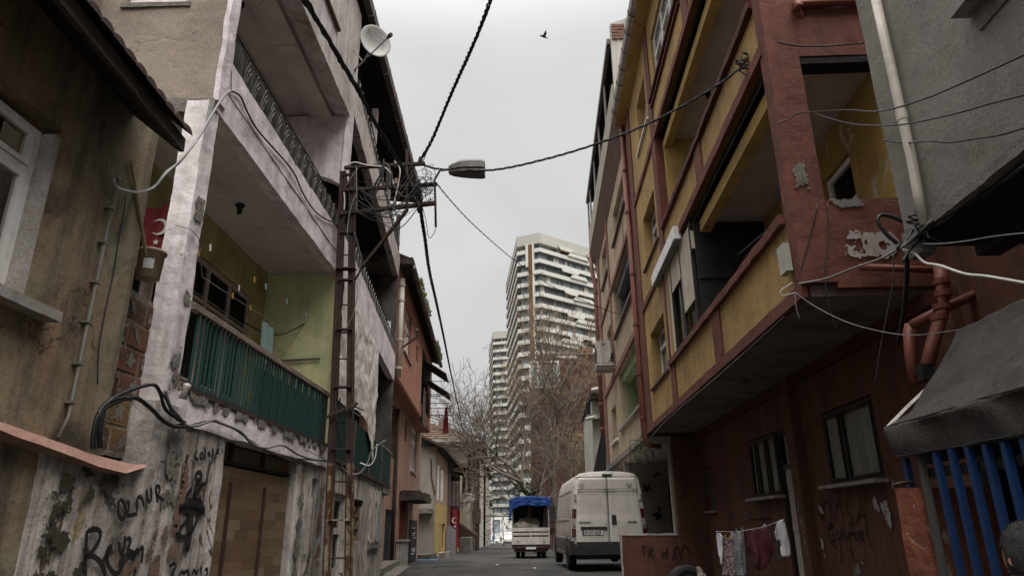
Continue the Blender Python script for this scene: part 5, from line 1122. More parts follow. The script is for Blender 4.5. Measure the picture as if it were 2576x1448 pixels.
window(L3, 1.72, 3.58, 5.0, 6.53, .1, K, 'pvc_frame', (.33, .66), .7, .08, .07, .15, 'marble', curtain='curtain')
window(L3, 2.22, 4.08, 2.02, 3.63, .56, K, 'brown_frame', (.4,), .7, .10, .07, .12, curtain='curtain')
window(L3, 8.92, 11.08, 2.04, 3.78, .52, K, 'pvc_frame', (.5,), .72, .10, .07, .14, curtain='curtain')
MB().box(L3, 5.35, 5.9, .1, .12, 5.55, 6.1).box(L3, 6.6, 7.2, .5, .52, 2.9, 3.7).build('pane', 'glass', K)
MB().box(L3, 2.6, 5.3, .52, .58, -1.4, .50).build('door', 'door_navy', K)
o = MB().box(L3, 9.35, 12.0, .40, .44, -1.4, .22).build('dark_door_panel', 'door_navy', K)
for k, z in enumerate((-.05, -.25, -.32, -.42, -.82, -.9, -1.0)):
    MB().tube([P(9.9+.2*(k % 2)+j*.18, .392, z+.02*math.sin(j*2.3+k)) for j in range(8)], .012, 3).build('chalk_scrawl', 'flag_white', o)
MB().rbox(L3, 5.7, 10.2, -.30, .45, .86, 1.06, .3, .06, 3).build('door_canopy', 'old_wood', K)
MB().rbox(L3, 5.8, 10.0, -.25, .4, 1.05, 1.16, .2, .07, 4).build('canopy_debris', 'tile_dark', K)
MB().box(L3, 6.2, 6.9, .25, .45, -1.5, .9).build('pier', 'red_dark', K)
# rack opening with dark boards
MB().box(L3, 7.3, 11.6, .1, .14, 4.4, 6.6).build('shutter_boards', 'black_board', K)
for k in range(8): MB().box(L3, 7.35+k*.53, 7.38+k*.53, .05, .1, 4.4, 6.6).build('shutter_bar', 'dark_frame', K)
MB().box(L3, 7.2, 7.32, -.02, .2, 4.4, 6.75).box(L3, 11.6, 11.7, -.02, .2, 4.4, 6.75).build('frame_trim', 'cream', K)
# gutter and mossy tiles
for i in range(13):
    a = .0+i*.98; j = .015*noise.noise(Vector((i*3., 1, 7)))
    MB().tube([P(a+.01, -.38, 7.0+j-.02*0), P(a+.97, -.38, 6.99+j)], .085, 8).build('gutter_length', 'gutter', K, smooth=True)
MB().hexa([P(-.1, -.35, 7.05), P(12.7, -.35, 7.02), P(12.7, .3, 7.25), P(-.1, .3, 7.28), P(-.1, -.35, 7.12), P(12.7, -.35, 7.1), P(12.7, .3, 7.35), P(-.1, .3, 7.38)]).build('eave_board', 'roof_under', K)
MB().hexa([P(-.1, -.40, 7.14), P(12.7, -.40, 7.12), P(12.7, 2.6, 8.4), P(-.1, 2.6, 8.42), P(-.1, -.40, 7.22), P(12.7, -.40, 7.2), P(12.7, 2.6, 8.5), P(-.1, 2.6, 8.52)]).build('roof', 'tile_dark', K)
MB().rbox(L3, -.25, .9, -.38, .2, 7.02, 7.2, .2, .04, 2).build('broken_eave_end', 'old_wood', K)
mb = MB(); rr = random.Random(2)
for k in range(1500):
    s = rr.choice((rr.uniform(1.6, 5.4), rr.uniform(9.2, 12.2))); h = rr.uniform(.03, .17); q = P(s, -.42+rr.uniform(-.06, .3), 7.15+rr.uniform(-.02, .1))
    a = Vector((rr.uniform(-1, 1), rr.uniform(-1, 1), 0)).normalized()*.03; mb.quad(q-a, q+a, q+a*.4+Vector((rr.uniform(-.05, .05), 0, h)))
mb.build('roof_moss', 'moss', K, kind='stuff')
wp = thing('white_downpipe', 'cream plastic downpipe between the burnt balcony section and the salmon house', 'pipe', L3.P(.05, -.1, 3.8))
MB().tube([P(.12, -.07, 6.7), P(.12, -.07, 3.85)], .075, 10).build('pipe', 'pvc_white', wp, smooth=True)
for z in (6.5, 6.05, 4.9, 4.1): MB().lathe(P(.12, -.07, z), (0, 0, 1), [(.075, -.03), (.095, -.03), (.095, .03), (.075, .03)], 10).build('collar', 'pvc_white', wp)
# drying rack pole bracket
tag(MB().tube([L3.pt(*e8(262, 940), 0), L3.pt(*e8(410, 835), -.55)], .03, 5).tube([L3.pt(*e8(258, 780), 0), L3.pt(*e8(372, 848), -.45)], .02, 5).tube([L3.pt(*e8(275, 822), 0), L3.pt(*e8(350, 845), -.4)], .02, 5).tube([L3.pt(*e8(410, 835), -.55), L3.pt(*e8(405, 765), -.55)], .03, 5).build('wall_bracket', 'gutter'), 'rusty triangular bracket sticking out beside the upper salmon window', 'bracket')
AWN = thing('shade_flaps', 'two propped dark board flaps over the upper opening of the salmon house', 'awning', P(9, -.3, 5))
for (s0, s1, z) in ((7.4, 9.2, 6.1), (9.6, 11.4, 5.75)):
    MB().hexa([P(s0, 0, z), P(s1, 0, z), P(s1, -.95, z-.62), P(s0, -.95, z-.62), P(s0, 0, z+.04), P(s1, 0, z+.04), P(s1, -.95, z-.58), P(s0, -.95, z-.58)]).build('flap', 'old_wood', AWN)
for z in (5.6, 5.0, 4.7): MB().tube([P(9.4, 0, z), P(9.4, -1.0, z+.02)], .015, 4).tube([P(11.2, 0, z-.2), P(11.2, -1.0, z-.2)], .015, 4).build('rod', 'iron', AWN)
tag(MB().sheet(lambda u, v: P(9.3+.10*u+.02*math.sin(v*8), -.86+.16*(u-.5)*(1.6-v), 4.55-1.05*(1-v)), 5, 14).build('hanging_red_cloth', 'flag', thick=.01), 'narrow red pennant hanging from rods off the salmon house', 'cloth')
tag(MB().sheet(lambda u, v: P(7.9+.8*u, -.08+.03*math.sin(u*20+v*3), 3.7+1.4*v-.1*math.sin(u*3)), 16, 14).build('patterned_rug', 'cloth_pattern', thick=.012), 'dark patterned rug hung over the jetty of the salmon house', 'rug')
dpp = tag(MB().tube([P(3.9, .36, 3.6), P(3.9, .36, .8), P(3.95, .36, -1.4)], .06, 8).build('drainpipe', 'rust', smooth=True), 'rusty brown drainpipe beside the navy door of the salmon house', 'drainpipe')
tag(MB().box(L3, 5.3, 6.1, .1, .42, -1.45, -.45).box(L3, 5.25, 6.15, .05, .42, -.45, -.40).build('meter_cabinet', 'marble'), 'pale narrow meter cabinet standing between navy door and canopy', 'cabinet')
# steps in front of the navy door
sp = thing('door_steps', 'two mossy concrete steps below the navy door, beside the road', 'steps', LB.P(8.5, -.2, -1.2))
for k, (z0, z1, dd) in enumerate(((-1.25, -1.08, -.35), (-1.08, -.93, .0))): MB().rbox(LB, 7.1, 12.0, dd, .9, z0, z1, .25, .03, k).build('step', 'mortar', sp)
rb_ = tag(MB().rbox(WF, -6.2, -5.2, 32.5, 35.0, -1.5, -1.2, .3, .09, 3).build('rubble_heap', 'rubbish'), 'low heap of rubbish at the corner of the salmon house', 'rubbish')
tag(MB().rbox(WF, -5.6, -4.6, 31.0, 31.5, -1.36, -1.33, .2, .01, 3).build('blue_sheet', 'plastic_blue'), 'flat light-blue plastic piece lying on the road edge by the rubbish', 'plastic')
tag(MB().rbox(WF, -5.0, -4.5, 34.2, 34.8, -1.42, -1.14, .15, .04, 5).build('pale_sack', 'bag'), 'small pale sack on the road edge in front of the ochre house', 'sack')
tag(MB().tube([Vector((-5.9, 32.0, -1.35)), Vector((-6.3, 32.6, .1))], .05, 6).tube([Vector((-5.75, 32.0, -1.35)), Vector((-6.25, 32.7, -.2))], .04, 6).build('leaning_sticks', 'old_wood'), 'dark sticks leaning in the corner beside the salmon house', 'sticks')

# ============================================================ ochre and peach house
Y = thing('ochre_house', 'two-storey house, ochre below and peach above, with dark tiled eave', 'house', Vector((-6, 40, -1.6)))
P = L4.P
mb = MB(); zlo, zhi = -2.2, 1.15
wall(mb, L4, 0, 19.5, zlo, zhi, 0, .3, [(2.75, 3.6, -1.9, .15), (4.2, 6.2, -1.2, .15)], .7); mb.build('lower_wall', 'ochre_low', Y)
mb = MB(); wall(mb, L4, 0, 9.0, zhi, 3.75, 0, .3, [(.95, 2.0, 1.3, 3.1), (2.9, 4.3, 1.3, 3.0)], .7); mb.build('upper_wall', 'peach_up', Y)
MB().box(L4, 9.0, 19.5, .1, .3, 1.15, 4.0).build('upper_wall', 'tile_dark', Y)
MB().box(L4, .3, 19.5, .6, 6, -2.2, 3.9).build('core', 'soffit_dark', Y)
window(L4, .97, 1.98, 1.32, 3.08, .0, Y, 'pvc_frame', (.5,), None, .10, .07, None, curtain='curtain'); window(L4, 2.92, 4.28, 1.32, 2.98, .0, Y, 'pvc_frame', (.5,), None, .10, .07, None, curtain='curtain')
MB().box(L4, 2.75, 3.6, .15, .2, -1.9, .15).build('door', 'brown_frame', Y); MB().box(L4, 4.2, 6.2, .15, .2, -1.2, .15).build('dark_opening', 'black_board', Y)
for k in range(10): MB().box(L4, 9.3+k*.8, 9.36+k*.8, -.02, .1, 1.3, 3.6).build('slat', 'old_wood', Y)
EG = EF(L4, 0)
mb = MB(); wall(mb, EG, 0, 5, -1.8, 3.9, -.02, .25, [(1.2, 1.5, -.45, -.15)], .6)
for v in mb.v: v += L4.t*.02*noise.noise(v)
mb.build('gable_wall', 'grey_house', Y)
MB().box(EG, 1.2, 1.5, .1, .15, -.45, -.15).build('vent', 'black_board', Y)
MB().rbox(EG, .05, 1.9, -.5, .0, .62, .86, .2, .04, 2).build('balcony_slab', 'mortar', Y)
MB().tube([EG.P(.25, -.06, 3.3), EG.P(.2, -.06, 2.4), EG.P(-.02, -.06, 1.5)], .03, 5).build('cable_run', 'iron', Y)
for k in range(24):
    a = -.6+k*.84; j = .04*noise.noise(Vector((k, 4, 4)))
    zt = 3.75-.035*max(0, k-4)*.35
    MB().hexa([P(a, -.5, zt+j), P(a+.8, -.5, zt+j-.02), P(a+.8, 2.2, zt+1.3+j), P(a, 2.2, zt+1.3+j), P(a, -.5, zt+.12+j), P(a+.8, -.5, zt+.10+j), P(a+.8, 2.2, zt+1.45+j), P(a, 2.2, zt+1.45+j)]).build('roof_strip', 'tile_dark', Y)
MB().tube([P(7.2, -.1, 3.7), P(7.2, -.1, -1.7)], .06, 6).build('drainpipe', 'brown_frame', Y)
f2 = thing('flag', 'long red flag with white crescent and star on the ochre house front', 'flag', P(7.8, -.2, -1), 'red crescent flags along the street')
MB().sheet(lambda u, v: P(7.8+.07*math.sin(u*9+v*2), -.12-.62*u, -1.05+2.15*v-.18*u), 12, 14).build('cloth', 'flag', f2, smooth=True)
mo = [(-.42-.17*math.cos(math.radians(a)), .35+.17*math.sin(math.radians(a))) for a in range(40, 321, 20)]+[(-.46-.13*math.cos(math.radians(a)), .35+.13*math.sin(math.radians(a))) for a in range(310, 49, -20)]
MB().prism([P(7.70, a, b) for a, b in mo], [P(7.705, a, b) for a, b in mo]).build('crescent', 'flag_white', f2)
st = [(-.45+(.09 if k % 2 == 0 else .038)*math.sin(k*math.pi/5), -.0+(.09 if k % 2 == 0 else .038)*math.cos(k*math.pi/5)) for k in range(10)]
MB().prism([P(7.70, a, b) for a, b in st], [P(7.705, a, b) for a, b in st]).build('star', 'flag_white', f2)
tag(MB().sheet(lambda u, v: P(6.3+.8*u+.05*math.sin(u*14), -.06-.5*u, -1.55+1.5*v+.1*math.sin(u*5)), 24, 8).build('striped_blanket', 'cloth_grey', thick=.02), 'pale grey striped blanket hung low on the ochre house', 'blanket')
tag(MB().sheet(lambda u, v: P(8.4+.3*u+.08*math.sin(u*14), -.05-.55*u, 1.2+1.5*v), 24, 8).build('red_laundry', 'cloth_pattern', thick=.02), 'dark red patterned laundry above the long flag', 'laundry')
tag(MB().sheet(lambda u, v: P(9.0+.3*u+.05*math.sin(u*12), -.1-.45*u, .0+1.7*v), 14, 8).build('flowered_cloth', 'patterned' if False else 'cloth_pattern', thick=.02), 'flowered cloth hanging just right of the long flag', 'laundry')

# ============================================================ row of houses further down on the left
def fhouse(nm, label, x0, x1, y0, y1, zt, m, roofm='tile', wins=(), hip=0, eave=.5, cat='house'):
    zb = gz(y1)-.3; o = thing(nm, label, cat, Vector(((x0+x1)/2, y0, zb)))
    holes = [(a, b, c, d) for (a, b, c, d) in wins]
    class FF:
        @staticmethod
        def P(s, d, z): return Vector((x1+(s-y0)*(-.06)-d, s, z))
    mb = MB(); wall(mb, FF, y0, y1, zb, zt, 0, .3, holes, 2.0); mb.build('wall', m, o)
    mb = MB(); mb.abox(x0, x1-.01, y0, y0+.3, zb, zt).abox(x0, x0+.3, y0, y1, zb, zt); mb.build('end_wall', m, o)
    MB().abox(x0+.4, x1-1.2-.06*(y1-y0), y0+.4, y1, zb, zt-.05).build('core', m, o)
    for (a, b, c, d) in holes:
        w_ = MB().box(FF, a, b, .1, .16, c, d).build('window', 'pvc_frame', o)
        MB().box(FF, a+.1, (a+b)/2-.05, .09, .1, c+.1, d-.1).box(FF, (a+b)/2+.05, b-.1, .09, .1, c+.1, d-.1).build('pane', 'glass_far', w_)
    e = eave; xx1 = x1+e; xe = x1-.06*(y1-y0)+e
    if hip:
        ym = (y0+y1)/2; xm = (x0+x1)/2; r = hip
        a, b, c, d = (x0-e, y0-e, zt), (xx1, y0-e, zt), (xe, y1+e, zt), (x0-e, y1+e, zt); t1, t2 = (xm, y0+(x1-x0)*.4, zt+r), (xm, y1-(x1-x0)*.4, zt+r)
        mb = MB(); mb.quad(a, b, t1).quad(b, c, t2, t1).quad(c, d, t2).quad(d, a, t1, t2).quad(d, c, b, a); mb.build('roof', roofm, o)
        rows = MB()
        for k in range(14):
            f_ = k/14; z = zt+r*f_; q = [Vector(a).lerp(Vector(t1), f_), Vector(b).lerp(Vector(t1), f_)]; q2 = [Vector(b).lerp(Vector(t1), f_), Vector(c).lerp(Vector(t2), f_)]
            rows.tube([q[0]+Vector((0, 0, .04)), q[1]+Vector((0, 0, .04))], .06, 4).tube([q2[0]+Vector((0, 0, .04)), q2[1]+Vector((0, 0, .04))], .06, 4)
        rows.build('tile_courses', roofm, o, kind='stuff')
        MB().abox(x0-e, xx1, y0-e-.02, y0-e+.1, zt-.28, zt).build('fascia', 'marble', o)
    else:
        MB().hexa([(x0, y0-.3, zt), (xx1, y0-.3, zt), (xe, y1, zt), (x0, y1, zt), (x0, y0-.3, zt+1.0), (xx1, y0-.3, zt+.12), (xe, y1, zt+.12), (x0, y1, zt+1.0)]).build('roof', roofm, o)
    return o, FF
def xr(px, y, py=1900): return at(px, py, y).x
# tall house with hipped roof
z5 = at(1900, 1768, 62).z
o5, FF5 = fhouse('hip_roofed_house', 'taller cement house with orange tiled hip roof rising behind the ochre house', xr(1893, 62)-17, xr(1893, 62), 60, 78, z5, 'grey_house', 'tile', [(60.6, 62.4, z5-3.6, z5-1.4), (64, 66.5, z5-3.6, z5-1.4)], hip=at(1735, 1650, 67).z-z5, eave=1.1)
cx5 = at(1767, 1690, 66); MB().abox(cx5.x-.35, cx5.x+.35, 66, 66.7, z5+1, cx5.z+.1).build('chimney', 'brick', o5)
o6, FF6 = fhouse('cream_house', 'narrow cream-rendered house with satellite dishes beyond the ochre house', xr(1760, 57), xr(1862, 57, 2000), 57, 63, at(1860, 1870, 57).z, 'cream', 'tile_dark', [(58, 59.2, 1, 3)])
o7, FF7 = fhouse('pale_tall_house', 'pale tall narrow house with small tiled roof, far left row', xr(1800, 82), xr(1925, 82, 1900), 80, 96, at(1930, 1835, 82).z, 'cream2', 'tile', [(82, 84, 3, 5.5), (86, 88, 3, 5.5), (82, 84, -.5, 2)], hip=1.5, eave=.4)
o8, FF8 = fhouse('far_beige_house', 'far beige house at the end of the left row', xr(1850, 100), xr(1945, 100, 1950), 99, 128, at(1940, 1870, 100).z, 'cream', 'tile_dark', [(102, 104, 2, 5), (108, 111, 2, 5), (116, 119, 1, 4)])
o9, FF9 = fhouse('low_shed', 'low grey concrete shed with red awning post in front of the cream house', xr(1835, 54), xr(1880, 54, 2100), 54, 56.5, at(1870, 2145, 54).z, 'concrete', 'tile_dark')
MB().abox(xr(1845, 56), xr(1880, 56, 1960), 56, 56.3, -1.9, at(1870, 1970, 56).z).build('upper_wall', 'olive' if False else 'cream', o9)
o10, _ = fhouse('distant_house', 'small distant house just before the white podium', xr(1900, 135), xr(1958, 135, 1990), 133, 160, at(1955, 2010, 135).z, 'cream2', 'tile_dark', [(137, 140, -.5, 2)])
for i, (px, py, yy, r_) in enumerate(((1884, 1992, 55, .34), (1856, 1995, 54, .28), (1887, 1790, 60, .3))):
    c = at(px, py, yy); ax = Vector((.5, -.85, .15)); d_ = thing('satellite_dish', ['white satellite dish on the cream house, larger of the pair', 'smaller white satellite dish left of its pair on the cream house', 'small dish under the eave of the hip-roofed house'][i], 'satellite dish', c, 'dishes on the far houses')
    MB().lathe(c, ax, [(0, 0), (r_*.5, .03), (r_, .12), (r_, .1), (r_*.5, .01), (0, -.02)], 18).build('reflector', 'marble', d_, smooth=True); MB().tube([c, c+Vector((-.4, .3, -.5))], .03, 5).build('bracket', 'zinc', d_)
tag(MB().tube([at(1858, 1960, 56), at(1880, 1985, 50.5), at(1895, 2010, 50)], .03, 5).build('bent_branch', 'bag'), 'pale bent branch reaching over the street by the cream house', 'branch')
# concrete block wall pier by the road
tag(MB().rbox(WF, xr(1838, 50, 2150), xr(1880, 50, 2150), 50, 52, -1.9, at(1860, 2148, 50).z, .5, .04, 1).build('concrete_block', 'concrete'), 'waist-high concrete block at the roadside beyond the ochre house', 'concrete block')

# far utility poles
def lattice(px0, px1, ptop, pbot, y, label, n=9, arms=((.06, 1.2),)):
    a, b = at(px0, pbot, y), at(px1, pbot, y); zt = at(px0, ptop, y).z; zb = gz(y)
    t_ = thing('lattice_pole', label, 'utility pole', Vector(((a.x+b.x)/2, y, zb)), 'far utility poles on the left')
    cx = (a.x+b.x)/2; w_ = abs(b.x-a.x)
    for sx in (-1, 1): MB().bar(Vector((cx+sx*w_/2, y, zb)), Vector((cx+sx*w_*.32, y, zt)), .09, .16).build('leg', 'rust', t_)
    for k in range(n): 
        f_ = (k+.5)/n; z = zb+(zt-zb)*f_; MB().bar(Vector((cx-w_*.5*(1-.36*f_), y, z)), Vector((cx+w_*.5*(1-.36*f_), y, z)), .08, .06).build('rung', 'rust', t_)
    for f_, L in arms: MB().bar(Vector((cx-L, y, zt-f_*(zt-zb))), Vector((cx+L, y, zt-f_*(zt-zb))), .1, .1).build('crossarm', 'rust', t_)
    return t_
lattice(1893, 1913, 1868, 2190, 62, 'dark lattice utility pole in front of the cream house', 10, ((.03, .9), (.12, .9)))
lattice(1950, 1961, 1990, 2176, 150, 'farthest lattice utility pole, before the white podium', 8, ((.1, 1.4),))
p_ = at(1906, 2190, 58); pz = thing('dark_pole', 'thick dark pole beside the cream house', 'utility pole', Vector((p_.x, 58, gz(58))), 'far utility poles on the left')
MB().tube([Vector((p_.x, 58, gz(58))), Vector((p_.x, 58, at(1906, 1880, 58).z))], .12, 8, r2=.09).build('shaft', 'rust', pz); MB().rbox(WF, p_.x-.35, p_.x+.3, 57.8, 58.2, .2, 1.3, .3, .03, 3).build('meter_box', 'old_wood', pz)
for px, top, y, lab in ((1937, 1850, 120, 'tall thin pole with cross-arm at the left road edge'), (1975, 2040, 170, 'thin far pole in front of the white podium')):
    p_ = at(px, 2100, y); pz = thing('thin_pole', lab, 'utility pole', Vector((p_.x, y, gz(y))), 'far utility poles on the left')
    MB().tube([Vector((p_.x, y, gz(y))), Vector((p_.x, y, at(px, top, y).z))], .14, 6).build('shaft', 'gutter', pz); zz = at(px, top+18, y).z; MB().bar(Vector((p_.x-1.1, y, zz)), Vector((p_.x+1.1, y, zz)), .1, .1).build('crossarm', 'iron', pz)
# ============================================================ end of the street: podium, cars, person
Yp = 205
pd_ = thing('white_podium', 'white stone-clad base building below the towers at the street end', 'building', Vector((-10, Yp, -5)))
xa, xb = at(1950, 2150, Yp).x-14, at(2090, 2100, Yp).x+14; zt = at(1990, 2066, Yp).z
mb = MB(); wall(mb, EF(Fr(0, 0, 0, 1), Yp), xa, xb, -6, zt, 0, .5, [(at(1969, 2100, Yp).x, at(2000, 2100, Yp).x, at(1990, 2131, Yp).z, at(1990, 2078, Yp).z)], 4); mb.build('wall', 'white_tile', pd_)
MB().abox(at(1969, 2100, Yp).x, at(2000, 2100, Yp).x, Yp+.3, Yp+.35, at(1990, 2131, Yp).z, at(1990, 2078, Yp).z).build('window', 'glass_far', pd_)
for px in (2010, 2030): x = at(px, 2100, Yp).x; MB().abox(x-.04, x+.04, Yp-.02, Yp+.01, -6, zt).build('joint', 'marble', pd_)
for py in (2095, 2125): z = at(2000, py, Yp).z; MB().abox(at(2004, 2100, Yp).x, xb, Yp-.02, Yp+.01, z-.04, z+.04).build('joint', 'marble', pd_)
hz_ = thing('white_hoarding', 'low white hoarding with blue letters at the end of the street', 'hoarding', Vector((-14, 198, -5)))
MB().abox(at(1930, 2150, 198).x-6, at(2030, 2150, 198).x, 198, 198.2, -5.6, at(1960, 2135, 198).z).build('panel', 'white_tile', hz_)
text('SUI', 1.9, at(1942, 2164, 197.9), (1, 0, 0), (0, 0, 1), 'blue_print', hz_, bold=.06)

def lofted(sections, m, par, nm='body', smooth=False):
    mb = MB(); n = len(sections[0])
    for s in sections: mb.v += [Vector(p) for p in s]
    for i in range(len(sections)-1):
        for k in range(n): mb.f.append((i*n+k, i*n+(k+1) % n, (i+1)*n+(k+1) % n, (i+1)*n+k))
    mb.f.append(tuple(range(n))[::-1]); mb.f.append(tuple((len(sections)-1)*n+k for k in range(n)))
    return mb.build(nm, m, par, smooth=smooth)
class CarF:    # u right, v forward, w up
    def __init__(s, org, ang): s.o = Vector(org); a = math.radians(ang); s.fv = Vector((-math.sin(a), math.cos(a), 0)); s.rv = Vector((math.cos(a), math.sin(a), 0))
    def P(s, u, v, w_): return s.o+s.rv*u+s.fv*v+Vector((0, 0, w_))
def wheel(cf, u, v, R, wd, par, out):
    c = cf.P(u, v, R); ax = cf.rv*out
    w_ = MB().lathe(c, ax, [(R*.66, -wd*.5), (R*.9, -wd*.5), (R*.985, -wd*.38), (R, -wd*.2), (R, wd*.2), (R*.985, wd*.38), (R*.9, wd*.5), (R*.70, wd*.5), (R*.64, wd*.42), (R*.64, -wd*.5), (R*.66, -wd*.5)], 30).build('wheel', 'rubber', par, smooth=True)
    MB().lathe(c, ax, [(0, wd*.28), (R*.16, wd*.30), (R*.20, wd*.20), (R*.52, wd*.12), (R*.64, wd*.40), (R*.62, -wd*.3), (0, -wd*.3)], 24).build('rim', 'rim', w_, smooth=True)
# --- far car, person, oncoming pickup
cf = CarF((at(2010, 2170, 186).x, 186, gz(186)), 75)
fc = thing('parked_car', 'far white car parked across the street end behind the walking person', 'car', cf.o)
def sec(v, hw, h0, h1): return [cf.P(-hw, v, h0), cf.P(hw, v, h0), cf.P(hw, v, h1*.65), cf.P(hw*.8, v, h1), cf.P(-hw*.8, v, h1), cf.P(-hw, v, h1*.65)]
lofted([sec(-2.1, .7, .4, .75), sec(-1.9, .82, .25, .95), sec(-1.2, .85, .22, 1.4), sec(.2, .85, .22, 1.45), sec(.9, .85, .22, 1.0), sec(2.0, .8, .25, .85), sec(2.2, .65, .4, .7)], 'van', fc)
MB().box(cf, -.86, -.852, -1.1, .1, .95, 1.3).box(cf, .852, .86, -1.1, .1, .95, 1.3).build('side_window', 'glass_far', fc)
for u in (-.8, .8):
    for v in (-1.3, 1.35): wheel(cf, u, v, .3, .2, fc, 1 if u > 0 else -1)
def figure(nm, label, base, h, face, mats, hs=1.0):
    """standing person grown from one skinned skeleton; head, hair and clothes are parts"""
    o = thing(nm, label, 'person', base); k = h/1.75; f = Vector(face).normalized(); r = f.cross(Vector((0, 0, 1))).normalized(); b = Vector(base)
    def V(x, y, z): return r*x*k+f*y*k+Vector((0, 0, z*k))
    def skin(nm2, pts, edges, rads, m):
        me = bpy.data.meshes.new(nm2); me.from_pydata(pts, edges, []); ob = bpy.data.objects.new(nm2, me); COL.objects.link(ob)
        md = ob.modifiers.new('s', 'SKIN'); 
        for i, x in enumerate(rads): me.skin_vertices[0].data[i].radius = (x[0]*k, x[1]*k)
        me.skin_vertices[0].data[0].use_root = True
        ob.modifiers.new('b', 'SUBSURF').levels = 2; ob.modifiers['b'].render_levels = 2
        me.materials.append(A[m]); ob.parent = o; ORG[ob.name] = b.copy(); return ob
    pts = [V(0, 0, .98), V(0, 0, 1.15), V(0, 0, 1.38), V(0, 0, 1.46), V(0, .01, 1.53), V(-.19, 0, 1.41), V(-.25, -.02, 1.13), V(-.24, .06, .88), V(.19, 0, 1.41), V(.25, -.02, 1.13), V(.24, .06, .88),
           V(-.09, 0, .92), V(-.10, .03, .50), V(-.10, -.02, .09), V(-.10, .12, .04), V(.09, 0, .92), V(.11, .05, .50), V(.11, -.02, .09), V(.11, .12, .04)]
    ed = [(0, 1), (1, 2), (2, 3), (3, 4), (2, 5), (5, 6), (6, 7), (2, 8), (8, 9), (9, 10), (0, 11), (11, 12), (12, 13), (13, 14), (0, 15), (15, 16), (16, 17), (17, 18)]
    rd = [(.14, .11), (.14, .10), (.15, .10), (.07, .07), (.052, .055), (.06, .06), (.045, .045), (.033, .033), (.06, .06), (.045, .045), (.033, .033), (.09, .09), (.062, .062), (.045, .045), (.04, .04), (.09, .09), (.062, .062), (.045, .045), (.04, .04)]
    skin('body', pts, ed, rd, mats[0])
    # head
    mb = MB(); hc = b+V(0, .02, 1.53)+Vector((0, 0, .112*k*hs)); nu, nv = 24, 18; k0 = k; k = k*hs
    def hd(u, v):
        th = 2*math.pi*u; ph = math.pi*v; x, y, z = math.sin(ph)*math.cos(th), math.sin(ph)*math.sin(th), math.cos(ph)
        R = 1+.10*max(0, -z)*max(0, y)-.12*max(0, -z-.35)+.10*math.exp(-((x/.16)**2+((z+.08)/.2)**2))*max(0, y)
        return hc+r*x*.076*k*R+f*y*.098*k*R+Vector((0, 0, z*.115*k))
    mb.sheet(hd, nu, nv); hdo = mb.build('head', 'skin', o, smooth=True)
    mb = MB()
    def hr(u, v):
        th = 2*math.pi*u; ph = math.pi*(.0+.66*v); x, y, z = math.sin(ph)*math.cos(th), math.sin(ph)*math.sin(th), math.cos(ph)
        cut = .62 if y > .3 else 1.0
        ph = ph*(cut if y > .3 else 1); x, y, z = math.sin(ph)*math.cos(th), math.sin(ph)*math.sin(th), math.cos(ph)
        nn = 1+.035*noise.noise(Vector((x*9, y*9, z*9)))+.02*noise.noise(Vector((x*25, y*25, z*25)))
        return hc+r*x*.086*k*nn+f*(y*.106-.004)*k*nn+Vector((0, 0, z*.127*k*nn))
    mb.sheet(hr, 40, 22)
    rr = random.Random(1)
    mb.build('hair', 'hair', hdo, smooth=True)
    if h > 1 and base[1] < 10:
        mb = MB()
        for i in range(2600):
            p = Vector(hr(rr.random(), rr.random()**.7)); n_ = (p-hc).normalized(); t_ = (n_+Vector((rr.uniform(-.6, .6), rr.uniform(-.6, .6), rr.uniform(-.5, .4)))).normalized(); a_ = n_.cross(t_).normalized()*.0007
            mb.quad(p-a_, p+a_, p+t_*rr.uniform(.003, .007))
        mb.build('hair_strands', 'hair', hdo, kind='stuff')
        for sx in (-1, 1):
            MB().lathe(hc+r*sx*.076*k-f*.012*k-Vector((0, 0, .012)), r*sx+f*-.5, [(0, -.004), (.012*k, -.003), (.019*k, .002), (.016*k, .006), (.009*k, .004), (0, .003)], 14).build('ear', 'skin', hdo, smooth=True)
            MB().lathe(hc+r*sx*.031*k+f*.088*k+Vector((0, 0, .005)), f, [(0, -.01), (.010*k, -.004), (.006*k, .003), (0, .004)], 10).build('eye', 'pvc_frame', hdo, smooth=True)
        MB().tube([hc-r*.022*k+f*.094*k-Vector((0, 0, .055*k)), hc+f*.099*k-Vector((0, 0, .057*k)), hc+r*.022*k+f*.094*k-Vector((0, 0, .055*k))], .004*k, 6).build('mouth', 'cloth_pattern' if False else 'skin', hdo)
        k = k0
        for sx in (-1, 1):   # hands with five fingers
            wr = b+V(sx*.24, .06, .88)
            hp = [wr-b, V(sx*.235, .075, .80)]; he = [(0, 1)]; hr_ = [(.028, .018), (.036, .018)]
            for j in range(4):
                x0 = -.030+.02*j; L = (.060, .070, .066, .052)[j]; i0 = len(hp)
                hp += [V(sx*.235, .075+x0*.8, .785), V(sx*.232, .082+x0, .785-L*.6), V(sx*.220, .085+x0, .785-L)]; he += [(1, i0), (i0, i0+1), (i0+1, i0+2)]; hr_ += [(.010, .010), (.009, .009), (.008, .008)]
            i0 = len(hp); hp += [V(sx*.225, .118, .82), V(sx*.215, .135, .785)]; he += [(1, i0), (i0, i0+1)]; hr_ += [(.012, .012), (.009, .009)]
            skin('hand', hp, he, hr_, 'skin')
    return o
pp = at(2003, 2171, 182)
figure('person', 'small distant person in dark clothes walking by the white car', Vector((pp.x, 182, gz(182))), 1.72, (.3, -1, 0), ('shirt_dark',))
pc = at(*rb(1960, 1300), 2.2)
figure('person', 'person with short dark hair cut off by the bottom right corner', Vector((at(4128, 2200, 2.2).x, 2.2, -1.15)), 1.10, (-.10, 1, 0), ('shirt_dark',), 1.25)
yq = 118; xq = at(2034, 2150, yq).x; cf = CarF((xq, yq, gz(yq)), 183)
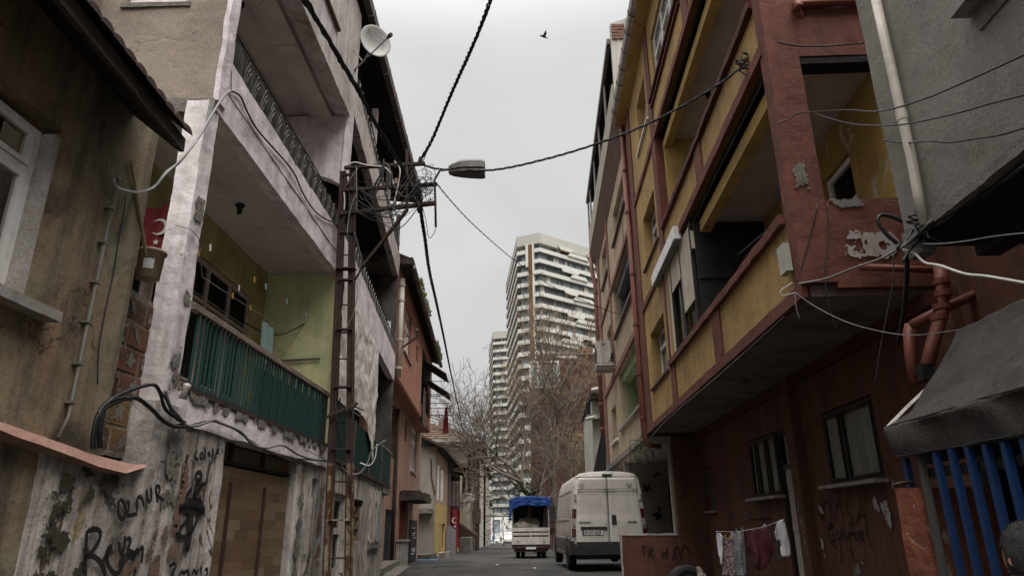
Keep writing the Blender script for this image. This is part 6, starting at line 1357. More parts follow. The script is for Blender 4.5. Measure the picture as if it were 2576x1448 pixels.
pk = thing('oncoming_pickup', 'far white pickup facing the camera, half hidden behind the blue-tarped truck', 'pickup truck', cf.o)
def sec(v, hw, h0, h1, t_=.85): return [cf.P(-hw, v, h0), cf.P(hw, v, h0), cf.P(hw, v, h1*.6), cf.P(hw*t_, v, h1), cf.P(-hw*t_, v, h1), cf.P(-hw, v, h1*.6)]
lofted([sec(2.3, .8, .35, .95), sec(2.2, .86, .3, 1.1), sec(1.5, .88, .3, 1.25), sec(.9, .85, .3, 1.95), sec(-.1, .85, .3, 2.0), sec(-.2, .85, .3, 1.9)], 'van', pk)
MB().box(cf, -.9, .9, -2.6, -.3, .6, .75).box(cf, -.9, -.85, -2.6, -.3, .75, 1.2).box(cf, .85, .9, -2.6, -.3, .75, 1.2).box(cf, -.9, -.85, -2.6, -.3, 1.2, 1.25).build('load_bed', 'door_white', pk)
MB().box(cf, .83, .9, -2.6, -2.5, .7, 2.9).box(cf, -.9, -.83, -2.6, -2.5, .7, 2.9).box(cf, .83, .9, -.4, -.3, .7, 2.9).build('rack', 'gutter', pk)
mb = MB().hexa([cf.P(-.72, 1.42, 1.3), cf.P(.72, 1.42, 1.3), cf.P(.72, 1.44, 1.29), cf.P(-.72, 1.44, 1.29), cf.P(-.66, .98, 1.85), cf.P(.66, .98, 1.85), cf.P(.66, 1.0, 1.86), cf.P(-.66, 1.0, 1.86)]); mb.build('windscreen', 'glass_far', pk)
MB().box(cf, -.82, .82, 2.28, 2.36, .35, .6).build('bumper', 'bumper', pk)
for u in (-.68, .52): MB().box(cf, u, u+.16, 2.28, 2.33, .7, .85).build('headlight', 'glass_far', pk)
for u in (-.78, .78):
    for v in (1.5, -1.7): wheel(cf, u, v, .32, .2, pk, 1 if u > 0 else -1)

# ============================================================ truck with blue tarpaulin
ty_ = 32.4; cf = CarF((-.60, ty_, gz(33)), 1.5)
T = thing('flatbed_truck', 'small white flatbed truck with slatted tailgate, loaded under a blue tarpaulin', 'truck', cf.o)
gb = lambda *a: MB().box(cf, *a)
# board tailgate with real gaps
for z0, z1 in ((.60, .92), (.985, 1.09), (1.15, 1.30)): gb(-.84, .84, .0, .035, z0, z1).build('tailgate_board', 'van_side', T)
for u in (-.84, -.02, .80): gb(u, u+.04, -.012, .045, .60, 1.31).build('tailgate_post', 'van_side', T)
for u in (-.6, .55): gb(u, u+.06, -.03, .0, .70, .76).build('latch', 'rim', T)
for u in (-.86, .82): 
    for z0, z1 in ((.60, .92), (.985, 1.09), (1.15, 1.30)): gb(u, u+.035, .04, 2.7, z0, z1).build('side_board', 'van_side', T)
gb(-.86, .86, .04, 2.75, .55, .60).build('load_bed', 'old_wood', T); gb(-.75, .75, .05, .25, .30, .55).build('chassis', 'rust', T)
gb(-.85, .85, 2.72, 2.76, .6, 2.5).build('headboard', 'black_board', T); gb(-.84, .84, -.02, .06, .44, .56).build('rear_beam', 'rust', T); gb(-.70, .70, .3, 4.2, .36, .5).build('chassis', 'bumper', T)
gb(-.22, .22, -.05, -.03, .40, .50).build('number_plate', 'plate', T)
text('34 BU 4681', .075, cf.P(-.2, -.053, .418), cf.rv, (0, 0, 1), 'ink', T, xs=.9) if False else None
for u in (-.80, .66): gb(u, u+.14, -.05, -.02, .42, .52).build('tail_light', 'tail_red', T)
for u in (-.84, .80):
    for v in (.03, 2.7): gb(u, u+.04, v, v+.04, 1.3, 2.45).build('stake', 'gutter_pale', T)
for u in (-.58, -.36, .36, .58): wheel(cf, u, .75, .29, .19, T, 1 if u > 0 else -1)
for u in (-.62, .62): wheel(cf, u, 3.5, .29, .19, T, 1 if u > 0 else -1)
def sec(v, hw, h0, h1): return [cf.P(-hw, v, h0), cf.P(hw, v, h0), cf.P(hw, v, h1*.6), cf.P(hw*.9, v, h1), cf.P(-hw*.9, v, h1), cf.P(-hw, v, h1*.6)]
lofted([sec(2.85, .8, .4, 1.9), sec(2.9, .84, .35, 1.95), sec(3.9, .84, .35, 1.95), sec(4.6, .82, .35, 1.2), sec(4.7, .75, .4, .9)], 'van_side', T, 'cab')
tb = thing('blue_tarpaulin', 'bright blue tarpaulin stretched over the truck load frame', 'tarpaulin', cf.P(0, 1.3, 2.5))
def tpf(u, v):
    uu = -.92+1.84*u; vv = -.05+2.85*v; z = 2.66-.10*abs(uu)**2+.03*noise.noise(Vector((uu*3, vv*3, 0)))
    return cf.P(uu, vv, z)
MB().sheet(tpf, 30, 24).build('top', 'blue_tarp', tb, smooth=True, thick=.01)
def tpr(u, v):
    uu = -.92+1.84*u; e = abs(uu)/.92; dr = .40+.14*noise.noise(Vector((uu*2.2, 3, 0)))+ (.75*max(0, (e-.86)/.14))
    return cf.P(uu*(1+.02*v), -.06-.03*math.sin(uu*13)*v+.02*noise.noise(Vector((uu*5, v*4, 1))), 2.64-.1*uu*uu-dr*v)
MB().sheet(tpr, 60, 14).build('rear_drape', 'blue_tarp', tb, smooth=True, thick=.01)
for sg in (-1, 1):
    MB().sheet(lambda u, v: cf.P(sg*(.925+.05*v*math.sin(u*9)+.03*noise.noise(Vector((u*6, v*3, sg)))), -.05+2.85*u, 2.58-(.95 if u < .12 else .45)*v), 30, 12).build('side_drape', 'blue_tarp', tb, smooth=True, thick=.01)
for i, (u, v, z, r_) in enumerate(((-.38, .5, 1.32, .40), (.12, .6, 1.26, .30), (-.1, 1.3, 1.45, .5), (.5, .8, 1.15, .26))):
    c = cf.P(u, v, z); mb = MB()
    def bagf(a, b):
        th = 2*math.pi*a; ph = math.pi*b; d = Vector((math.sin(ph)*math.cos(th)*1.1, math.sin(ph)*math.sin(th), math.cos(ph)*.62)); n_ = 1+.22*noise.noise(d*2.2+Vector((i*5, 0, 0)))+.08*noise.noise(d*7)
        return c+d*r_*n_
    mb.sheet(bagf, 26, 18); tag(mb.build('sack', 'bag', smooth=True), ['large dirty sack at the left of the truck load', 'grey sack in the middle of the truck load', 'biggest sack deep in the truck load', 'small sack at the right of the truck load'][i], 'sack', 'sacks on the truck')
tag(MB().bar(cf.P(-.15, 1.0, 1.2), cf.P(.02, 1.1, 2.5), .16, .05).build('leaning_plank', 'brown_frame'), 'brown plank standing upright in the truck load', 'plank')
tag(MB().bar(cf.P(.6, 1.0, 1.0), cf.P(.72, 1.1, 2.4), .14, .05).build('leaning_plank', 'brown_frame'), 'dark plank at the right side of the truck load', 'plank')

# ============================================================ white delivery van
cf = CarF((1.72, 19.25, -1.15), 3.6)
V_ = thing('delivery_van', 'large dusty white delivery van parked with its rear doors towards the camera', 'van', cf.o)
half = [(.90, .42), (1.0, .50), (1.02, .95), (1.01, 1.15), (.985, 1.5), (.945, 1.95), (.895, 2.28), (.84, 2.40), (.72, 2.475), (.40, 2.52), (0, 2.53)]
def vsec(v, ku=1, kz=1, dz=0, top=None):
    pts = []
    for u, z in half+[(-a, b) for a, b in half[-2::-1]]:
        zz = z if top is None else (z if z < top else top+(z-top)*.12)
        pts.append(cf.P(u*ku, v, .42+(zz-.42)*kz+dz))
    return pts
lofted([vsec(.0, .965, .985), vsec(.03, .985, .995), vsec(.10, 1, 1), vsec(1.5), vsec(4.0), vsec(4.35, .995, .985), vsec(4.9, .985, .93), vsec(5.25, .97, 1, 0, 1.35), vsec(5.75, .94, .93, 0, 1.25), vsec(5.98, .82, .75, 0, 1.1)], 'van_side', V_, 'body', True)
# rear doors, each its own slightly raised skin with the seam between
def ru(z): 
    for (u0, z0), (u1, z1) in zip(half[:-1], half[1:]):
        if z0 <= z <= z1: return (u0+(u1-u0)*(z-z0)/(z1-z0))
    return .6
def door(sg):
    zs = [.62+(2.36-.62)*k/24 for k in range(25)]
    mb = MB()
    def f(u, v):
        z = zs[int(round(v*24))]; ue = min(ru(z)*.965-.085, .90); uu = .006+(ue-.006)*u
        bulge = -.025*(1-(2*u-1)**2)*.6-.02*math.exp(-((z-1.33)/.035)**2)*.5-.018*(1 if z < 1.30 else 0)
        step = -.012 if z > 1.98 else 0
        return cf.P(sg*uu, -.012+bulge*.8+step, z)
    mb.sheet(f, 12, 24); return mb.build('rear_door', 'van', V_, smooth=True, thick=.012)
dl, dr_ = door(-1), door(1)
for sg in (-1, 1):
    for z in (2.0, 2.06): MB().box(cf, sg*.01 if sg > 0 else -ru(z)*.93+.06, ru(z)*.93-.06 if sg > 0 else -.01, -.042, -.030, z-.006, z+.004).build('seam_line', 'bar_grey', dl if sg < 0 else dr_)
    MB().box(cf, sg*.012 if sg > 0 else -.88, .88 if sg > 0 else -.012, -.05, -.012, .62, .735).build('lower_trim', 'bumper', dl if sg < 0 else dr_)
    for z in (1.87,): MB().rbox(cf, sg*.875-.035, sg*.875+.035, -.05, .0, z-.08, z+.08, .03, .002, 1).build('hinge', 'van', V_)
    MB().box(cf, sg*.885-.02, sg*.885+.02, -.058, -.05, 1.83, 1.86).box(cf, sg*.885-.02, sg*.885+.02, -.058, -.05, 1.89, 1.92).build('hinge_slot', 'bar_grey', V_)
    # tall tail lights in the corner posts
    tl = []
    mb = MB()
    for z0, z1, m in ((.86, 1.06, 'tail_red'), (1.06, 1.32, 'tail_clear'), (1.32, 1.56, 'tail_red')):
        q = []
        for z in (z0, z1):
            u = ru(z)*.985; q.append([cf.P(sg*(u-.115), -.035, z), cf.P(sg*(u-.02), -.02, z), cf.P(sg*(u+.022), .12, z), cf.P(sg*(u-.05), .12, z)])
        MB().hexa(q[0]+q[1]).build('tail_light', m, V_)
    MB().lathe(cf.P(sg*.93, -.035, 1.13), cf.fv*-1, [(0, 0), (.03, .0), (.035, .01), (.02, .012), (0, .012)], 14).build('reflector_disc', 'rim', V_)
gb = lambda *a: MB().box(cf, *a)
gb(-.004, .004, -.040, -.004, .62, 2.36).build('door_gap', 'bumper', V_)
gb(-.86, .86, -.006, .0, 2.372, 2.384).build('door_gap', 'bumper', V_)
rbm = MB().rbox(cf, -1.0, 1.0, -.10, .06, .42, .64, .12, .006, 2).build('bumper', 'bumper', V_)
for sg in (-1, 1): MB().rbox(cf, sg*1.0-.05, sg*1.0+.05, -.08, .42, .42, .76, .1, .006, 2).build('bumper_corner', 'bumper', V_); gb(sg*.93-.035, sg*.93+.035, -.09, -.07, .60, .68).build('fog_light', 'tail_red', V_)
gb(-.12, .14, -.05, .02, 2.40, 2.45).build('high_brake_light', 'tail_red' if False else 'bumper', V_)
gb(-.76, .0-.06, -.075, -.02, 1.05, 1.11).build('plate_light_bar', 'bumper', V_)
pl = gb(-.72, -.16, -.056, -.040, .90, 1.035).build('number_plate', 'bumper', V_); gb(-.678, -.168, -.059, -.056, .91, 1.025).build('plate_face', 'plate', pl); gb(-.712, -.68, -.059, -.056, .91, 1.025).build('blue_strip', 'blue', pl)
text('34 GY 5629', .112, cf.P(-.665, -.061, .928), cf.rv, (0, 0, 1), 'ink', pl, ext=.001, xs=.80, bold=.003)
text('PEUGEOT', .055, cf.P(-.80, -.052, 1.20), cf.rv, (0, 0, 1), 'bar_grey', dl, ext=.003, xs=1.35, bold=.002); text('BOXER', .055, cf.P(.50, -.052, 1.20), cf.rv, (0, 0, 1), 'bar_grey', dr_, ext=.003, xs=1.35, bold=.002)
for x, z in ((-.68, 2.12), (.60, 2.12)):
    text('KUZEY NAKL', .04, cf.P(x-.08, -.052, z+.045), cf.rv, (0, 0, 1), 'ink', V_, ext=.001) if False else None
    for k in range(3): MB().tube([cf.P(x-.1+.02*j+.02*k, -.05, z+.05-.035*k+(.022*math.sin(j/9*math.pi) if k == 0 else 0)+(.006 if j % 2 else 0)) for j in range(10-2*k)], .0045, 4).build('sticker_print', 'ink', V_)
h_ = MB().lathe(cf.P(.13, -.045, 1.27), cf.fv*-1, [(0, .0), (.05, .0), (.055, .015), (.03, .02), (0, .02)], 18).build('door_handle', 'bumper', dr_)
MB().rbox(cf, .075, .195, -.062, -.036, 1.17, 1.40, .03, .004, 2).build('handle_recess', 'bumper', dr_)
# side: swage lines, window recess panels, sill, wheel arches
for z, h in ((1.28, .03), (2.03, .02), (.80, .04)):
    for sg in (-1,): MB().box(cf, sg*(ru(z)+.008)-.006, sg*(ru(z)+.008)+.006, .35, 4.6, z, z+h).build('side_moulding', 'van_side', V_)
for v0, v1 in ((.5, 2.3), (2.45, 4.2)):
    MB().hexa([cf.P(-ru(1.4)-.003, v0, 1.4), cf.P(-ru(1.4)-.003, v1, 1.4), cf.P(-ru(1.4)+.02, v1, 1.4), cf.P(-ru(1.4)+.02, v0, 1.4), cf.P(-ru(1.95)-.006, v0, 1.95), cf.P(-ru(1.95)-.006, v1, 1.95), cf.P(-ru(1.95)+.02, v1, 1.95), cf.P(-ru(1.95)+.02, v0, 1.95)]).build('side_panel', 'van_side', V_)
MB().box(cf, -1.06, -1.0, 1.6, 4.4, .36, .44).box(cf, -1.03, -1.0, .2, 5.0, .44, .75).build('sill_step', 'gutter', V_)
for v in (1.0, 5.03):
    mb = MB()
    for k in range(13):
        th = math.pi*k/12; mb.v += [cf.P(-1.035, v+.43*math.cos(th), .36+.43*math.sin(th)), cf.P(-1.035, v+.50*math.cos(th), .36+.50*math.sin(th)), cf.P(-.95, v+.50*math.cos(th), .36+.50*math.sin(th)), cf.P(-.95, v+.43*math.cos(th), .36+.43*math.sin(th))]
    for k in range(12):
        for j in range(4): mb.f.append((4*k+j, 4*k+(j+1) % 4, 4*k+4+(j+1) % 4, 4*k+4+j))
    mb.build('wheel_arch', 'bumper', V_)
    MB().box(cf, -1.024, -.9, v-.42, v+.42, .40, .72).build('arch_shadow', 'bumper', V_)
    for u in (-.93, .90): wheel(cf, u, v, .345, .225, V_, 1 if u > 0 else -1)
MB().box(cf, -1.25, -1.05, 4.6, 4.7, 1.35, 1.75).build('wing_mirror', 'bumper', V_)
MB().box(cf, -.85, .85, .1, 5.6, .30, .42).build('underbody', 'bumper', V_)

# small litter on the road
rr = random.Random(44)
for k, (x, y, lab) in enumerate(((-1.6, 24.5, 'scrap of pale paper on the road in front of the truck'), (-.3, 21.5, 'small white litter near the van front wheel'), (-3.4, 22.6, 'dark leaf scrap on the road by the steps'))):
    c = Vector((x, y, gz(y)+.012)); tag(MB().sheet(lambda u, v: c+Vector((.14*(u-.5), .12*(v-.5), .02*math.sin(u*7+v*5+k))), 4, 4).build('litter', 'paper' if k < 2 else 'rubbish', thick=.004), lab, 'litter')
mh = Vector((-2.6, 26, gz(26))); tag(MB().lathe(mh, (0, 0, 1), [(0, .012), (.30, .012), (.32, .016), (.36, .016), (.37, .0)], 24).build('manhole_cover', 'rust'), 'round iron manhole cover set in the road', 'manhole cover') if False else None
# ============================================================ electricity pole with crossarms and street lamp
PYY = 9.2
def apz(fx): return lambda px, py, y: at(px, py, fx+(y-fx)*(9.17-fx)/(10.85-fx))
ap0, ap7, ap21, ap61 = apz(0), apz(7.1), apz(21), apz(61)
Q = lambda x, y, dy=0: at(x, y, PYY+dy)
U = thing('lattice_utility_pole', 'rusty two-leg lattice electricity pole in front of the balcony house', 'utility pole', Vector((at(1350, 2100, PYY).x, PYY, -1.15)))
top1, top2 = Q(1376, 690), Q(1412, 690); b1, b2 = Q(1311, 2240), Q(1397, 2240)
e1, e2 = b1+(b1-top1)*.06, b2+(b2-top2)*.06
for a, b in ((e1, top1), (e2, top2)):
    m_ = a.lerp(b, .26)
    MB().bar(a, m_, .080, .10, up=(0, 1, 0)).build('leg', 'pole_low', U); MB().bar(m_, b, .072, .10, up=(0, 1, 0)).build('leg', 'rust', U)
    for sx in (-1, 1): MB().bar(a+Vector((sx*.036, -.062, 0)), b+Vector((sx*.036, -.062, 0)), .012, .03, up=(0, 1, 0)).build('flange', 'rust', U)
def legx(py):
    f_ = (py-690)/(2240-690); return 1376+(1311-1376)*f_, 1412+(1397-1412)*f_
for py, h, m in ((700, .06, 'rust'), (762, .05, 'rust'), (848, .07, 'rust'), (932, .08, 'rust'), (1075, .12, 'rust'), (1120, .09, 'rust'), (1318, .10, 'rust'), (1330, .03, 'rust'), (1548, .10, 'rust'), (1796, .10, 'rust'), (2078, .11, 'pole_low')):
    x0, x1 = legx(py); w_ = 14 if py in (1075,) else 4
    MB().bar(Q(x0-w_, py, -.05), Q(x1+w_, py, -.05), .02, h, up=(0, 1, 0)).build('batten_plate', m, U)
for py in (1020, 1220, 1435, 1690, 1925, 2230):
    x0, x1 = legx(py); MB().tube([Q(x0, py), Q(x1, py)], .011, 5).build('step_rod', 'rust', U)
for (xa_, ya_), (xb_, yb_), w_ in (((1378, 672), (1700, 655), .06), ((1372, 762), (1748, 737), .06), ((1362, 856), (1745, 812), .07), ((1445, 1072), (1630, 838), .055), ((1628, 600), (1628, 845), .05)):
    MB().bar(Q(xa_, ya_, -.06), Q(xb_, yb_, -.06), w_*.7, w_, up=(0, 1, 0)).build('crossarm', 'rust', U)
def insul(p, m, nm='insulator', r_=.04): MB().lathe(p, (0, 0, 1), [(0, -.05), (.016, -.05), (.016, 0), (r_, .0), (r_*1.02, .015), (r_*.55, .03), (r_*.85, .036), (r_*.85, .052), (r_*.45, .062), (r_*.62, .07), (r_*.6, .09), (r_*.3, .10), (0, .10)], 16).build(nm, m, U, smooth=True)
for x, y, m in ((1583, 658, 'porcelain'), (1583, 738, 'porcelain_brown'), (1577, 828, 'porcelain_brown'), (1681, 650, 'dark_frame')): insul(Q(x, y, -.06), m)
# twisted rope bundle lashed round the pole
mb = MB()
for k in range(3): mb.tube([Q(1300+40*j+k*6, 1672-16*j-6*k, -.12) for j in range(4)], .016, 6)
for k in range(5): mb.tube([Q(1330+18*k, 1665-6*k, -.14), Q(1345+18*k+8, 1625-5*k, -.13)], .008, 4)
mb.tube([Q(1400, 1618, -.1), Q(1455, 1640, -.14)], .010, 4).tube([Q(1400, 1640, -.1), Q(1440, 1665, -.14)], .010, 4); mb.build('lashed_bundle', 'old_wood', U)
# street lamp on a rod
SL = thing('street_lamp', 'grey cobra-head street lamp on a bent rod beside the lattice pole', 'street lamp', Q(1742, 900, -.1))
MB().tube([Q(1743, 908, -.1), Q(1741, 800, -.1), Q(1738, 720, -.1)]+[Q(1738+24*math.sin(t*math.pi/2)*.9, 720-38*math.sin(t*math.pi/2)*(1) if t < 1 else 682, -.1) for t in (.3, .6, .9)]+[Q(1770, 681, -.1), Q(1800, 678, -.1)], .017, 8).build('bracket_rod', 'rust', SL, smooth=True)
hx = [(1795, 668, 685, 693, .05), (1812, 660, 684, 696, .085), (1845, 649, 683, 697, .12), (1880, 646, 683, 699, .13), (1925, 646, 683, 701, .13), (1939, 650, 684, 699, .12)]
def lsec(x, ya, yb, hw, y0): 
    a, b = Q(x, ya, -.1), Q(x, yb, -.1); return [a+Vector((0, -hw*.6, 0)), a+Vector((0, hw*.6, 0)), a.lerp(b, .35)+Vector((0, hw, 0)), b+Vector((0, hw, 0)), b+Vector((0, -hw, 0)), a.lerp(b, .35)+Vector((0, -hw, 0))]
lofted([lsec(x, a, b, h, 0) for x, a, b, c_, h in hx], 'lamp_grey', SL, 'housing'); lofted([lsec(x, b+.6, c_, h*.93, 0) for x, a, b, c_, h in hx], 'lamp_lens', SL, 'lens')
MB().tube([Q(1882, 664, -.24), Q(1886, 664, -.24)], .008, 6).build('clip', 'peg_w', SL)

# ---- cables
def cab(nm, label, pts, r, m='cable', n=6, sm=10, grp=None):
    o = MB().tube(catm(pts, sm), r, n).build(nm, m, smooth=True); tag(o, label, 'cable', grp); return o
def tw(nm, label, pts, r, st, pitch, m='cable', fuzz=.3):
    o = twist(catm(pts, 10), r, st, pitch, fuzz=fuzz).build(nm, m, smooth=True); tag(o, label, 'cable'); return o
tw('twisted_cable', 'twisted black cable rising from the lattice pole out of the top of the frame', [ap0(1978, -40, 7.0), ap0(1962, 0, 7.2), ap0(1905, 150, 8.0), ap0(1809, 366, 9.4), ap0(1729, 557, 10.5), ap0(1686, 632, 10.85)], .019, 3, .32)
cab('frayed_wire', 'loose wire strand spreading from the twisted cable onto the pole insulator', [ap0(1716, 588, 10.6), ap0(1702, 620, 10.7), ap0(1692, 650, 10.8), ap0(1700, 672, 10.8)], .007)
tw('twisted_cable', 'twisted black cable crossing the street from the pole to the red column', [ap7(1700, 662, 10.84), ap7(1735, 673, 10.8), ap7(1800, 679, 10.7), ap7(1940, 682, 10.3), ap7(2048, 668, 9.9), ap7(2200, 632, 9.3), ap7(2365, 583, 8.75), ap7(2560, 510, 8.2), ap7(2720, 430, 7.8), ap7(2880, 335, 7.4), ap7(2975, 262, 7.2), ap7(3012, 245, 7.1)], .014, 3, .5)
tw('twisted_cable', 'thin black cable from the pole to the sandy house wall', [ap21(1745, 732, 10.9), ap21(1800, 800, 11.8), ap21(1900, 905, 13.5), ap21(2050, 1035, 16), ap21(2200, 1140, 18), ap21(2340, 1205, 19.6), ap21(2440, 1245, 20.6), ap21(2490, 1258, 21)], .011, 2, .6)
tw('cable_bundle', 'thick black cable bundle sweeping from the top left past the pole arms', [ap0(1190, -60, 6.4), ap0(1218, 0, 6.7), ap0(1320, 170, 7.6), ap0(1425, 350, 8.8), ap0(1500, 490, 9.8), ap0(1570, 610, 10.4), ap0(1625, 700, 10.75), ap0(1660, 775, 10.8), ap0(1680, 850, 10.8)], .024, 5, .7, fuzz=1.0)
tw('twisted_cable', 'long twisted black cable hanging from the pole arms to the far houses', [ap61(1672, 760, 10.8), ap61(1688, 880, 10.9), ap61(1700, 960, 11.3), ap61(1716, 1080, 12.5), ap61(1745, 1210, 15), ap61(1775, 1350, 19), ap61(1805, 1500, 27), ap61(1835, 1640, 38), ap61(1858, 1750, 50), ap61(1880, 1840, 61)], .022, 4, .34)
rr = random.Random(12)
grp = 'tangled wires on the lattice pole'
mb = MB()
for k in range(26):   # wire bird's-nest right of the pole head
    cx_, cy_ = rr.uniform(1660, 1735), rr.uniform(685, 800); r_ = rr.uniform(8, 30); ph = rr.uniform(0, 6.3); pts = []
    for j in range(9): th = ph+j*rr.uniform(.5, .9); pts.append(Q(cx_+r_*math.cos(th)*rr.uniform(.6, 1.1), cy_+r_*math.sin(th)*rr.uniform(.8, 1.4), -.1+rr.uniform(-.08, .08)))
    mb.tube(catm(pts, 4), .0045, 4)
for k in range(10): mb.tube(catm([Q(1665+rr.uniform(-8, 10), 690+k*16, -.1), Q(1695+rr.uniform(-12, 12), 690+k*15+rr.uniform(-25, 25), -.14), Q(1735, 700+k*11, -.1)], 5), .0045, 4)
tag(mb.build('wire_tangle', 'cable'), 'birds-nest tangle of thin black wires between pole arms and lamp rod', 'cable')
for i, (pts, r_, m, lab) in enumerate((
    ([(1390, 660), (1420, 650), (1470, 662), (1530, 668), (1560, 690), (1575, 740)], .012, 'cable_white', 'pale thick cable looping along the top crossarm'),
    ([(1535, 640), (1525, 690), (1500, 740), (1478, 790)], .018, 'cable', 'thick black cable curving down from the top crossarm, left strand'),
    ([(1540, 650), (1530, 700), (1510, 750), (1495, 795)], .018, 'cable', 'thick black cable curving down from the top crossarm, right strand'),
    ([(1545, 655), (1565, 690), (1572, 740), (1590, 760)], .016, 'cable', 'thick black cable arching over to the middle crossarm'),
    ([(1593, 658), (1600, 690), (1588, 760), (1575, 810), (1560, 815)], .011, 'cable_white', 'cream cable dropping from the white insulator'),
    ([(1430, 675), (1405, 710), (1385, 745)], .008, 'cable_grey', 'grey lead bending to the left leg of the pole'),
    ([(1425, 668), (1426, 730), (1427, 800), (1426, 850)], .007, 'cable_grey', 'thin grey lead hanging straight beside the right leg'),
    ([(1435, 780), (1455, 800), (1485, 795), (1505, 765)], .007, 'cable', 'slack black loop under the middle crossarm'),
    ([(1550, 755), (1556, 800), (1575, 835), (1585, 855), (1545, 850), (1548, 835)], .010, 'cable_grey', 'grey cable looping round the lower crossarm'),
    ([(1575, 745), (1605, 780), (1640, 790), (1665, 765)], .006, 'cable_grey', 'thin grey wire sagging between middle arm and cable bundle'),
    ([(1422, 780), (1408, 815), (1395, 870), (1388, 935)], .008, 'cable_grey', 'grey lead winding down between the pole legs'),
    ([(1375, 770), (1378, 800), (1376, 840)], .010, 'pvc_white', 'short cream lead on the left leg'),
    ([(1416, 930), (1436, 1000), (1448, 1060), (1420, 1120)], .016, 'cable', 'black cable hanging beside the diagonal brace'),
    ([(1690, 830), (1703, 880), (1715, 950), (1735, 935), (1743, 912)], .005, 'cable', 'thin wire hanging from the lamp rod'),
    ([(1420, 1120), (1432, 1180), (1410, 1260), (1380, 1330)], .006, 'cable_grey', 'thin pale wire drooping behind the lattice'),
    ([(1360, 1590), (1358, 1700), (1372, 1770), (1365, 1860), (1395, 1900), (1400, 1960)], .012, 'cable', 'black service cable running down between the pole legs'),
    ([(1540, 1760), (1490, 1800), (1470, 1850), (1440, 1890), (1410, 1895)], .010, 'cable_grey', 'pale cable drooping below the silver sheet'),
    ([(1508, 1775), (1500, 1830), (1478, 1860), (1440, 1850)], .008, 'cable_white', 'thin white cable curling in front of the teal sheets'),
    ([(1512, 1780), (1525, 1850), (1545, 1920), (1548, 1955)], .010, 'cable', 'black cable hanging over the teal sheets'),
)): cab('pole_lead', lab, [Q(x, y, -.09) for x, y in pts], r_, m)
mb = MB()
for k in range(14):   # more slack service wires round the pole head
    xa, ya = rr.uniform(1385, 1480), rr.uniform(660, 860); xb, yb = rr.uniform(1600, 1690), rr.uniform(650, 850); dr_ = rr.uniform(20, 90)
    mb.tube(catm([Q(xa, ya, -.15), Q(xa*.7+xb*.3, ya*.7+yb*.3+dr_*.8, -.2), Q(xa*.35+xb*.65, ya*.35+yb*.65+dr_, -.2), Q(xb, yb, -.12)], 6), rr.choice((.004, .006, .008)), 5)
tag(mb.build('slack_wires', 'cable', smooth=True, kind='stuff'), 'loose swag of slack dark wires hung between the crossarms of the lattice pole', 'wires')
LP = lambda pts, d=-.06: [LA.pt(x, y, d) for x, y in pts]
cab('service_cable', 'silver-grey cable looping from the conduit up across the white pillar', LP([(452, 712), (462, 745), (500, 762), (560, 768), (620, 745), (665, 690), (720, 645), (800, 540), (850, 455), (895, 385), (922, 364)], -.14), .011, 'cable_grey', 8)
cab('service_cable', 'second thin grey cable lying along the silver cable', LP([(470, 755), (540, 772), (610, 755), (660, 700), (730, 632), (790, 560)], -.15), .006, 'cable_grey')
cab('beam_cable', 'dark cable running diagonally along the lilac second-floor beam', LP([(922, 364), (960, 385), (990, 450), (1030, 520), (1100, 600), (1140, 645), (1180, 700), (1210, 770), (1260, 845), (1320, 885), (1372, 895)], -.035), .011, 'cable_grey' if False else 'cable', 6)
cab('drop_wire', 'thin wire hanging vertically on the upper white corner', LP([(926, 210), (925, 290), (924, 362)], -.03), .005, 'cable')
for i, (pts, r_, m, lab) in enumerate((
    ([(368, 1790), (375, 1720), (395, 1650), (440, 1600), (520, 1560), (610, 1538), (640, 1570), (665, 1640), (740, 1690)], .014, 'cable', 'black cable arching from the salmon coping to the pillar foot'),
    ([(372, 1795), (385, 1700), (410, 1640), (470, 1605), (540, 1590), (600, 1630), (650, 1680), (700, 1705), (745, 1705)], .016, 'cable', 'lower thick black cable from the coping to the pillar foot'),
    ([(400, 1790), (402, 1700), (430, 1610), (500, 1588)], .018, 'cable', 'thickest black cable rising out of the coping'),
    ([(660, 1560), (680, 1620), (720, 1670), (745, 1700), (790, 1700), (850, 1680), (880, 1690), (960, 1725), (1010, 1775), (1060, 1790), (1130, 1780), (1190, 1815), (1250, 1835), (1310, 1840)], .014, 'cable_grey', 'grey cable running along below the teal balcony'),
    ([(745, 1705), (800, 1690), (850, 1684), (930, 1712), (1000, 1760), (1080, 1810), (1150, 1830), (1240, 1838), (1310, 1845)], .008, 'cable', 'thin black cable beside the grey one under the teal balcony'),
    ([(640, 1560), (665, 1600), (700, 1670), (742, 1695)], .008, 'cable', 'short black wire over the crumbling pillar base'),
    ([(1180, 1835), (1210, 1800), (1260, 1815), (1310, 1840)], .006, 'cable_grey', 'slack grey wire loop near the pole'),
)): cab('wall_cable', lab, LP(pts, -.09), r_, m, 6)
tag(MB().lathe(LA.pt(738, 1570, -.1), (.2, 0, 1), [(0, -.05), (.035, -.05), (.02, .02), (.03, .04), (.03, .07), (0, .08)], 14).build('hanging_insulator', 'porcelain', smooth=True), 'white porcelain insulator hanging at the foot of the white pillar', 'insulator')
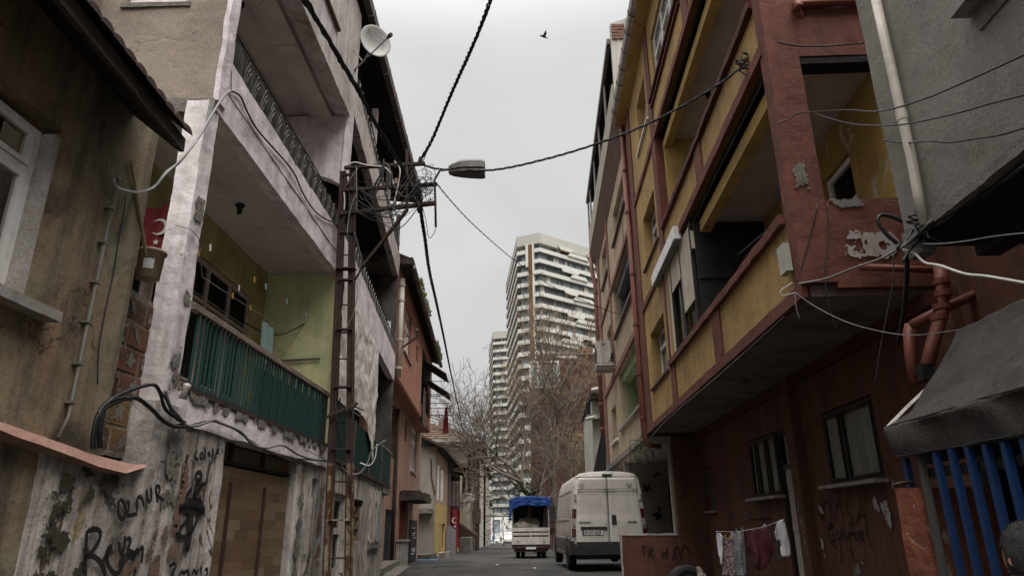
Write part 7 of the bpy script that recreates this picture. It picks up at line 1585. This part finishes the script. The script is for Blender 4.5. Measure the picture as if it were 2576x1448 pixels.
# balcony clothes line with pegs and towel
tag(MB().tube(LP([(700, 900), (760, 915), (795, 952)], -.02)+[LA.P(5.6, .05, 2.12), LA.P(9.45, .35, 2.52)], .004, 4).tube([LA.P(5.5, .65, 2.35), LA.P(9.5, .6, 2.35)], .004, 4).build('clothes_line', 'cable_grey'), 'thin clothes line strung across the lime balcony', 'clothes line')
for i, (x, y, c_) in enumerate(((840, 990, 'w'), (797, 1010, 'y'), (1017, 1118, 'y'), (1062, 1145, 'b'), (1146, 1205, 'b'), (1224, 1258, 'b'), (955, 1152, 'w'), (930, 1182, 'y'), (1296, 1300, 'g'), (1312, 1312, 'w'), (1328, 1318, 'g'), (1001, 1230, 'y'))):
    p = LA.pt(x, y, .15+.02*i); tag(MB().bar(p+Vector((0, 0, .035)), p+Vector((.006, 0, -.035)), .012, .014).build('clothes_peg', 'peg_'+c_), ['white peg beside the ceiling lamp end of the lime balcony line', 'yellow peg nearest the white pillar', 'single yellow peg halfway along the upper line', 'dull blue-green peg right of the halfway yellow peg', 'pale blue peg against the lime end wall, higher one', 'pale blue peg against the lime end wall, lower one', 'white peg in front of the window mullion', 'yellow peg in front of the middle window pane', 'green peg low by the end wall, left of the last three', 'white peg in the middle of the last three by the end wall', 'green peg nearest the lattice pole', 'yellow peg just left of the mint towel'][i], 'clothes peg', 'pegs on the lime balcony lines, '+{'w': 'white', 'y': 'yellow', 'b': 'pale blue', 'g': 'green'}[c_])
tag(MB().sheet(lambda u, v: LA.P(8.35+.38*u+.02*math.sin(v*5), .55+.02*math.sin(u*12), 2.03+.50*v), 10, 14).build('hanging_towel', 'cloth_mint', thick=.008), 'mint striped towel hanging on the lime balcony', 'towel')
tag(MB().tube(catm([LA.P(8.8, 1.0, 2.65), LA.P(9.1, .6, 2.55), LA.pt(1290, 1258, .3), LA.pt(1330, 1300, .05), LA.pt(1342, 1390, .0), LA.pt(1338, 1450, .0)], 6), .010, 5).build('balcony_cable', 'cable'), 'black cable drooping over the lime end wall', 'cable')
tag(MB().tube([LA.P(9.58, .95, 2.28), LA.P(9.58, .15, 2.32)], .018, 6).build('wall_pipe', 'gutter'), 'thin horizontal pipe on the lime end wall', 'pipe')
# right-hand cables
for i, (pts, yy, r_, m, lab) in enumerate((
    ([(3108, 168), (3160, 180), (3220, 185), (3340, 183), (3455, 172)], [6.2, 6.2, 6.2, 6.1, 5.5], .012, 'cable', 'black wire wrapping the red column at the top'),
    ([(3108, 495), (3150, 480), (3190, 455), (3260, 448), (3390, 440), (3520, 445), (3700, 395), (3900, 310), (4120, 210)], [6.3, 6.25, 6.2, 6, 5.4, 4.5, 4.0, 3.6, 3.2], .008, 'cable', 'uppermost thin wire crossing the grey wall'),
    ([(3260, 455), (3340, 480), (3420, 498), (3530, 502), (3620, 497), (3800, 460), (3960, 415), (4120, 375)], [6, 5.7, 5.2, 4.5, 4.2, 3.8, 3.5, 3.2], .008, 'cable', 'middle thin wire crossing the grey wall'),
    ([(3530, 560), (3620, 572), (3720, 565), (3800, 570), (3900, 555), (4000, 540), (4120, 505)], [4.5, 4.25, 4.0, 3.8, 3.6, 3.4, 3.2], .008, 'cable', 'lowest thin wire crossing the grey wall'),
    ([(3194, 1135), (3300, 1115), (3420, 1070), (3520, 1035), (3590, 998)], [6.3, 6, 5.6, 5.1, 4.7], .011, 'cable_grey', 'grey double cable sagging across the red parapet'),
    ([(3590, 998), (3620, 1000), (3660, 1015), (3700, 1050), (3760, 1062), (3860, 1095), (3950, 1105), (4120, 1135)], [4.6, 4.5, 4.4, 4.3, 4.1, 3.9, 3.7, 3.4], .011, 'cable_white', 'white cable snaking right under the grey house'),
    ([(3185, 1172), (3260, 1225), (3380, 1285), (3500, 1320), (3630, 1340), (3760, 1330), (3900, 1305), (3990, 1280)], [6.3, 6.2, 5.9, 5.5, 5.0, 4.8, 4.6, 4.4], .005, 'cable_grey', 'thin pale wire sagging under the red soffit to the awning'),
    ([(3590, 975), (3540, 930), (3512, 885), (3525, 860), (3570, 868), (3650, 900), (3720, 905)], [4.6]*7, .018, 'cable', 'thick black cable loop in front of the red parapet'),
    ([(3600, 985), (3700, 900), (3800, 820), (3950, 700), (4120, 570)], [4.5, 4.3, 4.1, 3.7, 3.3], .016, 'cable', 'upper cable of the bundle running up right along the grey eave'),
    ([(3590, 995), (3700, 910), (3830, 835), (3960, 760), (4120, 650)], [4.5, 4.25, 4.0, 3.7, 3.3], .020, 'cable', 'lower thick cable of the bundle along the grey eave'),
    ([(3610, 990), (3720, 890), (3840, 800), (3990, 680), (4120, 590)], [4.4, 4.2, 3.95, 3.6, 3.25], .012, 'cable_grey', 'grey cable within the bundle along the grey eave'),
    ([(3600, 1000), (3640, 940), (3670, 880), (3700, 860), (3735, 880), (3700, 930), (3640, 1000), (3612, 1045)], [4.4]*8, .012, 'cable', 'coiled cable loop at the corner of the grey house'),
    ([(3690, 975), (3760, 975), (3860, 965), (3980, 945), (4120, 930)], [4.3, 4.1, 3.9, 3.7, 3.4], .005, 'cable_grey', 'thin straight wire below the grey eave'),
    ([(3628, 1010), (3626, 1130), (3610, 1280), (3590, 1380)], [4.6, 4.8, 5.2, 5.6], .022, 'cable', 'thick black cable dropping into the dark gap'),
    ([(3574, 1020), (3570, 1140), (3545, 1270), (3520, 1400), (3500, 1530)], [4.8, 5, 5.4, 5.8, 6.2], .006, 'cable_grey', 'thin grey wire hanging in the gap, right of the red parapet'),
    ([(3270, 820), (3225, 1000), (3200, 1080), (3190, 1130)], [6.35]*4, .007, 'cable', 'dark wire down the corner by the junction box'),
    ([(3310, 810), (3310, 1000), (3300, 1060), (3310, 1200), (3350, 1325)], [6.3]*5, .007, 'cable', 'dark wire hanging over the red parapet'),
    ([(3185, 1170), (3130, 1180), (3125, 1160), (3170, 1130)], [6.35]*4, .005, 'cable_white', 'small white wire curl below the junction box'),
    ([(3180, 1180), (3185, 1230), (3198, 1275)], [6.35]*3, .005, 'cable_grey', 'short wire end hanging below the junction box'),
)): cab('street_wire', lab, [(RA.pt(x, y, -.06-.03*(i % 3)) if x > 3500 and i < 4 else at(x, y, q)) for (x, y), q in zip(pts, yy)], r_*.8, m, 6, 6)
mb = MB(); rr = random.Random(4)
for k in range(12):
    c0 = at(rr.uniform(3690, 3780), rr.uniform(850, 930), 4.25); mb.tube(catm([c0, c0+Vector((rr.uniform(-.12, .12), 0, rr.uniform(-.1, .1))), c0+Vector((rr.uniform(-.16, .16), .02, rr.uniform(-.12, .08))), c0+Vector((rr.uniform(-.1, .1), 0, rr.uniform(-.16, .0)))], 5), .007, 4)
tag(mb.build('wire_tangle', 'cable'), 'knot of black wires at the lower corner of the grey house', 'cable')
mb = MB()
for k in range(10):
    c0 = at(rr.uniform(2985, 3030), rr.uniform(225, 275), 7.0); mb.tube(catm([c0, c0+Vector((rr.uniform(-.15, .1), 0, rr.uniform(-.14, .1))), c0+Vector((rr.uniform(-.2, .06), .02, rr.uniform(-.2, .06))), c0+Vector((rr.uniform(-.1, .1), 0, rr.uniform(-.1, .1)))], 5), .010, 4)
tag(mb.build('wire_knot', 'cable'), 'knot of cable ends and clamps on the red corner column', 'cable')
tag(MB().lathe(at(3035, 222, 7.0), (.3, -.9, .2), [(0, -.05), (.05, -.05), (.06, -.01), (.04, 0), (.06, .02), (.05, .05), (0, .05)], 14).build('column_insulator', 'porcelain', smooth=True), 'white porcelain insulator on the red corner column', 'insulator')
cab('facade_wire', 'thin wire running down the sandy house past the downpipe', [at(2488, 885, 18.3), at(2500, 1040, 19), at(2512, 1280, 20), at(2528, 1450, 18.6), at(2565, 1600, 17.6), at(2592, 1700, 17.2)], .008)
cab('soffit_wire', 'white wire following the lower edge of the mustard overhang', [RA.P(7.0, -.02, 2.05), RA.P(10, -.03, 2.02), RA.P(14, -.03, 2.03), RA.P(17.5, -.02, 1.92)], .008, 'cable_grey')
for i, (a_, b_) in enumerate((((2950, 1020), (3260, 700)), ((2975, 1030), (3150, 830)))):
    cab('balcony_line', ['upper clothes line across the shuttered balcony', 'lower clothes line across the shuttered balcony'][i], [at(*a_, 10.2), at((a_[0]+b_[0])/2+12, (a_[1]+b_[1])/2+14, 8.6), at(*b_, 7.0)], .004, 'cable_white')

# ============================================================ bird
bd_ = thing('flying_bird', 'dark bird gliding alone in the pale sky', 'bird', at(2177, 143, 24))
bc = at(2177, 146, 24); px = 24/1717/1.5906
def bp(dx, dy, dz=0): return bc+CR*dx*px+CU*dy*px+FW*dz
MB().tube([bp(-22, 2), bp(-18, 3), bp(-10, 0), bp(0, -3), bp(9, -6), bp(16, -9)], .001, 8).build('spine', 'ink', bd_) if False else None
mb = MB(); base = [(-21, 3, .006), (-18, 3.5, .03), (-14, 2, .04), (-6, 0, .055), (2, -3, .05), (9, -6, .03), (15, -9, .012)]
me_pts = [bp(a, b) for a, b, c_ in base]; i0 = 0
for j, (p, (a, b, r_)) in enumerate(zip(me_pts, base)):
    for k in range(8): th = 2*math.pi*k/8; mb.v.append(p+CU*math.cos(th)*r_+FW*math.sin(th)*r_)
for j in range(len(base)-1):
    for k in range(8): mb.f.append((j*8+k, j*8+(k+1) % 8, (j+1)*8+(k+1) % 8, (j+1)*8+k))
mb.build('body', 'shirt_dark', bd_, smooth=True)
for sg, tip in ((1, (20, 38)), (-1, (6, 12))):
    q = [bp(-9, 2), bp(4, -2), bp(10+0*sg, 14 if sg > 0 else 4, .1*sg), bp(tip[0], tip[1], .45*sg), bp(tip[0]-8, tip[1]-9, .35*sg), bp(-4, 13 if sg > 0 else 5, .12*sg)]
    MB().prism(q, [v+CU*.006+FW*.008 for v in q]).build('wing', 'bar_grey', bd_)
MB().prism([bp(12, -7), bp(19, -9), bp(17, -12), bp(11, -9)], [v+FW*.01 for v in (bp(12, -7), bp(19, -9), bp(17, -12), bp(11, -9))]).build('tail', 'bar_grey', bd_)
# ============================================================ residential towers
H_ = 103.87; h_ = 4.35
def atz(px, py, z): r = ray(px, py); return r*(z/r.z)
TA, TB, TC, TD = atz(2066.9, 948.5, H_), atz(2156.8, 930.5, H_), atz(2281, 969.9, H_), atz(2027.5, 1119.7, H_)
TE = TC+(TC-TB).normalized()*60
def ring_faces(pts, z0, z1, off=0, mb=None, close=True, th=.0):
    """vertical band round a plan outline, with top and bottom faces, pushed out by off"""
    mb = mb or MB(); n = len(pts); P2 = []
    for i, p in enumerate(pts):
        a = pts[(i-1) % n]; b = pts[(i+1) % n]; e1 = (p-a).normalized(); e2 = (b-p).normalized(); n1 = Vector((e1.y, -e1.x, 0)); n2 = Vector((e2.y, -e2.x, 0)); m_ = (n1+n2); m_ = m_/max(.3, m_.dot(n1)); P2.append(Vector((p.x, p.y, 0))+m_*off)
    b0 = [p+Vector((0, 0, z0)) for p in P2]; b1_ = [p+Vector((0, 0, z1)) for p in P2]; mb.prism(b0, b1_); return mb
def tower(label, plan, nfl, strip=True, seed=1):
    o = thing('residential_tower', label, 'tower', Vector((plan[0].x, plan[0].y, -8)))
    zt = H_-4.1; band = None; glz = None
    ring_faces(plan, zt, H_, .05).build('roof_parapet', 'tw_top', o)
    zs = [zt-h_*(k+1) for k in range(nfl)]
    b = ring_faces(plan, 0, 1.55, .0).build('balcony_band', 'tw_white', o); b.location = (0, 0, zs[0]+.9)
    g = ring_faces(plan, 0, h_-1.5, -1.6).build('glazing', 'glass_far', o); g.location = (0, 0, zs[0]+2.4)
    s_ = ring_faces(plan, 0, .18, -.3).build('soffit', 'tw_dark', o); s_.location = (0, 0, zs[0]+.70)
    for z in zs[1:]:
        for src, dz in ((b, .9), (g, 2.4), (s_, .70)):
            c = src.copy(); COL.objects.link(c); c.parent = o; c.location = (0, 0, z+dz)
    # glass fins / blinds behind the balconies so that the panes differ
    rr = random.Random(seed); mA = MB(); mD = MB(); mR = MB()
    for a, c in ((plan[0], plan[1]), (plan[1], plan[2]), (plan[-1], plan[0])):
        e = (c-a); e.z = 0; L = e.length; e.normalize(); n_ = Vector((e.y, -e.x, 0)); a0 = Vector((a.x, a.y, 0))
        for z in [zt-0.0]+zs:
            if z < -2: continue
            s = 1.2
            zz0, zz1 = z-h_+2.45+(h_ if z != zt else h_)-h_, z
            zb_ = z+2.45 if z != zt else None
            if zb_ is None: continue
            while s < L-1:
                w_ = rr.choice((.9, 1.4, 2.2)); k = rr.random()
                tgt = mA if k < .10 else mD if k < .5 else None
                if tgt is not None:
                    p0 = a0+e*s-n_*1.5; p1 = a0+e*min(s+w_*.9, L-1)-n_*1.5; tgt.quad(p0+Vector((0, 0, zb_)), p1+Vector((0, 0, zb_)), p1+Vector((0, 0, zb_+2.7)), p0+Vector((0, 0, zb_+2.7)))
                s += w_
    mA.build('window_blind', 'curtain', o, kind='stuff'); mD.build('dark_window', 'tw_dark', o, kind='stuff')
    return o, zs, zt
back = [Vector((TE.x+10, TE.y+60, H_)), Vector((TD.x+30, TD.y+40, H_))]
TDx = TD+(TD-TA).normalized()*6
o, zs, zt = tower('tall white residential tower with zigzag balcony bands and brown vertical strip', [TA, TB, TE, back[0], back[1], TDx], 23)
# brown strip and white fins on the chamfered front
e = (TB-TA); e.z = 0; e.normalize(); n_ = Vector((e.y, -e.x, 0))
def fx(px): a = at(px, 1000, 238); return (a-TA).dot(e)
s0, s1 = fx(2116), fx(2133)
def fbox(sa, sb, off0, off1, z0, z1):
    q = [TA+e*sa+n_*off0, TA+e*sb+n_*off0, TA+e*sb+n_*off1, TA+e*sa+n_*off1]; return MB().prism([Vector((p.x, p.y, z0)) for p in q], [Vector((p.x, p.y, z1)) for p in q])
fbox(s0, s1, -2, .35, -4, zt-.2).build('brown_strip', 'tw_brown', o); fbox(s0-1.1, s0-.1, -2, .5, zt-9, zt+.0).build('fin', 'tw_white', o); fbox(s1+.1, s1+.7, -2, .5, -4, zt).build('fin', 'tw_white', o)
fbox(s0-.9, s1+.9, -1.9, -.02, -4, zt).build('shaft_recess', 'tw_dark', o)
# raised stepped balcony panels on the long face
e = (TC-TB); e.z = 0; e.normalize(); n_ = Vector((e.y, -e.x, 0)); rr = random.Random(5)
for i, z in enumerate([zt]+zs[:17]):
    for s in ([9+((i*5) % 9)*1.0, 24+((i*7) % 8)]):
        L = 8+((i*3) % 4); z0 = z+.9-(1.3 if i else .9)+(0 if i else -.6); q = []
        for off in (.05, .55):
            q.append([TB+e*(s)+n_*off, TB+e*(s+L)+n_*off, TB+e*(s+L-1.2)+n_*off, TB+e*(s+1.2)+n_*off])
        zz = [z+.9+1.5, z+.9+1.5, z+.9+2.9, z+.9+2.9] if i % 2 else [z-.4, z-.4, z+1.0, z+1.0]
        if i % 2 == 0: q = [[a_[3], a_[2], a_[1], a_[0]] for a_ in q]
        MB().prism([Vector((p.x, p.y, k)) for p, k in zip(q[0], zz)], [Vector((p.x, p.y, k)) for p, k in zip(q[1], zz)]).build('stepped_panel', 'tw_white', o)
        p0 = TB+e*(s+1); p1 = TB+e*(s+L-1); MB().prism([Vector((p.x, p.y, zz[0]-.5)) for p in (p0+n_*.02, p1+n_*.02, p1+n_*.5, p0+n_*.5)], [Vector((p.x, p.y, zz[0]-.06)) for p in (p0+n_*.02, p1+n_*.02, p1+n_*.5, p0+n_*.5)]).build('brown_soffit', 'tw_brown', o) if i % 4 == 0 else None
WA, WB = atz(1972, 1327, H_), atz(2018, 1323, H_)
dirL = (TD-TA).normalized()
tower('farther white residential tower of the same banded design, left of the tall one', [WA, WB+(WB-WA).normalized()*14, WB+Vector((14, 60, 0)), WA+dirL*60+Vector((14, 0, 0)), WA+dirL*45], 23, seed=4)

# ============================================================ maroon building, whitish house behind the sandy one
M_ = thing('maroon_building', 'maroon corrugated-metal-clad building behind the bare tree', 'building', Vector((2.5, 62, -2)))
mx0, mx1 = -1.0, 6.4
z_l, z_r = 14.2, 14.9
n = 90; mb = MB()
for i in range(n):
    a, b = mx0+(mx1-mx0)*i/n, mx0+(mx1-mx0)*(i+1)/n; ya, yb = 62-.05*(i % 2), 62-.05*((i+1) % 2); za = z_l+(z_r-z_l)*i/n
    mb.quad((a, ya, -3), (b, yb, -3), (b, yb, za), (a, ya, za))
mb.build('cladding', 'maroon', M_)
MB().abox(mx0, mx1, 62.05, 75, -3, 14.1).build('core', 'red_dark', M_)
w_ = MB().abox(-1.0, 1.75, 61.7, 61.95, 11.8, 11.95).abox(-1.0, 1.75, 61.7, 61.95, 14.15, 14.3).abox(-1.0, -.85, 61.7, 61.95, 11.95, 14.15).abox(1.6, 1.75, 61.7, 61.95, 11.95, 14.15).abox(-.3, -.2, 61.7, 61.95, 11.95, 14.15).build('window', 'tw_white', M_)
MB().abox(-.85, 1.6, 61.8, 61.85, 11.95, 14.15).build('pane', 'glass_far', w_)
MB().abox(3.6, 4.9, 62, 63, 14.4, 15.6).build('chimney', 'brick', M_); MB().abox(mx0, mx1+.2, 61.8, 62.1, z_r-.05, z_r+.12).build('roof_edge', 'gutter', M_)
N_ = thing('whitish_house', 'whitish rendered house with broken balconies squeezed behind the sandy house', 'house', Vector((3.2, 33, -1.4)))
yy = 33; X0 = at(2374, 1800, yy).x; zt_ = at(2380, 1600, yy).z
MB().rbox(WF, X0, 5.2, yy, yy+7, -1.6, zt_, .6, .03, 3).build('wall', 'cream2', N_)
MB().rbox(WF, X0-.25, 5.2, yy-.5, yy, at(2380, 1680, yy).z, at(2380, 1670, yy).z+.1, .2, .03, 4).build('balcony_slab', 'concrete', N_)
MB().rbox(WF, X0-.1, 5.2, yy-.6, yy+7, zt_, zt_+.25, .3, .05, 5).build('roof_edge', 'old_wood', N_)
mb = MB().hexa([at(2372, 1890, yy-.6), at(2425, 1880, yy-.6), at(2425, 1880, yy-.4), at(2372, 1890, yy-.4), at(2404, 1738, yy-.6), at(2425, 1735, yy-.6), at(2425, 1735, yy-.4), at(2404, 1738, yy-.4)]); mb.build('black_sheet', 'black_board', N_)
MB().abox(at(2343, 1640, 34).x, at(2379, 1640, 34).x, 33.8, 34.2, at(2360, 1672, 34).z, at(2360, 1612, 34).z).build('dark_box', 'black_board', N_)
for a, b in (((2371, 1558), (2410, 1553)), ((2349, 1674), (2384, 1667))): MB().tube([at(*a, 32.5), at(*b, 31)], .09, 8).build('overflow_pipe', 'pvc_white', N_)
MB().rbox(WF, X0+.02, X0+.5, yy-.3, yy-.02, -1.5, 1.2, .3, .03, 8).build('buttress', 'concrete', N_)

# ============================================================ trees
def tree(nm, label, base, r0, spec, seed, seeds=0, cat='tree', seedbox=None, depth=4, spread=.6, ymax=57):
    rr = random.Random(seed); o = thing(nm, label, cat, base)
    tips = []
    def grow(mb, p, d, r, L, lev, up):
        n = 5 if lev < 3 else 4; pts = [p]; q = p.copy()
        kids = []
        for i in range(n):
            d = (d+Vector((rr.gauss(0, .16), rr.gauss(0, .12), rr.gauss(0, .12)+up*.09))).normalized(); q = q+d*L/n
            if q.y > ymax: q.y = ymax; d.y = -abs(d.y)
            pts.append(q.copy())
            if lev < depth and i >= (1 if lev < 3 else 2): kids.append((q.copy(), d.copy(), i/n))
        r2 = r*.45 if lev < depth else r*.35
        mb.tube(pts, max(r, .016), 8 if lev < 1 else 5 if lev < 3 else 3, cap=False, r2=max(r2, .012))
        if lev >= depth: tips.append((pts[-1], d)); return
        for (kp, kd, f_) in kids:
            m_ = 1 if rr.random() < .82 else 2
            for _ in range(m_):
                a_ = Vector((rr.gauss(0, 1), rr.gauss(0, .7), rr.gauss(0, .6))).normalized(); nd = (kd+a_*spread*rr.uniform(.8, 1.5)).normalized()
                grow(mb, kp, nd, r*(1-.4*f_)*rr.uniform(.5, .68), L*rr.uniform(.5, .74), lev+1, up)
        tips.append((pts[-1], d))
        grow(mb, pts[-1], d, r2, L*.72, lev+1, up)
    tb_ = MB(); tr = [base+Vector(p) for p in spec['trunk']]
    tb_.tube(catm(tr, 6), r0, 10, r2=r0*.55, cap=False)
    for v in tb_.v: v += noise.noise_vector(v*3)*.03
    tb_.build('trunk', 'bark', o, smooth=True)
    for (off, d, L, rad, up) in spec['limbs']:
        mb = MB(); grow(mb, base+Vector(off), Vector(d).normalized(), rad, L, 1, up); mb.build('branch', 'twig' if rad < .05 else 'bark', o, smooth=True)
    if seeds:
        sm_ = MB(); tl = [t_ for t_ in tips if seedbox is None or seedbox(t_[0])]
        for _ in range(seeds):
            p, d = rr.choice(tl); c = p+Vector((rr.gauss(0, .12), rr.gauss(0, .12), -.05))
            for k in range(rr.randint(8, 18)):
                a_ = Vector((rr.gauss(0, 1), rr.gauss(0, 1), rr.gauss(0, 1))).normalized(); c2 = c+Vector((rr.gauss(0, .07), rr.gauss(0, .07), -abs(rr.gauss(0, .13)))); b_ = a_.cross(Vector((0, 0, 1))).normalized()*.014
                t_ = (a_*.4+Vector((0, 0, -.7))).normalized()*.07; sm_.quad(c2-b_, c2+b_, c2+b_*.3+t_)
        sm_.build('seed_clusters', 'seed', o, kind='stuff')
    return o
tree('bare_tree', 'tall bare tree with brown hanging seed clusters in front of the maroon building', Vector((.75, 47, -1.9)), .27,
     {'trunk': [(0, 0, 0), (.1, 0, 2), (-.05, 0, 4.2), (.1, .1, 6.5)],
      'limbs': [((0, 0, 4.4), (-.42, 0, 1), 4.4, .15, 1.2), ((0, 0, 5.4), (.35, .1, 1), 4.8, .15, 1.2), ((.1, .1, 6.4), (-.1, 0, 1), 5.4, .17, 1.4), ((.1, .1, 6.0), (.12, 0, 1), 5.0, .13, 1.4), ((0, 0, 2.8), (-.3, 0, 1), 4.6, .11, 1.1), ((0, 0, 3.2), (.7, -.2, .8), 2.8, .10, .7), ((0, 0, 2.4), (-.8, 0, .7), 2.6, .09, .6), ((.1, 0, 6.2), (.7, .1, .9), 3.4, .12, .9), ((0, .1, 6), (-.7, .1, .9), 3.0, .11, .9)]}, 3, 3000, seedbox=lambda p: p.z > 3)
tree('bare_tree', 'leaning bare tree reaching twisted twigs over the street to the left', Vector((-.45, 44.5, -1.9)), .22,
     {'trunk': [(0, 0, 0), (-.1, 0, 2.2), (-.55, 0, 3.8), (-.95, 0, 4.8)],
      'limbs': [((-.5, 0, 3.7), (-1, 0, .45), 3.4, .10, .3), ((-.95, 0, 4.7), (-.8, 0, .9), 3.4, .12, .6), ((-.7, 0, 4.2), (-1, .1, .7), 3.4, .09, .4), ((-.95, 0, 4.8), (-.1, .1, 1), 3.0, .11, .7), ((-.3, 0, 3.0), (-1, 0, .1), 2.2, .07, .3), ((-.9, 0, 4.5), (-1, -.1, .5), 3.4, .10, .4), ((-.1, 0, 2.6), (.5, .2, 1), 2.4, .08, .6)]}, 8, 160, spread=.8, depth=5)
tree('bare_tree', 'slimmer bare tree behind, right of the leaning one', Vector((1.9, 50, -1.9)), .16,
     {'trunk': [(0, 0, 0), (0, 0, 3), (.1, 0, 6)], 'limbs': [((0, 0, 4), (.3, 0, 1), 3.2, .09, 1), ((.1, 0, 6), (0, 0, 1), 3.6, .10, 1), ((0, 0, 5), (-.4, 0, 1), 2.8, .08, 1), ((0, 0, 3), (.6, 0, .9), 2.4, .07, .9)]}, 21, 350, depth=4)
def bush(nm, label, c, rad, n, m, lsz, seed, cat='shrub', stalks=0):
    rr = random.Random(seed); mb = MB(); o = thing(nm, label, cat, Vector(c))
    for k in range(n):
        d = Vector((rr.gauss(0, 1), rr.gauss(0, 1), rr.gauss(0, 1))).normalized(); f_ = rr.random()**.4; q = Vector((d.x*rad[0]*f_, d.y*rad[1]*f_, abs(d.z)*rad[2]*f_)); f2 = .75+.5*noise.noise(q*1.3+Vector((seed, 0, 0))); p = Vector(c)+q*f2
        a_ = Vector((rr.gauss(0, 1), rr.gauss(0, 1), rr.gauss(0, 1))).normalized()*lsz; b_ = a_.cross(Vector((rr.random(), rr.random(), 1))).normalized()*lsz*.5
        mb.quad(p-a_, p+b_, p+a_, p-b_)
    mb.build('foliage', m, o, kind='stuff')
    mb = MB()
    for k in range(max(6, stalks)):
        x = rr.gauss(0, rad[0]*.3); a_ = Vector(c)+Vector((x, rr.gauss(0, .2), 0)); b_ = a_+Vector((x*1.2+rr.gauss(0, .3), rr.gauss(0, .3), rad[2]*rr.uniform(.6, 1.15))); mb.tube([a_, a_.lerp(b_, .5)+Vector((rr.gauss(0, .08), 0, 0)), b_], .012, 3)
    mb.build('stems', 'brush' if stalks else 'twig', o)
    return o
bush('ivy_shrub', 'dark green ivy mass between the truck and the tree trunks', (-1.0, 43, 0.2), (1.5, .8, 3.0), 3800, 'leaf', .07, 1)
bush('ivy_shrub', 'low dark shrub behind the white van roof', (1.4, 41, -.5), (1.8, .8, 2.6), 2600, 'leaf', .07, 2)
bush('dry_brush', 'dry ochre brush of upright stalks behind the van roof', (2.75, 42, .4), (1.0, .6, 3.4), 900, 'brush', .035, 3, stalks=170)
